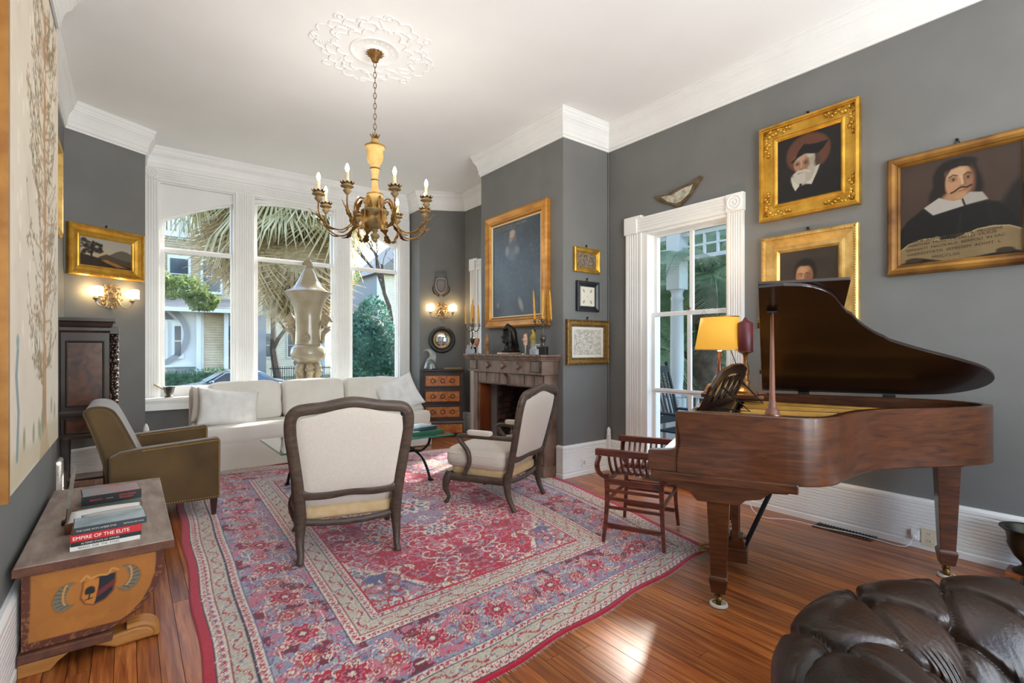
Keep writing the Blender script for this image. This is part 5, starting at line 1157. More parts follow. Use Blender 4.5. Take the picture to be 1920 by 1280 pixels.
# ---- landscape on the slanted left wall, gilt frame on the far left wall
LRZ = math.atan2(.40, .66); LD = Vector((.66, .40)).normalized(); LN = Vector((LD.y, -LD.x))
def on_left(k, z, off=.003): p = Vector((-.52, 6.66)) + LD * k + LN * off; return (p.x, p.y, z)
P = Paint(.49, .35, 130, 92, '#a89a84'); P.blend(np.clip(P.Y * 1.2 - .3, 0, 1) * .6, '#8c9296'); P.blend(np.clip(.75 - P.Y, 0, 1) * .8, '#b99a72')
P.poly([(.55, .45), (.7, .62), (.8, .68), (.9, .66), (1, .58), (1, 0), (.5, 0)], '#5b5348', .02); P.poly([(.35, .35), (.5, .48), (.7, .36), (1, .30), (1, 0), (.3, 0)], '#463a2a', .03); P.poly([(0, 0), (1, 0), (1, .10), (.75, .14), (.5, .18), (.38, .3), (0, .4)], '#2a1c12', .03); P.poly([(.40, .24), (.5, .27), (.75, .13), (.9, .06), (.7, .05), (.5, .16)], '#9c6a34', .03, .9)
for k in range(70): a = random.uniform(0, .42); P.ell(a, .62 + random.uniform(-.22, .34) * (1 - a * 1.2), random.uniform(.02, .05), random.uniform(.03, .06), random.choice(['#221a10', '#2e2414', '#1b140d']), .6, random.random() * 3, .8)
P.line([(.2, .1), (.22, .5), (.25, .8)], .018, '#1c130c'); P.ell(.57, .2, .012, .02, '#7a3a22', .4); P.ell(.61, .19, .02, .015, '#6a4a2c', .4)
pr_cove = [(0, 0), (0, .05), (.01, .06), (.03, .06), (.036, .05), (.06, .03), (.09, .024), (.10, .028), (.112, .024), (.118, .012), (.118, 0)]
pl = picture('landscape_painting', 'mountain landscape in deep gilt frame on the slanted wall by the bay', 'painting', on_left(.012, 2.095), LRZ, .72, .52, .118, pr_cove, M_gold, P); beads(pl, .72, .52, .02, -.06, .007, .0165, M_gold)
P = Paint(.5, .6, 20, 24, '#4a3c2c')
picture('gilt_picture', 'gilt framed picture seen edge-on on the wall above the burl cabinet', 'painting', (XL + .002, 5.45, 2.33), PI / 2, .55, .80, .07, pr_round, M_gold2, P)
P = Paint(.3, .3, 10, 10, '#7a5a34')
# ================================================================== lamps, chandelier, sconces
M_shade_cream = mat('lit_cream_shade', '#e8d9ae', rough=.8, emit='#ffdf9a', estr=1.25)
M_bulb = mat('lit_bulb', '#fff3d8', rough=.3, emit='#fff0cf', estr=14)
M_candlewax = mat('bulb_sleeve', '#cbb48a', '#d6c299', rough=.6, scale=20)
M_aged = mat('aged_gilt_iron', '#5a3b1e', '#8d6429', rough=.5, metal=.45, scale=22, bump=.2, bscale=60)
M_leafgold = mat('gilt_leaf', '#553814', '#96702c', rough=.45, metal=.5, scale=12, bump=.2)
M_cream_paint = mat('antique_cream_paint', '#a98544', '#c2a260', rough=.55, scale=8, bump=.1, bscale=40)
M_grey_wood = mat('greyed_gilt_wood', '#6e5c3c', '#94794a', rough=.6, scale=10)
def point(name, loc, e, color, r=.03, parent=None):
    d = bpy.data.lights.new(name, 'POINT'); d.energy = e; d.color = color; d.shadow_soft_size = r; o = bpy.data.objects.new(name, d); COL.objects.link(o); o.location = loc
    if parent: o.parent = parent
    return o
def leaf(b, base, tip, w, curl=.03, up=(0, 0, 1), n=9):
    """lobed acanthus leaf from base to tip, arched along up"""
    A, B = Vector(base), Vector(tip); d = B - A; U = Vector(up); U = (U - d.normalized() * U.dot(d.normalized())).normalized(); s = d.normalized().cross(U); L = []
    for k in range(n):
        t = k / (n - 1); wd = w * math.sin(PI * min(1, t * .9 + .12)) * (1 + .35 * (k % 2)) * (1 - .3 * t); c = A + d * t + U * curl * math.sin(PI * t); L.append([c + s * wd - U * .15 * wd, c + s * wd * .4, c + U * .006, c - s * wd * .4, c - s * wd - U * .15 * wd])
    v = [tuple(p) for r in L for p in r]; f = [(r * 5 + c, r * 5 + c + 1, r * 5 + 5 + c + 1, r * 5 + 5 + c) for r in range(n - 1) for c in range(4)]
    b.add(v, f, True)
def make_chandelier():
    X, Y = 1.626, 4.016; c = thing('chandelier', 'eight-light painted wood and gilt iron chandelier with candle bulbs', 'chandelier', (X, Y, 0), -YAW)
    def lz(name, prof, m, seg=24): return MB().lathe(prof, seg).build(name, m, c)
    cn = MB(); cn.lathe([(.0, CEIL - .085), (.018, CEIL - .085), (.03, CEIL - .06), (.055, CEIL - .03), (.062, CEIL - .008), (.0, CEIL - .002)], 20); cp = cn.build('ceiling_canopy', M_aged, c)
    lf = MB()
    for k in range(14): a = 2 * PI * k / 14; leaf(lf, (.02 * math.cos(a), .02 * math.sin(a), CEIL - .08), (.075 * math.cos(a), .075 * math.sin(a), CEIL - .012), .014, -.012, (math.cos(a), math.sin(a), 0))
    lf.build('canopy_leaves', M_aged, cp)
    # chain
    z = CEIL - .085; k = 0; ch = None
    while z > 3.13:
        pts = [(.011 * math.cos(t), 0, .026 * math.sin(t)) for t in [2 * PI * q / 14 for q in range(14)]]
        b = MB(); b.at(0, 0, z - .022, rz=(k % 2) * PI / 2 + .3); b.tube(pts, .003, 6, True)
        b.build('chain_link', M_aged, c); z -= .043; k += 1
    Z0 = 2.50          # top of the arm hub
    lz('crown_cup', [(0, 3.13), (.012, 3.13), (.012, 3.10), (.03, 3.09), (.036, 3.07), (.022, 3.05), (.02, 3.04), (0, 3.04)], M_cream_paint)
    lv = MB()
    for q in range(7): a = 2 * PI * q / 7; leaf(lv, (.015 * math.cos(a), .015 * math.sin(a), 3.07), (.045 * math.cos(a), .045 * math.sin(a), 3.13), .012, .008, (-math.cos(a), -math.sin(a), 0))
    lv.build('crown_leaves', M_leafgold, c)
    lz('column', [(0, 3.045), (.03, 3.045), (.078, 3.03), (.082, 3.015), (.066, 3.0), (.066, 2.97), (.07, 2.95), (.062, 2.91), (.04, 2.875), (.034, 2.865), (.034, 2.855), (.04, 2.85), (.038, 2.835), (.032, 2.825), (.028, 2.79), (.024, 2.765), (.03, 2.755), (.03, 2.745), (.024, 2.735), (.026, 2.70), (.034, 2.665), (.048, 2.64), (.064, 2.63), (.066, 2.615), (.06, 2.56), (.044, 2.525), (.04, 2.52), (.05, 2.50), (0, 2.49)], M_cream_paint)
    for zz, rr in ((3.03, .082), (2.845, .041), (2.75, .0315), (2.632, .066)):
        MB().lathe([(rr - .004, zz - .007), (rr + .002, zz - .003), (rr + .002, zz + .003), (rr - .004, zz + .007)], 24, caps=False).build('gilt_ring', M_leafgold, c)
    lz('hub_bowl', [(0, 2.505), (.10, 2.50), (.115, 2.49), (.108, 2.47), (.085, 2.455), (.075, 2.44), (.08, 2.43), (.075, 2.40), (.06, 2.37), (.04, 2.352), (.02, 2.345), (0, 2.345)], M_grey_wood)
    lz('finial', [(0, 2.35), (.02, 2.345), (.026, 2.33), (.018, 2.32), (.016, 2.31), (.034, 2.30), (.038, 2.285), (.03, 2.27), (.02, 2.262), (.024, 2.25), (.014, 2.235), (0, 2.232)], M_grey_wood)
    b = MB(); b.at(0, 0, 2.208, rz=.4).tube([(.019 * math.cos(t), 0, .026 * math.sin(t)) for t in [2 * PI * q / 20 for q in range(20)]], .0025, 6, True); b.build('pull_ring', M_aged, c)
    R = .45
    for q in range(8):
        a = math.radians(34 + 45 * q); ca, sa = math.cos(a), math.sin(a)
        def P(r, z_): return (r * ca, r * sa, z_)
        path = bez([P(.05, 2.50), P(.085, 2.575), P(.13, 2.585), P(.165, 2.53), P(.175, 2.44), P(.20, 2.36), P(.27, 2.305), P(.35, 2.31), P(.42, 2.36), P(R, 2.43), P(R, 2.50)], 5)
        arm = MB().tube(path, .0062, 7).build('arm', M_aged, c)
        l = MB(); up = (ca, sa, 0)
        leaf(l, P(.175, 2.46), P(.215, 2.33), .042, .03, (-ca, -sa, .3)); leaf(l, P(.215, 2.34), P(.30, 2.28), .028, -.02, (0, 0, 1)); leaf(l, P(.33, 2.30), P(.42, 2.34), .02, .015, (0, 0, -1)); leaf(l, P(.39, 2.335), P(.47, 2.42), .018, .012, (ca, sa, -.5)); leaf(l, P(.12, 2.585), P(.15, 2.48), .03, .02, (ca, sa, .2))
        l.build('arm_leaves', M_leafgold, arm)
        t = MB(); t.at(R * ca, R * sa, 0).tube(bez([(-.04 * ca, -.04 * sa, 2.37), (.03 * ca, .03 * sa, 2.40), (.075 * ca, .075 * sa, 2.44)], 4), [.006 - .0005 * k for k in range(9)], 5); t.build('arm_tendril', M_aged, arm)
        cb_ = MB(); cb_.at(R * ca, R * sa, 2.5).lathe([(0, 0), (.012, .0), (.03, .022), (.03, .03), (.02, .036), (.02, .042), (.048, .055), (.048, .062), (.03, .07), (.03, .08), (0, .08)], 18); cup = cb_.build('candle_cup', M_grey_wood, c)
        dr = MB(); dr.T = Matrix.Translation((R * ca, R * sa, 2.575))
        for j in range(10): an = 2 * PI * j / 10; leaf(dr, (.02 * math.cos(an), .02 * math.sin(an), 0), (.055 * math.cos(an), .055 * math.sin(an), .014), .016, -.004, n=5)
        dr.build('drip_pan', M_aged, cup)
        sl = MB(); sl.at(R * ca, R * sa, 2.578).lathe([(.0125, 0), (.0125, .085), (.008, .088), (0, .088)], 14); sl.build('candle_sleeve', M_candlewax, c)
        bb_ = MB(); bb_.at(R * ca, R * sa, 2.664).lathe([(0, 0), (.008, .0), (.012, .012), (.0155, .028), (.013, .042), (.006, .06), (0, .068)], 12); bb_.build('bulb', M_bulb, c)
    for q in range(4):
        a = math.radians(34 + 90 * q); point('chandelier_light', (.45 * math.cos(a), .45 * math.sin(a), 2.78), 3.4, (1, .95, .88), .25, c)
make_chandelier()

M_sconce = mat('antiqued_floral_gilt', '#8d6f47', '#c7ab80', rough=.5, metal=.35, scale=30, bump=.3, bscale=90)
M_silver = mat('tarnished_silver', '#8d867b', '#b3aca0', rough=.35, metal=.75, scale=25)
def make_sconce(label, loc, rz):
    s = thing('wall_sconce', label, 'sconce', loc, rz, 'two-light floral wall sconces')
    b = MB(); rnd = random.Random(3)
    b.at(0, -.012, 0, rx=PI / 2).lathe([(0, .02), (.05, .018), (.07, .0), (0, -.008)], 18)
    b.build('backplate', M_sconce, s)
    fl = MB()
    for k in range(34):
        a = 2 * PI * k / 34 * 2.4; r = .035 + .075 * (k / 34) ** .6; x, z = r * math.cos(a) * .95, r * math.sin(a) * 1.15
        for j in range(5):
            an = a + j * 1.257; fl.ell((x + .011 * math.cos(an), -.03 - .02 * rnd.random(), z + .011 * math.sin(an)), (.011, .005, .011), 7, 4)
        fl.ell((x, -.045, z), (.006, .006, .006), 6, 4)
    fl.build('flower_spray', M_sconce, s)
    for sx in (-1, 1):
        ar = MB().tube(bez([(sx * .03, -.04, .0), (sx * .055, -.07, -.05), (sx * .075, -.09, -.10), (sx * .12, -.10, -.118), (sx * .165, -.10, -.085), (sx * .175, -.10, -.045)], 5), .0055, 7).build('arm', M_silver, s)
        cu = MB(); cu.at(sx * .175, -.10, -.045).lathe([(0, -.03), (.008, -.03), (.01, -.012), (.02, .0), (.03, .012), (.03, .016), (.014, .018), (.012, .035), (0, .035)], 14); cu.build('candle_cup', M_silver, ar)
        sh = MB()
        def fn(u, v):
            an = math.radians(-175 + 170 * u); r = .062; top = .085 + .02 * math.sin(PI * u); return (sx * .175 + r * math.cos(an) * 1.05, -.10 + r * math.sin(an) * .85, -.012 + v * top)
        sh.grid(fn, 20, 5); o = sh.build('half_shade', M_shade_cream, s); sm = o.modifiers.new('thickness', 'SOLIDIFY'); sm.thickness = .002
        MB().at(sx * .175, -.10, -.01).lathe([(0, 0), (.009, 0), (.012, .03), (.005, .055), (0, .06)], 10).build('bulb', mat('sconce_bulb', '#fff0d0', emit='#ffd894', estr=6.), s)
        point('sconce_light', (sx * .175, -.07, .05), 1.1, (1, .72, .38), .02, s)
RRZ = math.atan2(-.35, .63); RD = Vector((.63, -.35)).normalized(); RN = Vector((RD.y, -RD.x))
def on_right(k, z, off=.003): p = Vector((3.65, 7.20)) + RD * k + RN * off; return (p.x, p.y, z)
make_sconce('lit floral sconce beneath the landscape painting', on_left(.40, 1.90), LRZ)
make_sconce('lit floral sconce above the round convex mirror', on_right(.345, 1.95), RRZ)
# ================================================================== mantel, firebox, mantel things, right-hand bay corner
M_mant = mat('mantel_pine', '#5b4236', '#8a6d5a', rough=.5, coat=.15, scale=5, stretch=(1, 3, 1), bump=.12, bscale=40, lo=.3, hi=.7)
M_mantred = mat('mantel_red_inner', '#6e3216', '#8f4a22', rough=.4, coat=.3, scale=4, stretch=(1, 1, .2))
def make_mantel():
    m = thing('fireplace_mantel', 'carved brown wooden mantelpiece with diamond frieze on the chimney breast', 'mantel', (3.585, 4.59, 0))
    def B(x0, x1, y0, y1, z0, z1): return MB().box(x0 - 3.585, x1 - 3.585, y0 - 4.59, y1 - 4.59, z0, z1)
    X = 3.583
    B(3.30, X, 3.85, 5.33, 1.262, 1.285).build('shelf', M_mant, m, bevel=.004)
    sh = MB().sweep([(3.30 - 3.585, 5.33 - 4.59), (3.30 - 3.585, 3.85 - 4.59), (X - 3.585, 3.85 - 4.59)][::1], [(-.0, 1.262), (.0, 1.262), (.01, 1.25), (.014, 1.238), (.028, 1.232), (.03, 1.22), (.05, 1.215), (.05, 1.262)]); sh.build('bed_moulding', M_mant, m, recalc=True)
    n = 34
    for k in range(n):
        y = 3.87 + (5.31 - 3.87) * k / (n - 1)
        if k % 3 != 2: B(3.2965, 3.30, y - .012, y + .012, 1.266, 1.281).build('shelf_dentil', M_darkleg, m)
    B(3.36, X, 3.90, 5.28, 1.09, 1.222).build('frieze', M_mant, m, bevel=.003)
    B(3.352, X, 3.892, 5.288, 1.075, 1.092).build('frieze_bead', M_mant, m, bevel=.003)
    def diamond(y, z, w, h, t=.028):
        b = MB(); c = (3.36 - 3.585, y - 4.59, z); v = [(c[0], c[1] - w, z), (c[0], c[1], z - h), (c[0], c[1] + w, z), (c[0], c[1], z + h)]; v2 = [(c[0] - t, c[1] + (p[1] - c[1]) * .72, z + (p[2] - z) * .72) for p in v]
        b.add(v + v2, [(4, 5, 6, 7), (0, 1, 5, 4), (1, 2, 6, 5), (2, 3, 7, 6), (3, 0, 4, 7)]); b.build('diamond_boss', M_mant, m, recalc=True)
    for y in (4.30, 4.59, 4.88): diamond(y, 1.157, .095 if y == 4.59 else .075, .046)
    for y0, y1 in ((3.93, 4.06), (5.12, 5.25)):
        B(3.345, 3.36, y0, y1, 1.105, 1.21).build('frieze_block', M_mant, m, bevel=.004)
        for yy in (y0 - .012, y1 + .004):
            sp = MB(); sp.at(3.352 - 3.585, yy + .004 - 4.59, 1.10).lathe([(.006, 0), (.008, .02), (.005, .04), (.009, .055), (.005, .07), (.008, .09), (.006, .11)], 10); sp.build('split_spindle', M_darkleg, m)
    # lower tier with panels and a pointed arch boss
    B(3.40, X, 4.04, 5.14, .93, 1.08).build('lintel', M_mant, m, bevel=.003)
    for y0, y1 in ((4.07, 4.22), (4.24, 4.48), (4.70, 4.94), (4.96, 5.11)): B(3.392, 3.40, y0, y1, .955, 1.065).build('lintel_panel', M_mant, m, bevel=.003)
    ab = MB().prism([(-.055, .945), (.055, .945), (.058, 1.0), (.045, 1.03), (0, 1.068), (-.045, 1.03), (-.058, 1.0)], 3.372 - 3.585, 3.40 - 3.585, 'yz'); ab.build('arch_boss', M_mant, m, bevel=.006)
    for k in range(28): y = 4.06 + k * .0395; B(3.393, 3.40, y - .010, y + .010, .931, .943).build('lintel_dentil', M_darkleg, m)
    for y0, y1 in ((3.92, 4.06), (5.13, 5.26)):
        B(3.41, X, y0, y1, 0, 1.08).build('jamb', M_mant, m, bevel=.003)
        B(3.395, 3.41, y0 + .02, y1 - .02, .14, 1.06).build('jamb_panel', M_mant, m, bevel=.004)
        B(3.385, X, y0 - .015, y1 + .015, 0, .12).build('plinth_block', M_mant, m, bevel=.004)
    B(3.42, X, 5.124, 5.13, 0, .93).build('reveal', M_mantred, m); B(3.42, X, 4.06, 4.066, 0, .93).build('reveal', M_mantred, m)
make_mantel()
# bricks of the firebox: children of the chimney wall
wc = bpy.data.objects['wall_chimney']
M_brick = mat('sooty_brick', '#241a15', '#6b4534', rough=.95, scale=9, bump=.4, bscale=40, lo=.35, hi=.7, rnd=.35); M_mortar = mat('sooty_mortar', '#2a2521', '#4b443c', rough=.95, scale=12)
MB().box(4.165, 4.18, 4.19, 5.01, 0, .93).box(3.60, 4.18, 5.005, 5.02, 0, .93).box(3.60, 4.18, 4.18, 4.195, 0, .93).build('firebox_mortar', M_mortar, wc)
bm1 = MB().box(-.006, .012, 0, .19, 0, .058); brick_a = bm1.mesh('brick'); brick_b = MB().box(-.008, .010, 0, .09, 0, .058).mesh('brick_half'); brick_c = MB().box(0, .19, -.012, .006, 0, .058).mesh('brick_side'); brick_d = MB().box(0, .19, -.006, .012, 0, .058).mesh('brick_side2')
for q in (brick_a, brick_b, brick_c, brick_d): q.materials.append(M_brick)
def put_brick(me, loc):
    o = bpy.data.objects.new('brick', me); COL.objects.link(o); o.parent = wc; o.location = loc
for r in range(13):
    z = .005 + r * .069
    ys = [4.2 + k * .2 for k in range(4)] if r % 2 == 0 else [4.3 + k * .2 for k in range(3)]
    for y in ys: put_brick(brick_a, (4.165 + random.uniform(-.006, .004), y, z))
    if r % 2: put_brick(brick_b, (4.165, 4.2, z)); put_brick(brick_b, (4.165, 4.9, z))
    for k in range(3): x = 3.605 + k * .2 - (.1 if r % 2 else 0); put_brick(brick_c, (max(3.605, x), 5.003, z)); put_brick(brick_d, (max(3.605, x), 4.197, z))
struct(MB().box(3.40, 4.16, 4.07, 5.12, -.005, .012).build('floor_hearth', mat('hearth_slate', '#3c3733', '#554d46', rough=.8, scale=6)))
# andirons and the pale stand in front of the grate
def andiron(label, y):
    a = thing('andiron', label, 'andiron', (3.68, y, .0125))
    MB().lathe([(.03, .12), (.022, .14), (.014, .17), (.02, .19), (.02, .21), (.012, .23), (.012, .27), (.022, .30), (.026, .32), (.018, .345), (.01, .36), (.016, .375), (.012, .395), (.004, .41), (.004, .43), (0, .44)], 16).build('post', mat('old_brass', '#6d5b4a', '#8d7b66', rough=.4, metal=.7, scale=14), a)
    for s in (-1, 1): MB().tube(bez([(0, 0, .13), (-.03, s * .05, .10), (-.05, s * .08, .03), (-.07, s * .10, .0)], 4), .010, 6).build('foot', M_blackmetal, a)
    MB().box(0, .34, -.01, .01, .10, .125).box(.32, .34, -.01, .01, 0, .11).build('log_bar', M_blackmetal, a)
andiron('turned brass andiron standing at the open side of the firebox', 4.83)
t = thing('pale_stool', 'small pale curved stand inside the fireplace beside the andiron', 'stand', (3.62, 4.66, .0125)); M_pale = mat('pale_stone', '#c9c6be', '#b5b1a8', rough=.7, scale=9)
for s in (-1, 1): MB().tube(bez([(s * .06, 0, 0), (s * .04, 0, .10), (s * .045, 0, .20), (s * .085, 0, .30)], 5), [.03 - .0008 * k for k in range(16)], 8).build('support', M_pale, t)
MB().box(-.11, .11, -.06, .06, .30, .325).build('top', M_pale, t, bevel=.008)

# ---------------------------------------------------------------- lofted sculptures
def loft(b, rows, seg=20, mi=0):
    """rows: (z, x_front, x_back, width, exponent): slices facing -x"""
    def fn(u, v):
        k = v * (len(rows) - 1); i = min(len(rows) - 2, int(k)); t = k - i; a, c = rows[i], rows[i + 1]
        z, xf, xb, w = [a[j] + (c[j] - a[j]) * t for j in range(4)]; an = 2 * PI * u; ca, sa = math.cos(an), math.sin(an); cx = (xf + xb) / 2; rx = (xb - xf) / 2
        pw = 1.0 if ca > 0 else 1.35
        return (cx + rx * ca, w / 2 * sa * (abs(sa) ** .0), z)
    b.grid(fn, seg, (len(rows) - 1) * 3 + 1, True, mi, wrapu=True)
    for r_, flip in ((rows[0], 1), (rows[-1], 0)):
        pass
    return b
MZ = 1.2855
M_bronze = mat('dark_bronze', '#1b1815', '#332e28', rough=.42, metal=.6, scale=12, bump=.1)
def make_bust():
    s = thing('bronze_bust', 'dark bronze bust of a hooded man with laurel on the mantel', 'sculpture', (3.43, 4.56, MZ), -YAW)
    MB().box(-.13, .14, -.07, .07, 0, .018).build('base', mat('marble_base', '#b9a88f', '#8d6b4a', rough=.4, scale=10), s, bevel=.003)
    h = MB(); R = [(.018, -.10, .13, .13), (.03, -.095, .13, .15), (.045, -.06, .12, .16), (.065, -.035, .085, .12), (.085, -.03, .055, .085), (.11, -.035, .05, .075), (.125, -.062, .055, .078), (.135, -.078, .06, .084), (.147, -.078, .062, .088), (.155, -.070, .063, .09), (.163, -.077, .064, .092), (.172, -.075, .066, .094), (.18, -.074, .068, .096), (.187, -.095, .07, .098), (.196, -.090, .072, .10), (.212, -.076, .076, .104), (.226, -.070, .08, .106), (.236, -.074, .083, .106), (.25, -.074, .086, .108), (.27, -.072, .085, .108), (.29, -.064, .07, .10), (.31, -.05, .045, .08), (.325, -.04, .015, .05), (.338, -.03, -.005, .025), (.343, -.02, -.012, .005)]
    loft(h, R, 24); h.build('head', M_bronze, s)
    hd = MB(); loft(hd, [(.06, .07, .12, .05), (.10, .05, .115, .08), (.14, .03, .105, .105), (.2, .012, .098, .118), (.25, -.005, .092, .122), (.28, -.03, .082, .112), (.305, -.04, .06, .09), (.325, -.035, .03, .06), (.345, -.03, .0, .02)], 22); hd.build('hood', M_bronze, s)
    la = MB()
    for k in range(14):
        a = PI * (k / 13) - PI / 2; x, y = -.02 - .062 * math.cos(a) , .058 * math.sin(a)
        leaf(la, (x + .010, y * .98, .262), (x + .012, y * 1.0, .302), .016, .004, (-1, 0, 0))
    la.build('laurel_wreath', M_bronze, s)
    st = MB()
    for y in (-.05, .05): st.tube(bez([(-.02, y, .19), (-.03, y, .13), (-.045, y * .8, .07), (-.05, y * .6, .03)], 5), .006, 6)
    st.build('hood_straps', M_bronze, s)
make_bust()
M_amber = mat('amber_wax', '#b9801f', '#cf9a35', rough=.45, sub=.15, scale=10)
M_silverdark = mat('dark_silver', '#3d3731', '#6d655a', rough=.35, metal=.8, scale=20)
def make_candelabrum(label, y, x, H=.40, cl=.27):
    c = thing('candelabrum', label, 'candelabrum', (x, y, MZ), .5, 'candelabra on the mantel')
    MB().box(-.045, .045, -.045, .045, 0, .085).build('base', M_black, c, bevel=.004)
    MB().lathe([(0, .085), (.012, .085), (.018, .10), (.012, .115), (.028, .15), (.034, .175), (.03, .19), (.012, .20), (.01, .21), (0, .21)], 16).build('urn', M_silverdark, c)
    MB().lathe([(.008, .205), (.012, .22), (.007, .235), (.01, .26), (.006, .275), (.009, .30), (.006, .32), (.006, H + .03), (.010, H + .04), (.006, H + .05), (0, H + .055)], 12).build('stem', M_silverdark, c)
    for k in range(5):
        a = 2 * PI * k / 4 + .3; r = .085 if k < 4 else 0; z = H if k < 4 else H + .07; ca, sa = math.cos(a), math.sin(a)
        if k < 4: MB().tube(bez([(.006 * ca, .006 * sa, .30), (.04 * ca, .04 * sa, .275), (.075 * ca, .075 * sa, .30), (r * ca, r * sa, .345), (r * ca, r * sa, H - .02)], 5), .0055, 6).build('arm', M_silverdark, c)
        if k < 4: MB().tube(bez([(.006 * ca, .006 * sa, .33), (.03 * ca, .03 * sa, .37), (.05 * ca, .05 * sa, .35), (.035 * ca, .035 * sa, .33)], 4), .0035, 5).build('scroll', M_silverdark, c)
        MB().at(r * ca, r * sa, z - .025).lathe([(.006, 0), (.02, .008), (.02, .011), (.009, .013), (.012, .03), (.012, .035), (0, .035)], 12).build('socket', M_silverdark, c)
        if (k == 4 and 'chair' in label): continue
        lean = .10 * (-1) ** k if k % 2 else .02
        b = MB(); b.at(r * ca, r * sa, z + .004, ry=lean * .6, rx=lean * .3).lathe([(.0115, 0), (.0115, cl * .45), (.0085, cl * .85), (.004, cl * .98), (0, cl)], 12); b.build('candle', M_amber, c)
make_candelabrum('silver candelabrum with amber candles at the window end of the mantel', 5.27, 3.40, .36, .25)
make_candelabrum('silver candelabrum with tall amber candles at the near end of the mantel, by the chair', 3.965, 3.43, .36, .31)
def statuette(name, label, x, y, rows, m, rz=-.1, extra=None, z=MZ):
    s = thing(name, label, 'statuette', (x, y, z), rz)
    b = MB(); loft(b, rows, 14); b.build('figure', m, s)
    zs = [r_[0] for r_ in rows]; zt_, zb_ = zs[-1], zs[0]; hgt = zt_ - zb_; wmax = max(r_[3] for r_ in rows)
    for q in (-1, 1) if 'head' not in name else ():
        MB().tube(bez([(0, q * wmax * .42, zb_ + hgt * .66), (-.012, q * wmax * .56, zb_ + hgt * .48), (-.030, q * wmax * .20, zb_ + hgt * .42)], 4), [.011 - .0006 * k for k in range(9)], 7).build('arm', m, s)
    if 'saint' in name:
        for q in range(7): MB().tube(bez([(-.024 - .004 * (q % 2), -.024 + .008 * q, zb_ + .04), (-.032, -.026 + .0085 * q, zb_ + hgt * .35), (-.026, -.014 + .005 * q, zb_ + hgt * .6)], 4), .004, 5).build('robe_fold', m, s)
    else:
        MB().ell((.006, 0, zt_ - hgt * (.10 if 'head' not in name else .16)), (.02, .021, .018) if 'head' not in name else (.034, .029, .026), 12, 8).build('hair', M_bronze if 'painted' in name else M_carved, s)
    if extra: extra(s)
    return s
M_carved = mat('carved_limewood', '#7a5638', '#9d7850', rough=.55, scale=12, bump=.2, bscale=70)
statuette('wooden_saint', 'small carved wooden robed figure beside the bronze bust', 3.42, 4.98, [(.0, -.03, .03, .06), (.035, -.028, .03, .058), (.037, -.022, .024, .05), (.08, -.028, .03, .06), (.13, -.034, .032, .066), (.16, -.03, .03, .062), (.185, -.02, .024, .045), (.195, -.018, .018, .03), (.215, -.02, .02, .036), (.235, -.012, .014, .026), (.245, 0, 0, .002)], M_carved)
def stick(s): MB().lathe([(.035, 0), (.035, .008), (.004, .012), (.004, .085)], 12).build('stand', M_silver, s)
statuette('terracotta_head', 'small terracotta head on a stand by the window-end candelabrum', 3.37, 5.13, [(.08, -.012, .014, .024), (.095, -.016, .018, .03), (.105, -.03, .022, .04), (.125, -.033, .03, .05), (.15, -.034, .034, .054), (.165, -.028, .032, .05), (.178, -.012, .018, .03), (.183, 0, .004, .004)], mat('terracotta', '#93583f', '#a96c50', rough=.8, scale=14), extra=stick)
def legs_(s):
    for y in (-.012, .016): MB().tube([(0, y, .012), (.004, y, .09)], .010, 8).build('leg', M_silver if y < 0 else M_black, s)
    MB().box(-.03, .04, -.03, .03, 0, .012).build('base', M_silver, s, bevel=.002)
statuette('painted_figure', 'small painted standing figure in yellow tunic on the mantel', 3.44, 4.135, [(.085, -.022, .024, .05), (.12, -.026, .028, .06), (.16, -.03, .03, .07), (.20, -.028, .03, .066), (.225, -.012, .014, .03), (.235, -.018, .018, .034), (.255, -.02, .02, .036), (.27, -.008, .008, .016), (.273, 0, 0, .002)], mat('yellow_tunic', '#8d7a34', '#b39b4c', rough=.6, scale=16), extra=legs_)
statuette('pink_figurine', 'small flesh-coloured figurine in front of the painted figure', 3.36, 4.17, [(.10, -.02, .02, .04), (.13, -.024, .022, .05), (.16, -.026, .026, .05), (.18, -.015, .018, .035), (.19, -.022, .022, .04), (.21, -.022, .022, .038), (.222, -.004, .006, .006)], mat('pink_plaster', '#b98f7a', '#cfab97', rough=.7, scale=20), extra=lambda s: (MB().box(-.03, .03, -.03, .03, 0, .010).build('base', M_silver, s), MB().lathe([(.008, .01), (.008, .105)], 10).build('post', M_silver, s)))
for (yy, xx, lb) in ((5.235, 3.345, 'tiny grey temple model at the window end of the mantel'), (4.02, 3.37, 'tiny grey temple model beside the near candelabrum')):
    s = thing('temple_model', lb, 'ornament', (xx, yy, MZ)); g_ = mat('grey_stone', '#8f9498', '#a8acae', rough=.7, scale=14)
    MB().box(-.035, .035, -.05, .05, 0, .06).build('block', g_, s); MB().box(-.03, .03, -.045, .045, .10, .11).build('roof', g_, s)
    for k in range(4):
        for q in (-1, 1): MB().at(q * .022, -.035 + k * .0233, .06).lathe([(.005, 0), (.004, .04)], 8).build('column', M_pale, s)

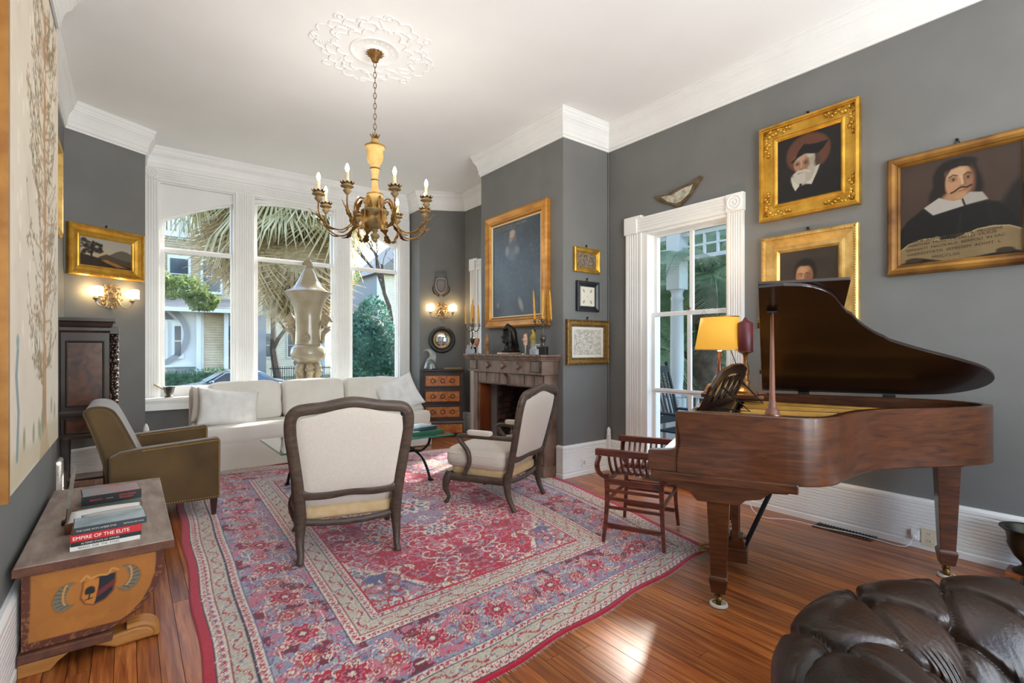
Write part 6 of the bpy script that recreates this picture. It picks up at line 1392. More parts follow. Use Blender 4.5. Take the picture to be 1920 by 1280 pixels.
# ---------------------------------------------------------------- right bay corner
s = thing('convex_mirror', 'round convex mirror in black frame on the slanted wall', 'mirror', on_right(.349, 1.486), RRZ)
b = MB(); b.T = RECT; b.lathe([(.125, .0), (.125, .02), (.14, .03), (.155, .026), (.165, .04), (.19, .045), (.205, .035), (.212, .015), (.212, 0)], 40, caps=False); b.build('frame', M_blackfr, s)
b = MB(); b.T = RECT; b.lathe([(.118, .012), (.122, .03), (.132, .034), (.136, .02)], 40, caps=False); b.build('inner_rim', M_gold2, s)
b = MB(); b.T = RECT; b.lathe([(.124 * math.sin(t), .005 + .028 * math.cos(t)) for t in [PI / 2 * k / 12 for k in range(12, -1, -1)]], 40); b.build('glass', mat('mirror_silver', '#d8dadb', rough=.03, metal=1.), s)
s = thing('carved_crest', 'dark carved wooden shield with crown above the sconce', 'wall carving', on_right(.338, 2.19), RRZ)
MB().prism([(0, .0), (.06, .03), (.10, .09), (.11, .18), (.09, .27), (.05, .30), (-.05, .30), (-.09, .27), (-.11, .18), (-.10, .09), (-.06, .03)], -.035, 0, 'xz').build('shield', wood('crest_wood', '#3a2a1c', '#5d4630'), s, bevel=.012)
MB().prism([(0, .05), (.05, .08), (.075, .17), (.06, .25), (-.06, .25), (-.075, .17), (-.05, .08)], -.05, -.035, 'xz').build('field', M_walnut, s, bevel=.008)
cr = MB()
for k in range(5): x = -.07 + .035 * k; cr.prism([(x - .016, .30), (x + .016, .30), (x + .02, .35), (x + .008, .36), (x, .395), (x - .008, .36), (x - .02, .35)], -.03, -.008, 'xz')
cr.box(-.09, .09, -.034, -.004, .295, .315); cr.build('crown', M_black, s)
sc_ = MB()
for q in (-1, 1): sc_.tube(bez([(q * .03, -.02, -.01), (q * .09, -.03, .02), (q * .13, -.03, .09), (q * .12, -.02, .15)], 5), [.014 - .0005 * k for k in range(16)], 7)
sc_.build('scrolls', M_black, s)

M_marq = mat('marquetry_orange', '#9a4a17', '#c47a35', rough=.35, coat=.4, scale=16, detail=8, distort=1.2); M_marqdark = mat('marquetry_dark', '#3c1c0d', '#5a2d14', rough=.4, scale=20)
def make_drawers():
    p = Vector((3.965, 7.025)) + RN * .33; c = thing('marquetry_chest', 'small dark chest of drawers with orange marquetry fronts in the bay corner', 'chest of drawers', (p.x, p.y, 0), RRZ)
    w = .33; d = .28
    MB().box(-w + .02, w - .02, 0, d, .24, 1.0).build('case', M_walnut, c, bevel=.003)
    MB().box(-w - .01, w + .01, -.025, d, 1.0, 1.03).box(-w + .005, w - .005, -.012, d, .985, 1.0).build('top', M_walnut, c, bevel=.005)
    MB().box(-w - .005, w + .005, -.02, d, .205, .24).build('base_moulding', mat('grey_moulding', '#5d5450', '#6d635d', rough=.5), c, bevel=.006)
    MB().box(-w + .01, w - .01, -.008, d, .04, .205).build('plinth', M_walnut, c, bevel=.003); MB().box(-w + .03, w - .03, -.011, -.008, .06, .19).build('plinth_panel', M_marq, c); MB().box(-w - .01, w + .01, -.025, d, 0, .04).build('foot_rail', M_walnut, c, bevel=.004)
    for k in range(3):
        z0 = .275 + k * .238; dr = MB().box(-w + .045, w - .045, -.014, 0, z0, z0 + .21).build('drawer', M_walnut, c, bevel=.005)
        MB().box(-w + .075, w - .075, -.018, -.014, z0 + .03, z0 + .18).build('marquetry_panel', M_marq, dr)
        for q in (-1, 0, 1):
            b = MB(); b.at(q * .15, -.0185, z0 + .105, rx=PI / 2)
            for j in range(8): a = 2 * PI * j / 8; b.ell((.03 * math.cos(a), .03 * math.sin(a), 0), (.014, .010, .0015), 7, 4)
            b.build('marquetry_flower', M_marqdark, dr)
        for q in (-.11, .11): MB().at(q, -.018, z0 + .10, rx=PI / 2).lathe([(.016, 0), (.012, .006), (.006, .008), (.006, .014), (.012, .02), (.008, .028), (0, .03)], 12).build('knob', M_brass, dr)
    return c
make_drawers()
p = Vector((3.965, 7.025)) + RN * .20 - RD * .19
s = thing('bronze_helmet', 'silvery antique helmet with tall curled crest on the marquetry chest', 'helmet', (p.x, p.y, 1.031), RRZ)
M_helm = mat('helmet_metal', '#6d6f6c', '#93958f', rough=.4, metal=.7, scale=14)
loft_b = MB(); loft(loft_b, [(0, -.11, .10, .17), (.01, -.10, .10, .17), (.05, -.09, .09, .165), (.09, -.075, .08, .15), (.12, -.05, .06, .12), (.145, -.02, .035, .07), (.152, .0, .01, .01)], 18); loft_b.build('bowl', M_helm, s)
MB().prism([(x, z) for x, _, z in bez([(-.09, 0, .05), (-.06, 0, .14), (-.01, 0, .2), (-.02, 0, .26), (-.075, 0, .285), (-.11, 0, .25), (-.08, 0, .30), (0, 0, .31), (.07, 0, .26), (.09, 0, .18), (.08, 0, .08)], 4)], -.012, .012, 'xz').build('crest', M_helm, s, bevel=.003)
MB().box(-.10, .10, -.08, .08, 0, .008).build('neck_guard', M_bronze, s, bevel=.003)
p = Vector((3.965, 7.025)) + RN * .22 + RD * .16
book('slim_book', 'slim gilt-edged book lying on top of the marquetry chest', (p.x, p.y, 1.031), .27, .16, .022, RRZ + .05, '#8d7a55', '#c9b07a')
# mortars on the sill
M_mortar2 = mat('pewter_mortar', '#4d4a45', '#6d6962', rough=.35, metal=.7, scale=14)
def mortar(label, loc, tilt, pm_, s_=1.):
    m = thing('mortar', label, 'mortar', loc, 0, 'mortars on the window sill')
    MB().at(sc=s_).lathe([(0, 0), (.045, 0), (.048, .012), (.035, .022), (.03, .03), (.048, .06), (.056, .11), (.064, .125), (.066, .13), (.058, .13), (.05, .115), (.03, .05), (0, .045)], 20).build('bowl', M_mortar2, m)
    b = MB(); b.at(0, 0, .06 * s_, ry=tilt, sc=s_); b.lathe([(0, 0), (.014, .004), (.012, .03), (.007, .05), (.009, .12), (.013, .17), (.008, .185), (0, .188)], 12); b.build('pestle', pm_, m)
mortar('pewter mortar with pale pestle on the sill by the slanted left wall', (.385, 7.44, .7505), -.95, mat('pale_pestle', '#a89a72', rough=.5), 1.)
mortar('dark mortar with black pestle on the sill at the fireplace end', (3.44, 7.44, .7505), .75, M_black, 1.)
# large ceramic urn behind the sofa
def make_urn():
    u = thing('ceramic_urn', 'tall cream glazed lidded urn with horse-head handles before the bay window', 'urn', (1.985, 7.30, 0)); M_glz = mat('cream_glaze', '#9a8e76', '#aba088', rough=.26, coat=.3, scale=5); M_matte = mat('biscuit_relief', '#94866c', '#ab9d82', rough=.5, scale=30, bump=.3, bscale=60)
    MB().lathe([(0, .0), (.15, 0), (.155, .03), (.13, .06), (.12, .5), (.125, .80), (.15, .84), (.15, .88), (0, .88)], 24).build('pedestal', M_matte, u)
    MB().lathe([(0, .87), (.10, .87), (.09, .95), (.085, 1.10), (.10, 1.16), (0, 1.17)], 24).build('stem', M_matte, u)
    for k in range(6):
        a = 2 * PI * k / 6 + .4; b = MB(); b.at(.115 * math.cos(a), .115 * math.sin(a), .86, rz=a + PI)
        loft(b, [(0, -.05, .04, .09), (.04, -.055, .04, .10), (.09, -.05, .04, .085), (.11, -.06, .04, .10), (.15, -.075, .04, .10), (.175, -.09, .04, .095), (.2, -.07, .04, .10), (.24, -.07, .04, .105), (.28, -.04, .035, .08), (.30, 0, .02, .03)], 12)
        for j in range(7): an = j * .9; b.ell((-.02 - .01 * math.cos(an), .05 * math.cos(an), .20 + .07 * math.sin(an)), (.022, .02, .022), 6, 5)
        b.build('lion_mask', M_matte, u)
    MB().lathe([(.085, 1.13), (.12, 1.15), (.21, 1.20), (.235, 1.27), (.22, 1.36), (.175, 1.395)], 40, caps=False).build('bulb', M_glz, u)
    MB().lathe([(.165, 1.39), (.175, 1.40), (.173, 1.42), (.168, 1.60), (.175, 1.80), (.19, 1.92), (.23, 2.02), (.285, 2.10), (.30, 2.125), (.285, 2.125), (.16, 1.9), (.15, 1.45)], 40, caps=False).build('body', M_glz, u)
    MB().lathe([(.305, 2.12), (.31, 2.13), (.30, 2.14), (.24, 2.165), (.18, 2.22), (.13, 2.30), (.09, 2.39), (.07, 2.44), (.055, 2.45), (.05, 2.47), (0, 2.475)], 40).build('lid', M_glz, u)
    def horse(b):
        pts = [(-.02, 0), (.055, 0), (.06, .05), (.05, .09), (.03, .13), (-.005, .15), (-.03, .135), (-.075, .085), (-.085, .06), (-.07, .045), (-.045, .06), (-.03, .045)]
        b.prism(pts, -.022, .022, 'xz')
        for k in range(7): b.ell((.055 - .008 * k, 0, .02 + .02 * k), (.018, .026, .016), 7, 5)
        b.prism([(-.005, .14), (.012, .14), (.004, .175)], -.018, -.006, 'xz').prism([(-.005, .14), (.012, .14), (.004, .175)], .006, .018, 'xz')
    b = MB(); b.at(0, 0, 2.465, rz=-.65, sc=.95); horse(b); b.build('horse_finial', M_matte, u, bevel=.008)
    for q in (-1, 1):
        a = -.66; dx, dy = q * math.cos(a), q * math.sin(a)
        b = MB(); b.at(dx * .245, dy * .245, 1.66, rz=a if q < 0 else a + PI, sc=1.15); horse(b); b.build('horse_handle', M_matte, u, bevel=.008)
        b = MB(); b.tube(bez([(dx * .29, dy * .29, 1.64), (dx * .255, dy * .255, 1.60), (dx * .215, dy * .215, 1.55), (dx * .2, dy * .2, 1.46), (dx * .185, dy * .185, 1.42)], 5), [.045 - .0012 * k for k in range(21)], 8, flat=(1, .7)); b.cb((dx * .245, dy * .245, 1.645), (.10, .10, .03)); b.build('handle_bracket', M_matte, u)
    a = -PI / 2 - .45; b = MB(); b.T = Matrix.Translation((.172 * math.cos(a), .172 * math.sin(a), 1.50)) @ Matrix.Rotation(a + PI / 2, 4, 'Z') @ RECT
    b.lathe([(0, .008), (.03, .012), (.05, .008), (.055, .014), (.06, .008), (.062, 0)], 24)
    for k in range(10): an = 2 * PI * k / 10; b.ell((.036 * math.cos(an), .036 * math.sin(an), .012), (.010, .010, .006), 6, 4)
    b.build('seal_medallion', M_matte, u)
make_urn()
# ================================================================== right side: lamp, candle, outlets, chesterfield, planter
def on_piano(u, v): p = Vector((2.286, 1.574)) + Vector((.903, .43)) * u + Vector((.43, -.903)) * v; return p.x, p.y
x, y = on_piano(1.36, .10)
l = thing('table_lamp', 'lit table lamp with yellow drum shade on the piano by the window', 'lamp', (x, y, 1.0305))
M_yshade = mat('lit_yellow_shade', '#c08a2c', rough=.8, emit='#e0a840', estr=.34)
MB().lathe([(0, 0), (.06, 0), (.062, .012), (.05, .02), (.03, .035), (.022, .06), (.03, .09), (.026, .14), (.016, .20), (.02, .215), (.012, .23), (.01, .30), (0, .30)], 18).build('base', wood('lamp_wood', '#4a2d1a', '#6b4527'), l)
sh = MB().lathe([(.178, .31), (.135, .555)], 40, caps=False).build('shade', M_yshade, l); sm = sh.modifiers.new('thickness', 'SOLIDIFY'); sm.thickness = .002
MB().lathe([(.1355, .552), (.1365, .556), (.1355, .56)], 40, caps=False).build('shade_rim', M_goldworn, l); MB().lathe([(.1785, .306), (.180, .31), (.1785, .314)], 40, caps=False).build('shade_hem', M_gold2, l)
MB().lathe([(0, .30), (.014, .30), (.03, .36), (.03, .39), (.012, .42), (0, .425)], 14).build('bulb', mat('lamp_bulb', '#fff0d0', emit='#ffd894', estr=8.), l)
point('lamp_light', (0, 0, .46), 9, (1, .70, .34), .04, l)
MB().tube(bez([(.03, -.05, .36), (.07, -.11, .16), (.10, -.16, .0)], 6), .003, 6).build('cord', M_black, l)
x, y = on_piano(1.27, .28)
l = thing('pillar_candle', 'burgundy pillar candle on a turned gilt candlestick on the piano', 'candle', (x, y, 1.0305))
MB().lathe([(0, 0), (.062, 0), (.065, .012), (.055, .02), (.03, .035), (.026, .05), (.034, .07), (.03, .085), (.02, .10), (.026, .13), (.03, .16), (.024, .19), (.016, .215), (.014, .26), (.018, .275), (.03, .285), (.055, .295), (.056, .302), (0, .302)], 22).build('candlestick', M_goldworn, l)
MB().lathe([(0, .302), (.052, .302), (.053, .31), (.053, .50), (.046, .508), (.02, .52), (.006, .545), (0, .548)], 26).build('candle', mat('burgundy_wax', '#55121c', '#651a24', rough=.4, sub=.1, scale=8), l)
x, y = on_piano(1.20, .06)
s = thing('wooden_block', 'small carved wooden block on the piano behind the candlestick', 'ornament', (x, y, 1.0305), .3); MB().taper(0, .03, (.06, .045), (.05, .035)).taper(.03, .06, (.05, .035), (.03, .02)).build('block', M_carved, s, bevel=.004)
# stained-glass square hanging in the window
s = thing('stained_glass_panel', 'small leaded square of green stained glass hung in the tall window', 'stained glass', (XR + .04, 2.77, 1.38), -PI / 2)
w = .20; b = MB()
for a in (0, w): b.box(a - .003, a + .003, -.004, .004, 0, w).box(0, w, -.004, .004, a - .003, a + .003)
for a in (.045, w - .045): b.box(a - .002, a + .002, -.004, .004, .045, w - .045).box(.045, w - .045, -.004, .004, a - .002, a + .002)
for (x0, z0, x1, z1) in ((0, 0, .045, .045), (w, 0, w - .045, .045), (0, w, .045, w - .045), (w, w, w - .045, w - .045)): b.tube([(x0, 0, z0), (x1, 0, z1)], .002, 5)
b.build('leading', M_black, s)
M_green = glass_mat('green_glass', (.45, .66, .45), .05)
for q in ([(0, 0), (w, 0), (w - .045, .045), (.045, .045)], [(0, w), (w, w), (w - .045, w - .045), (.045, w - .045)], [(0, 0), (.045, .045), (.045, w - .045), (0, w)], [(w, 0), (w - .045, .045), (w - .045, w - .045), (w, w)]): MB().prism(q, -.001, .001, 'xz').build('pane', M_green, s)
MB().box(.045, w - .045, -.001, .001, .045, w - .045).build('pane', glass_mat('clear_bevel', (.9, .92, .92), .12), s)
MB().tube([(0, 0, w), (w / 2, 0, w + .13), (w, 0, w)], .0015, 5).build('hanging_wire', M_black, s)
# fragment of painted wood above the window
s = thing('painted_fragment', 'weathered boat-shaped painted wood fragment hung above the tall window', 'wall carving', (XR - .003, 3.18, 2.73), -PI / 2)
MB().prism([(x, z) for x, _, z in bez([(0, 0, .16), (.06, 0, .17), (.14, 0, .155), (.27, 0, .185), (.40, 0, .20), (.50, 0, .235), (.53, 0, .225), (.47, 0, .16), (.40, 0, .075), (.31, 0, .02), (.27, 0, .0), (.22, 0, .03), (.10, 0, .08), (.03, 0, .13)], 3)], -.03, 0, 'xz').build('board', mat('weathered_board', '#4a3a28', '#6d5a40', rough=.8, scale=14, bump=.3), s, bevel=.006)
MB().prism([(.08, .14), (.2, .13), (.34, .165), (.44, .175), (.40, .10), (.31, .045), (.26, .035), (.16, .075)], -.033, -.03, 'xz').build('painted_face', mat('flaking_paint', '#8f8a78', '#c3bda9', rough=.8, scale=22, detail=8, bump=.3), s)
# outlet, plug and cord
M_plastic = mat('cream_plastic', '#ddd2b8', rough=.4)
s = thing('wall_outlet', 'cream double power outlet on the baseboard under the piano', 'outlet', (XR - .031, .975, .085), -PI / 2)
MB().box(-.04, .04, -.006, 0, -.06, .06).build('plate', M_plastic, s, bevel=.002)
for z in (-.024, .024):
    r_ = MB(); r_.at(0, -.006, z, rx=PI / 2).lathe([(0, .002), (.016, .002), (.017, 0)], 16); so = r_.build('socket', M_plastic, s)
    MB().box(-.007, -.005, -.0085, -.0075, z - .002, z + .007).box(.005, .007, -.0085, -.0075, z - .002, z + .007).build('slots', M_black, so)
s = thing('plug_adapter', 'white plug adapter beside the double outlet', 'plug', (XR - .031, 1.045, .088), -PI / 2); MB().box(-.022, .022, -.028, 0, -.035, .035).build('body', M_white, s, bevel=.004); MB().at(0, -.028, -.01, rx=PI / 2).lathe([(.012, 0), (.010, .012), (0, .014)], 12).build('plug', M_white, s)
cd = MB().tube(bez([(4.20, 1.05, .06), (4.17, 1.10, .008), (4.17, 1.35, .010), (4.14, 1.6, .006), (4.12, 1.8, .006), (4.02, 1.95, .006), (4.10, 2.08, .006), (4.16, 2.15, .05)], 8), .0035, 6).build('power_cord', M_white); tag(cd, 'thin white power cord lying along the floor under the piano', 'cord')
s = thing('wall_outlet', 'small white outlet on the baseboard at the side of the chimney', 'outlet', (3.86, CY0 - .031, .13), 0); MB().box(-.03, .03, -.005, 0, -.045, .045).build('plate', M_white, s, bevel=.002)
MB().box(-.012, -.008, -.006, -.005, -.02, .02).box(.008, .012, -.006, -.005, -.02, .02).build('slots', M_black, s)
# bronze planter urn on a wooden block at the right edge
s = thing('bronze_planter', 'dark bronze footed urn on a low wooden block by the right baseboard', 'urn', (4.10, .49, 0))
MB().box(-.09, .09, -.09, .09, 0, .06).build('wooden_block', wood('planter_block', '#7a3c1a', '#95532a'), s, bevel=.003)
MB().lathe([(0, .06), (.065, .06), (.07, .07), (.05, .085), (.028, .10), (.028, .115), (.06, .15), (.085, .20), (.092, .225), (.088, .228), (.095, .28), (.11, .30), (.125, .31), (.125, .316), (.105, .312), (.085, .27), (.06, .20), (0, .17)], 32).build('bowl', mat('green_bronze', '#2c2a22', '#46402f', rough=.4, metal=.6, scale=9, bump=.15, bscale=40), s)
# ---------------------------------------------------------------- tufted leather chair, lower right corner
M_leather = mat('dark_brown_leather', '#1a0e08', '#2f1c10', rough=.36, spec=.3, coat=.06, scale=3, bump=.12, bscale=90)
def make_chesterfield():
    c = thing('leather_chair', 'dark brown button-tufted leather chair in the lower right corner', 'armchair', (1.76, .02, 0))
    ox, oy = 1.72, .02; c.scale = (1, 1, .93)
    path = bez([(1.00, -.55, 0), (1.02, -.25, 0), (1.08, .08, 0), (1.24, .34, 0), (1.50, .45, 0), (1.78, .37, 0), (2.06, .18, 0), (2.36, -.02, 0), (2.62, -.24, 0)], 12)
    P = [Vector((p[0] - ox, p[1] - oy)) for p in path]; L = [0]
    for a, b_ in zip(P[:-1], P[1:]): L.append(L[-1] + (b_ - a).length)
    tot = L[-1]
    def along(s):
        d = s * tot; k = 0
        while k < len(L) - 2 and L[k + 1] < d: k += 1
        t = (d - L[k]) / (L[k + 1] - L[k]); p = P[k].lerp(P[k + 1], t); a, b_ = P[max(0, k - 1)], P[min(len(P) - 1, k + 2)]; tg = (b_ - a).normalized(); return p, Vector((-tg.y, tg.x))   # outward normal (left of the path)
    # cross section: outward offset, z ; from the floor outside, over the roll, down the inside
    sec = bez([(.13, .10, 0), (.135, .30, 0), (.15, .44, 0), (.20, .52, 0), (.205, .60, 0), (.15, .675, 0), (.06, .70, 0), (-.03, .68, 0), (-.10, .62, 0), (-.15, .54, 0), (-.19, .45, 0), (-.22, .34, 0)], 8)
    S2 = [Vector((p[0], p[1])) for p in sec]; SL = [0]
    for a, b_ in zip(S2[:-1], S2[1:]): SL.append(SL[-1] + (b_ - a).length)
    def cross(t):
        d = t * SL[-1]; k = 0
        while k < len(SL) - 2 and SL[k + 1] < d: k += 1
        f = (d - SL[k]) / (SL[k + 1] - SL[k]); p = S2[k].lerp(S2[k + 1], f); tg = (S2[min(len(S2) - 1, k + 2)] - S2[max(0, k - 1)]).normalized(); return p, Vector((tg.y, -tg.x)), d
    PU = .132
    def fn(u, v):
        p, n = along(u); q, m, d = cross(v)
        a = u * tot / PU; b_ = (d - .33) / .175
        h = 0
        if d > .33:
            l1 = abs(math.sin(PI * (a * .5 + b_ * .5))); l2 = abs(math.sin(PI * (a * .5 - b_ * .5))); k = min(1, (d - .33) / .10)
            crease = min(l1, l2) ; bt = math.hypot(l1, l2)
            h = k * (-.018 * math.exp(-(crease / .12) ** 2) - .035 * math.exp(-(bt / .38) ** 2) + .016 * (l1 * l2) ** .5)
            h += k * .0022 * math.sin(a * 26 + b_ * 3 + 2 * mnoise.noise(Vector((a * 2, b_ * 2, 0)))) * math.exp(-(bt / .75) ** 2)
        q2 = q + m * -h if False else q - m * (-h)
        return (p.x + n.x * q2.x, p.y + n.y * q2.x, q2.y)
    b = MB(); b.grid(fn, 420, 150, True); o = b.build('tufted_back', M_leather, c)
    # buttons sit at the crossings of the creases
    for i in range(1, int(tot / PU)):
        for j in range(0, 6):
            if (i + j) % 2: continue
            u = i * PU / tot; d = .33 + j * .175
            if d < .40 or d > SL[-1] - .02: continue
            p, n = along(u); q, m, _ = cross(d / SL[-1]); q2 = q - m * .034 * -1 * -1
            q2 = q + m * -.034
            MB().ell((p.x + n.x * q2.x, p.y + n.y * q2.x, q2.y), .011, 10, 6).build('button', M_leather, c)
    MB().prism([(p.x, p.y) for p in [along(k / 20)[0] + along(k / 20)[1] * .10 for k in range(21)]], .09, .22).build('base_frame', M_leather, c)
    weld(cush(MB(), 1.0, .75, .17, (.12, -.22, .33), k=(8, 8, 3), n=20, crown=.02).build('seat_cushion', M_leather, c))
    for (lx, ly) in ((-.55, -.45), (-.45, .2), (.0, .38), (.65, -.1)): MB().at(lx, ly, 0).lathe([(0, 0), (.02, 0), (.026, .03), (.034, .06), (.03, .10), (0, .10)], 14).build('foot', M_darkleg, c)
make_chesterfield()

# ---------------------------------------------------------------- things on the coffee table
TZ = .0125 + .4605
book('art_book', 'large green edged art book at the fireplace end of the coffee table', (2.46, 4.78, TZ), .36, .28, .022, -.06, '#1f5a3c', '#2f7a55', group='books on the coffee table')
book('art_book', 'large pale art book lying flat on the coffee table beside the green one', (2.22, 4.80, TZ), .30, .27, .026, -.03, '#b9c3c6', '#d5d6d2', group='books on the coffee table')
book('art_book', 'blue-grey art book lying on top of the green art book', (2.44, 4.85, TZ + .0266), .31, .25, .026, .22, '#2b4148', '#c9c7c0', group='books on the coffee table', top=mat('art_cover', '#5f7d8a', '#a9b7b9', rough=.3, scale=9, detail=6, coat=.4))
s = thing('wooden_tazza', 'small turned wooden stand with pale dish and dark finial on the coffee table', 'stand', (2.42, 5.16, TZ))
MB().lathe([(0, 0), (.045, 0), (.05, .008), (.02, .02), (.014, .05), (.02, .08), (.016, .10), (.06, .112), (.075, .118), (.075, .124), (0, .124)], 22).build('stand', wood('tazza_wood', '#3a2114', '#54321f'), s)
MB().lathe([(0, .124), (.06, .125), (.085, .134), (.083, .137), (.055, .130), (0, .129)], 24).build('dish', mat('white_dish', '#dcd8d0', rough=.25), s)
MB().lathe([(0, .13), (.02, .13), (.034, .15), (.036, .175), (.026, .20), (.014, .215), (.012, .225), (.018, .235), (.01, .25), (0, .255)], 16).build('finial', M_bronze, s)
# ================================================================== outdoors: street side beyond the bay, porch beyond the tall window
GZ = -.93
def gstruct(name, b, m): return struct(b.build(name, m))
gstruct('ground_lawn', MB().box(-60, 80, 7.82, 15, GZ - .3, GZ).box(5.2, 90, -40, 7.82, GZ - .3, GZ), mat('lawn', '#3f4a2a', '#56603a', rough=.95, scale=2))
gstruct('ground_road', MB().box(-60, 80, 15, 27.2, GZ - .3, GZ - .08), mat('asphalt', '#4a4a4c', '#5d5d5f', rough=.9, scale=3))
gstruct('ground_yard', MB().box(-60, 90, 27.2, 110, GZ - .3, GZ), mat('far_lawn', '#545c3d', '#6b6f50', rough=.95, scale=1))
M_siding = mat('cream_siding', '#c9bda2', '#d5cab2', rough=.7, scale=2); M_siding2 = mat('tan_siding', '#a89678', '#b8a78a', rough=.7, scale=2); M_hwhite = mat('house_white', '#c3c4c0', rough=.6); M_hgrey = mat('house_grey_panel', '#77797a', rough=.7)
M_pane = mat('dark_house_glass', '#2a333a', '#46535a', rough=.12, scale=.6); M_shingle = mat('shingle_roof', '#6b645c', '#857d73', rough=.9, scale=3, stretch=(1, 1, 12)); M_reddoor = mat('red_door', '#6e3222', rough=.5)
def siding(b, x0, x1, y, z0, z1, step=.13, d=.035):
    """lapped boards as one saw-tooth sheet"""
    prof = [(y + .25, z0)]; z = z0
    while z < z1: prof += [(y - d, z), (y, min(z1, z + step))]; z += step
    prof += [(y + .25, z1)]; b.prism(prof, x0, x1, 'yz')
def hwindow(h, x, y, z, w, hh, split=2):
    f = MB().box(x - w / 2 - .12, x + w / 2 + .12, y - .10, y, z - .12, z + hh + .15).build('window', M_hwhite, h)
    for k in range(split): MB().box(x - w / 2, x + w / 2, y - .13, y - .10, z + hh * k / split + .03, z + hh * (k + 1) / split - .03).build('pane', M_pane, f)
def make_house_a():
    h = thing('victorian_house', 'pale Victorian house with round-arched bay across the street', 'house', (0, 30, GZ)); Y = 0; g = -GZ
    b = MB(); siding(b, 3.05, 4.05, Y + .4, 0, 4.25); b.build('siding', M_siding2, h)
    MB().box(-4.6, 3.05, Y + .3, Y + 5, 0, 4.3).build('bay_wall', M_hwhite, h)
    b = MB(); siding(b, -5, 6.2, Y + 2.2, 4.2, 9.6); b.build('upper_siding', M_siding2, h)
    MB().box(-5, 6.4, Y + 2.3, Y + 9, 0, 9.6).build('core', M_hgrey, h)
    MB().prism([(-.6, 4.2), (-.5, 4.35), (2.4, 5.1), (2.4, 4.2)], -5.2, 4.5, 'yz').build('porch_roof', M_shingle, h)
    MB().box(-5.2, 4.6, Y - .7, Y - .45, 4.1, 4.3).build('eave', M_hwhite, h)
    # round arch with three lights
    cx, cz, R = .78, 1.35 + .70 + g, 1.55
    ring = MB(); T = Matrix.Translation((cx, Y + .3, cz)) @ RECT
    ring.T = T; ring.lathe([(R - .16, 0), (R - .16, .14), (R + .1, .14), (R + .1, 0)], 48, smooth=False, caps=False); ring.build('arch_ring', M_hgrey, h)
    b = MB(); b.T = T; b.lathe([(0, .03), (R - .16, .03), (R - .16, 0)], 48, smooth=False); b.build('arch_field', M_hwhite, h)
    for x, w in ((.05, .45), (1.1, .58), (1.92, .26)): hwindow(h, x, Y + .28, cz - 1.1, w, 1.55)
    MB().prism([(cx - 1.0, cz + .75), (cx + 1.0, cz + .75), (cx + .7, cz + 1.08), (cx, cz + 1.2), (cx - .7, cz + 1.08)], Y + .16, Y + .25, 'xz').build('fan_light', M_pane, h)
    for x0, x1 in ((-.5, .25), (.35, 1.35), (1.47, 2.6)): MB().box(x0, x1, Y + .22, Y + .30, g - .35 - .3, g + .38).build('apron_panel', M_hgrey, h)
    MB().box(-1, 2.75, Y + .15, Y + .32, g + .42, g + .52).build('sill', M_hwhite, h)
    for x in (2.8, 4.05): MB().box(x - .1, x + .1, Y + .1, Y + .35, 0, 4.2).build('corner_board', M_hwhite, h)
    MB().box(4.3, 5.2, Y + 1.6, Y + 1.75, g - .55, g + 1.7).build('door', M_reddoor, h); MB().box(4.45, 5.05, Y + 1.55, Y + 1.6, g + .2, g + 1.5).build('door_glass', M_pane, h); MB().box(4.1, 5.4, Y + 1.6, Y + 1.8, g + 1.8, g + 2.6).build('transom', M_pane, h)
    # balcony with balusters, upper windows and gable
    zb = 1.35 + 5.55 + g
    MB().box(-1, 3.2, Y - .1, Y + .1, zb, zb + .25).box(-1, 3.2, Y - .08, Y + .08, zb + 1.0, zb + 1.1).build('balcony_rail', M_hwhite, h)
    for k in range(22): MB().box(-.05, .05, -.04, .04, 0, .8).build('baluster', M_hwhite, h, loc=(-.8 + k * .18, Y, zb + .22))
    for x in (.4, 2.1, 3.6): hwindow(h, x, Y + 2.15, 5.4, .8, 1.7)
    for x in (1.0, 2.6, 4.2): hwindow(h, x, Y + 2.15, zb + .4, .8, 1.6)
    MB().prism([(-5.4, 9.5), (5.2, 9.5), (1.5, 12.6)], Y + 1.4, Y + 8, 'xz').build('gable_roof', M_shingle, h)
make_house_a()
def make_house_b(name, label, x0, x1, y, zt, m, wins, roof=True):
    h = thing(name, label, 'house', ((x0 + x1) / 2, y, GZ)); w = (x1 - x0) / 2
    b = MB(); siding(b, -w, w, 0, 0, zt, .17, .04); b.build('siding', m, h); MB().box(-w, w, .05, 7, 0, zt - .01).build('core', M_hgrey, h)
    for (x, z, ww, hh) in wins: hwindow(h, x, -.02, z, ww, hh)
    if roof: MB().prism([(-w - .5, zt - .1), (w + .5, zt - .1), (0, zt + w * .95)], -.6, 7.4, 'xz').build('gable_roof', M_shingle, h); MB().prism([(-w, zt - .1), (w, zt - .1), (0, zt + w * .9)], -.05, .1, 'xz').build('gable_wall', m, h)
    for x in (-w, w): MB().box(x - .12, x + .12, -.1, .05, 0, zt).build('corner_board', M_hwhite, h)
make_house_b('clapboard_house', 'cream clapboard house seen behind the ceramic urn', 7.6, 13.2, 44, 5.6, M_siding, [(-1.6, 1.6, .5, 1.9), (.2, 1.6, .5, 1.9)])
make_house_b('clapboard_house', 'pale gabled house beyond the leafless tree in the last bay pane', 16.5, 24.5, 40, 8.6, M_siding, [(-1.8, 5.2, 1.0, 2.0), (1.4, 5.2, 1.0, 2.0), (-1.8, 1.4, 1.0, 2.0), (.2, 9.2, .9, 1.4)])
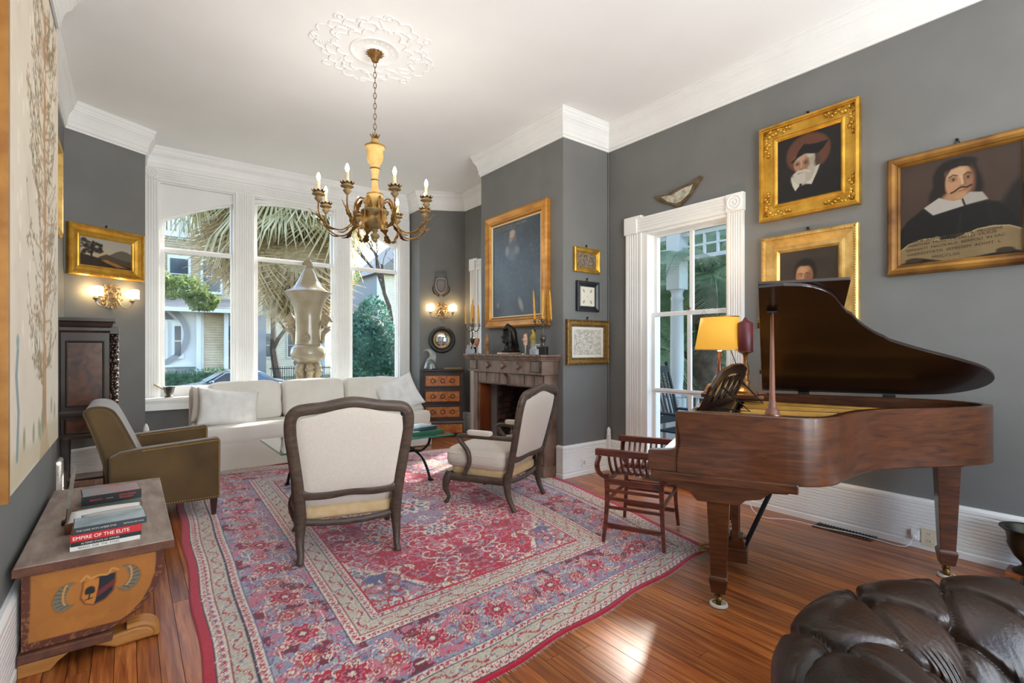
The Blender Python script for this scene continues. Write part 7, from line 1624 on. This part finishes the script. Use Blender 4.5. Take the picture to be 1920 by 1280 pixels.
# hedge, fence
def leaf_mass(name, parent, c, r, n, size, m, seed=0, shell=.55, kind='stuff', box=False):
    rg = np.random.default_rng(seed); d = rg.normal(size=(n, 3)); d /= np.linalg.norm(d, axis=1)[:, None]; rad = shell + (1 - shell) * rg.random(n) ** .5
    p = d * rad[:, None] * np.array(r)
    if box: p = (rg.random((n, 3)) * 2 - 1) * np.array(r)
    lump = 1 + .12 * np.sin(p[:, 0] * 4 / max(r[0], .1) + seed) * np.sin(p[:, 2] * 5 / max(r[2], .1)); p = p * lump[:, None] + np.array(c)
    a = rg.normal(size=(n, 3)); a /= np.linalg.norm(a, axis=1)[:, None]; b_ = np.cross(a, rg.normal(size=(n, 3))); b_ /= np.linalg.norm(b_, axis=1)[:, None]
    s = size * (.6 + .8 * rg.random(n))[:, None]; v = np.stack([p - a * s, p + b_ * s * .45, p + a * s, p - b_ * s * .45], 1).reshape(-1, 3)
    me = bpy.data.meshes.new(name); f = np.arange(4 * n, dtype=np.int32); me.vertices.add(4 * n); me.vertices.foreach_set('co', v.reshape(-1).astype(np.float32)); me.loops.add(4 * n); me.loops.foreach_set('vertex_index', f); me.polygons.add(n); me.polygons.foreach_set('loop_start', f[::4].copy()); me.update(calc_edges=True)
    me.materials.append(m); o = bpy.data.objects.new(name, me); COL.objects.link(o)
    if parent is not None: o.parent = parent
    o['kind'] = kind; return o
def leafmat(name, c1, c2, scale=5, tr=.45, **k):
    m = mat(name, c1, c2, rough=.6, scale=scale); N = m.node_tree.nodes; L = m.node_tree.links; b = N['Principled BSDF']; t = N.new('ShaderNodeBsdfTranslucent'); x = N.new('ShaderNodeMixShader'); x.inputs[0].default_value = tr
    L.new(b.inputs['Base Color'].links[0].from_socket, t.inputs[0]); L.new(b.outputs[0], x.inputs[1]); L.new(t.outputs[0], x.inputs[2]); L.new(x.outputs[0], N['Material Output'].inputs[0]); return m
M_leafd = leafmat('dark_leaves', '#2f4a34', '#5b7d5c', 5); M_leafm = leafmat('mid_leaves', '#56683a', '#8d9c5c', 5); M_leafb = leafmat('blue_green_leaves', '#345648', '#67907c', 3)
M_bark = mat('tree_bark', '#4a3d31', '#66574a', rough=.9, scale=9, bump=.3); M_dead = leafmat('dry_fronds', '#a88d66', '#c9b188', 3); M_frond = leafmat('palm_green', '#968c5e', '#cdbf98', 2.5); M_frond2 = leafmat('palm_sunlit_green', '#7a9874', '#c3d3b6', 2.5)  # garden fronds paled, sunlight put into their leaf colour
h = thing('clipped_hedge', 'low clipped hedge along the street below the round-arched bay', 'hedge', (1.6, 28.3, GZ)); leaf_mass('foliage', h, (0, 0, .62), (3.2, .45, .62), 5000, .07, M_leafd, 3, box=True); MB().box(-3.1, 3.1, -.35, .35, 0, 1.1).build('core', M_leafd, h)
fz = thing('iron_fence', 'black iron picket fence across the street behind the urn', 'fence', (9, 31, GZ)); b = MB()
for k in range(44): b.box(-2.6 + k * .12 - .012, -2.6 + k * .12 + .012, -.012, .012, 0, 1.25)
b.build('pickets', M_blackmetal, fz)['kind'] = 'stuff'
for z in (.25, 1.1): MB().box(-2.7, 2.7, -.02, .02, z, z + .05).build('rail', M_blackmetal, fz)
# parked car
def make_car():
    c = thing('parked_car', 'dark grey car parked on the street outside the bay', 'car', (3.2, 24, GZ - .08)); M_car = mat('car_paint', '#5f6a72', '#6d7880', rough=.2, metal=.4, coat=1.); M_cglass = mat('car_glass', '#39464d', rough=.05, coat=1.); M_tyre = mat('tyre_rubber', '#131313', rough=.8); M_chrome = mat('chrome', '#c9cbcc', rough=.1, metal=1.)
    side = bez([(-2.2, 0, .35), (-2.22, 0, .62), (-2.0, 0, .78), (-1.2, 0, .93), (-.8, 0, 1.0), (-.15, 0, 1.38), (.5, 0, 1.47), (1.2, 0, 1.42), (1.75, 0, 1.08), (2.15, 0, 1.0), (2.22, 0, .75), (2.2, 0, .35)], 6)
    b = MB(); rows = 9
    def fn(u, v):
        k = u * (len(side) - 1); i = min(len(side) - 2, int(k)); t = k - i; x = side[i][0] + (side[i + 1][0] - side[i][0]) * t; z = side[i][2] + (side[i + 1][2] - side[i][2]) * t
        a = v * 2 - 1; zz = z - (z - .3) * .0; narrow = 1 - .24 * max(0, (z - .95) / .5); y = a * .88 * narrow; drop = .05 * abs(a) ** 6; return (x, y, z - drop)
    b.grid(fn, 70, rows, True)
    lo = [(x, z) for x, _, z in side]
    for s in (-1, 1):
        pts = [(x, s * .88 * (1 - .24 * max(0, (z - .95) / .5)), z - .05) for x, z in lo]; n = len(pts); v = pts + [(x, s * .90, .32) for x, z in lo]; b.add(v, [((i, i + 1, n + i + 1, n + i) if s < 0 else (i, n + i, n + i + 1, i + 1)) for i in range(n - 1)], True)
    b.build('body', M_car, c)
    for s in (-1, 1):
        y = s * .80
        for q in ([(-.62, 1.0), (-.08, 1.33), (.38, 1.38), (.38, .99)], [(.46, .99), (.46, 1.38), (1.1, 1.34), (1.5, 1.05)]): MB().add([(x, s * (.905 - .24 * .88 * max(0, (z - .95) / .5)), z) for x, z in q], [(0, 1, 2, 3)]).build('side_window', M_cglass, c)
        b = MB(); b.tube([(-.66, s * .90, .99), (-.1, s * .80, 1.36), (.42, s * .77, 1.42), (1.15, s * .79, 1.37)], .015, 5); b.build('window_trim', M_chrome, c)
        MB().ell((-.62, s * 1.0, 1.02), (.10, .08, .07), 10, 6).build('wing_mirror', M_car, c)
        for x in (-1.4, 1.4):
            w = MB(); w.at(x, s * .82, .33, rx=PI / 2).lathe([(0, -.1), (.2, -.1), (.32, -.1), (.33, 0), (.32, .1), (.2, .1), (0, .1)], 24); w.build('wheel', M_tyre, c); w = MB(); w.at(x, s * .93, .33, rx=PI / 2 * 1).lathe([(0, .01), (.19, .01), (.2, -.01)], 20); w.build('hubcap', M_chrome, c)
    b = MB(); b.grid(lambda u, v: (-.78 + .62 * v, (u - .5) * 1.5 * (1 - .12 * v), 1.02 + .36 * v), 6, 4); b.build('windscreen', M_cglass, c)
make_car()
# palms
def fan_frond(seed, droop=.6):
    """costapalmate leaf: stem and a fan of drooping blades"""
    rnd = random.Random(seed); b = MB(); b.tube(bez([(0, 0, 0), (.4, 0, .12), (.8, 0, .10)], 4), [.018 - .001 * k for k in range(9)], 5)
    for k in range(30):
        a = math.radians(-125 + 250 * k / 29); L = 1.15 * (.75 + .25 * math.cos(a)) * rnd.uniform(.85, 1.1); d = Vector((math.cos(a), math.sin(a), 0)); s = Vector((-d.y, d.x, 0)); v = []
        for j, t in enumerate((0, .35, .7, 1)):
            p = Vector((.8, 0, .10)) + d * L * t * (1 - .15 * t) + Vector((0, 0, -droop * L * t ** 2.2)); w = (.022, .028, .018, .002)[j]; v += [tuple(p + s * w), tuple(p - s * w + Vector((0, 0, .01)))]
        b.add(v, [(2 * j, 2 * j + 1, 2 * j + 3, 2 * j + 2) for j in range(3)], True)
    return b.mesh('frond')
def feather_frond(seed, L=2.4):
    rnd = random.Random(seed); b = MB(); path = [(L * t * (1 - .18 * t), 0, .9 * math.sin(t * 2.3) * .5 - .55 * t ** 2.5) for t in [k / 12 for k in range(13)]]; b.tube(path, [.02 - .0014 * k for k in range(13)], 5)
    for k in range(64):
        t = .12 + .88 * k / 64; i = min(11, int(t * 12)); f = t * 12 - i; p = Vector(path[i]).lerp(Vector(path[i + 1]), f); ll = .62 * math.sin(PI * (t * .85 + .1)) * rnd.uniform(.85, 1.1)
        for s in (-1, 1):
            d = Vector((.55, s * .8, .12)).normalized(); v = []
            for j, q in enumerate((0, .5, 1)):
                c = p + d * ll * q + Vector((0, 0, -.42 * ll * q * q)); w = (.012, .015, .001)[j]; v += [tuple(c + Vector((w, 0, 0))), tuple(c - Vector((w, 0, .004)))]
            b.add(v, [(2 * j, 2 * j + 1, 2 * j + 3, 2 * j + 2) for j in range(2)], True)
    return b.mesh('frond')
FAN = [fan_frond(k, .45 + .25 * k) for k in range(3)]; FANDEAD = [fan_frond(9, 1.0), fan_frond(10, 1.1)]; FEA = [feather_frond(k) for k in range(3)]; FEA2 = [q.copy() for q in FEA]
for q in FAN: q.materials.append(M_frond)
for q in FANDEAD: q.materials.append(M_dead)
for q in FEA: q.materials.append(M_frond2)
for q in FEA2: q.materials.append(M_frond)
def palm(name, label, loc, hgt, meshes, n, sc=1., dead=0, seed=0, tr=.16, group=None):
    p = thing(name, label, 'palm tree', loc, 0, group); rnd = random.Random(seed); b = MB(); prof = []
    k = 0; z = 0
    while z < hgt: prof += [(tr * (1.12 if k % 2 else .95), z)]; z += .09; k += 1
    prof += [(0, hgt)]; b.lathe(prof, 12); b.build('trunk', M_bark, p)
    for i in range(n + dead):
        d = i >= n; a = i * 2.39996; el = (math.radians(75) - math.radians(105) * ((i % max(1, n)) / n) ** .9) if not d else math.radians(rnd.uniform(-82, -48))
        o = bpy.data.objects.new('frond' if not d else 'dry_frond', rnd.choice(meshes if not d else FANDEAD)); COL.objects.link(o); o.parent = p; s = sc * rnd.uniform(.85, 1.15)
        o.location = (0, 0, hgt - (.05 if not d else .25)); o.rotation_euler = (rnd.uniform(-.4, .4), -el, a); o.scale = (s, s, s)
    return p
palm('fan_palm', 'fan palm with shaggy dry skirt outside the middle bay pane', (3.75, 14.4, GZ), 6.0, FAN, 46, 1.35, 60, 4, .2, 'palms outside the bay')
palm('fan_palm', 'second fan palm whose fronds hang outside the first bay pane', (2.9, 17.5, GZ), 7.4, FAN, 40, 1.5, 40, 6, .2, 'palms outside the bay')
# trees and bush
def tree(name, label, loc, hgt, crowns, m, n, size, seed, bare=False, cat='tree'):
    t = thing(name, label, cat, loc); rnd = random.Random(seed); b = MB()
    def branch(p, d, L, r, depth):
        q = [Vector(p)]; dd = Vector(d)
        for k in range(4): dd = (dd + Vector((rnd.uniform(-.28, .28), rnd.uniform(-.28, .28), rnd.uniform(-.05, .2)))).normalized(); q.append(q[-1] + dd * L / 4)
        b.tube([tuple(x) for x in q], [r * (1 - .14 * k) for k in range(5)], 6)
        if depth > 0:
            for k in range(3 if bare else 2):
                nd = (dd + Vector((rnd.uniform(-1, 1), rnd.uniform(-1, 1), rnd.uniform(-.1, .7)))).normalized(); branch(q[rnd.choice((2, 3, 4))], nd, L * .68, r * .55, depth - 1)
    branch((0, 0, 0), (0, 0, 1), hgt * .5, .03 * hgt, 4 if bare else 2); b.build('branches', M_bark, t)
    for k, (c, r) in enumerate(crowns): leaf_mass('foliage', t, c, r, n, size, m, seed + k)
    return t
tree('leafless_tree', 'leafless tree with dark branches outside the last bay pane', (8.6, 19.5, GZ), 7.2, [], None, 0, 0, 5, True)
tree('leafy_tree', 'leafy street tree in front of the round-arched house', (.35, 22.6, GZ), 6.4, [((-.1, 0, 4.9), (1.1, .8, .55)), ((1.1, 0, 4.6), (1.0, .7, .45)), ((-.3, .3, 3.6), (.3, .5, .9)), ((1.9, .2, 4.1), (.6, .5, .4))], M_leafm, 1500, .075, 8)
tree('leafy_tree', 'tall leafy tree rising behind the fan palms', (7.5, 34, GZ), 9, [((0, 0, 8.2), (3.2, 2, 2.4)), ((-3, 0, 9.5), (2.5, 2, 2.0)), ((3, 1, 7), (2.4, 2, 2))], M_leafm, 2600, .16, 21)
s = thing('evergreen_bush', 'big dark evergreen bush filling the last bay pane', 'bush', (5.15, 13.2, GZ)); leaf_mass('foliage', s, (0, 0, 1.7), (.95, .9, 1.85), 9000, .055, M_leafb, 4, .72); MB().ell((0, 0, 1.6), (.78, .75, 1.6), 20, 12).build('inner_mass', M_leafd, s)
# ---------------------------------------------------------------- porch beyond the tall window
M_deck = mat('porch_paint', '#a9aba9', '#b9bbb9', rough=.5, scale=4); M_pwhite = mat('porch_white', '#cdd2d0', rough=.5)
dk = struct(MB().box(4.49, 6.5, -.5, 7.2, GZ, -.12).build('floor_porch', M_dark))
for k in range(64): MB().box(0, 1.98, 0, .113, -.03, 0).build('plank', M_deck, dk, loc=(4.5, -.4 + k * .117, -.09))
def column(label, x, y):
    c = thing('porch_column', label, 'column', (x, y, -.09), 0, None); MB().box(-.11, .11, -.11, .11, 0, .75).build('plinth', M_pwhite, c, bevel=.01)
    MB().lathe([(.10, .75), (.11, .78), (.085, .82), (.09, .86), (.075, .90), (.085, 1.0), (.092, 1.3), (.088, 1.9), (.078, 2.1), (.09, 2.13), (.075, 2.17), (.08, 2.22), (.10, 2.25)], 20).build('shaft', M_pwhite, c); MB().box(-.105, .105, -.105, .105, 2.25, 3.2).build('capital_block', M_pwhite, c, bevel=.008)
column('white turned porch column seen through the tall window', 6.05, 4.15)
fr = thing('porch_frieze', 'white openwork porch frieze across the top of the tall window view', 'frieze', (6.05, 3, 2.55))
for z in (0, .32): MB().box(-.025, .025, -2.6, 3.6, z, z + .05).build('rail', M_pwhite, fr)
MB().box(-.10, .10, -2.7, 3.7, .42, .62).build('beam', M_pwhite, fr)
for k in range(32): MB().box(-.02, .02, -.012, .012, .05, .32).build('baluster', M_pwhite, fr, loc=(0, -2.5 + k * .19, 0))
MB().box(-.015, .015, -2.6, 3.6, .17, .195).build('middle_rail', M_pwhite, fr)
rl = thing('porch_railing', 'white porch railing beyond the rocking chair', 'railing', (6.05, 3, -.09))
for z in (.08, .78): MB().box(-.035, .035, -2.6, 3.9, z, z + .06).build('rail', M_pwhite, rl)
for k in range(44): MB().box(-.016, .016, -.016, .016, .13, .79).build('baluster', M_pwhite, rl, loc=(0, -2.5 + k * .145, 0))
def make_rocker():
    c = thing('rocking_chair', 'black slatted rocking chair on the porch outside the window', 'rocking chair', (5.45, 3.60, -.09), math.radians(183)); M_rk = mat('black_rocker_paint', '#1b2023', '#252b2e', rough=.45)
    for s in (-1, 1):
        MB().tube(bez([(s * .27, -.50, .06), (s * .27, -.2, .02), (s * .27, .2, .02), (s * .27, .45, .07)], 5), .018, 6).build('rocker', M_rk, c)
        MB().tube([(s * .26, -.24, .03), (s * .26, -.26, .42), (s * .28, -.36, .85), (s * .28, -.46, 1.22)], .022, 8).build('back_post', M_rk, c); MB().ell((s * .28, -.465, 1.245), .028, 8, 6).build('finial', M_rk, c)
        MB().tube([(s * .28, .24, .03), (s * .28, .25, .64)], .02, 8).build('front_leg', M_rk, c); MB().box(s * .30 - .05, s * .30 + .05, -.32, .32, .64, .665).build('arm', M_rk, c, bevel=.006)
    for z, y in ((.50, -.275), (1.12, -.435)): MB().box(-.27, .27, y - .015, y + .015, z, z + .09).build('back_rail', M_rk, c)
    for k in range(6): MB().tube([(-.2 + k * .08, -.275, .55), (-.2 + k * .08, -.435, 1.14)], .018, 4, flat=(1, .5)).build('back_slat', M_rk, c)
    for k in range(7): MB().box(-.27, .27, -.24 + k * .075, -.18 + k * .075, .42, .44).build('seat_slat', M_rk, c)
make_rocker()
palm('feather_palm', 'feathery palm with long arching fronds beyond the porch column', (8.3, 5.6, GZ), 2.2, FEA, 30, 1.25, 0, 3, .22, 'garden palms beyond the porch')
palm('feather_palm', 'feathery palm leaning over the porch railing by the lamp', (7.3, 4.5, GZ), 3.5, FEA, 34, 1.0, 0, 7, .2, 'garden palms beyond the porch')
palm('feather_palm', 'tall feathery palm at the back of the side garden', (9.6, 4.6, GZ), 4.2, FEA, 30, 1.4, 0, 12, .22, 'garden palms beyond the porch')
s = thing('garden_hedge', 'tall dark garden hedge closing the view beyond the porch', 'hedge', (12.5, 5.5, GZ)); leaf_mass('foliage', s, (0, 0, 2.6), (.8, 6.5, 2.7), 9000, .12, M_leafm, 12, box=True); MB().box(-.1, .9, -6.4, 6.4, 0, 5.0).build('core', M_leafm, s)
tree('garden_tree', 'broad garden tree above the dark hedge beyond the porch', (15, 8, GZ), 9, [((0, 0, 7), (3, 4, 2.5)), ((0, 4, 8), (3, 3, 2.5)), ((0, -4, 7.5), (3, 3, 2.2))], M_leafm, 2200, .16, 33)
s = thing('garden_shed', 'grey-blue garden shed behind the palm fronds', 'shed', (9.6, 3.0, GZ)); MB().box(-.6, .6, -.9, .9, 0, 1.75).build('wall', mat('shed_blue', '#5c6770', '#6d7780', rough=.7), s); MB().prism([(-1.0, 1.75), (1.0, 1.75), (0, 2.2)], -.75, .75, 'yz').build('roof', M_shingle, s)
s = thing('brick_garden_wall', 'low rosy brick garden wall beyond the porch', 'garden wall', (8.6, 7.2, GZ)); MB().box(-.12, .12, -2, 2.5, 0, 1.75).build('wall', mat('rosy_brick', '#9c7263', '#b08676', rough=.9, scale=14), s); MB().box(-.16, .16, -2.05, 2.55, 1.75, 1.85).build('coping', M_pale, s)
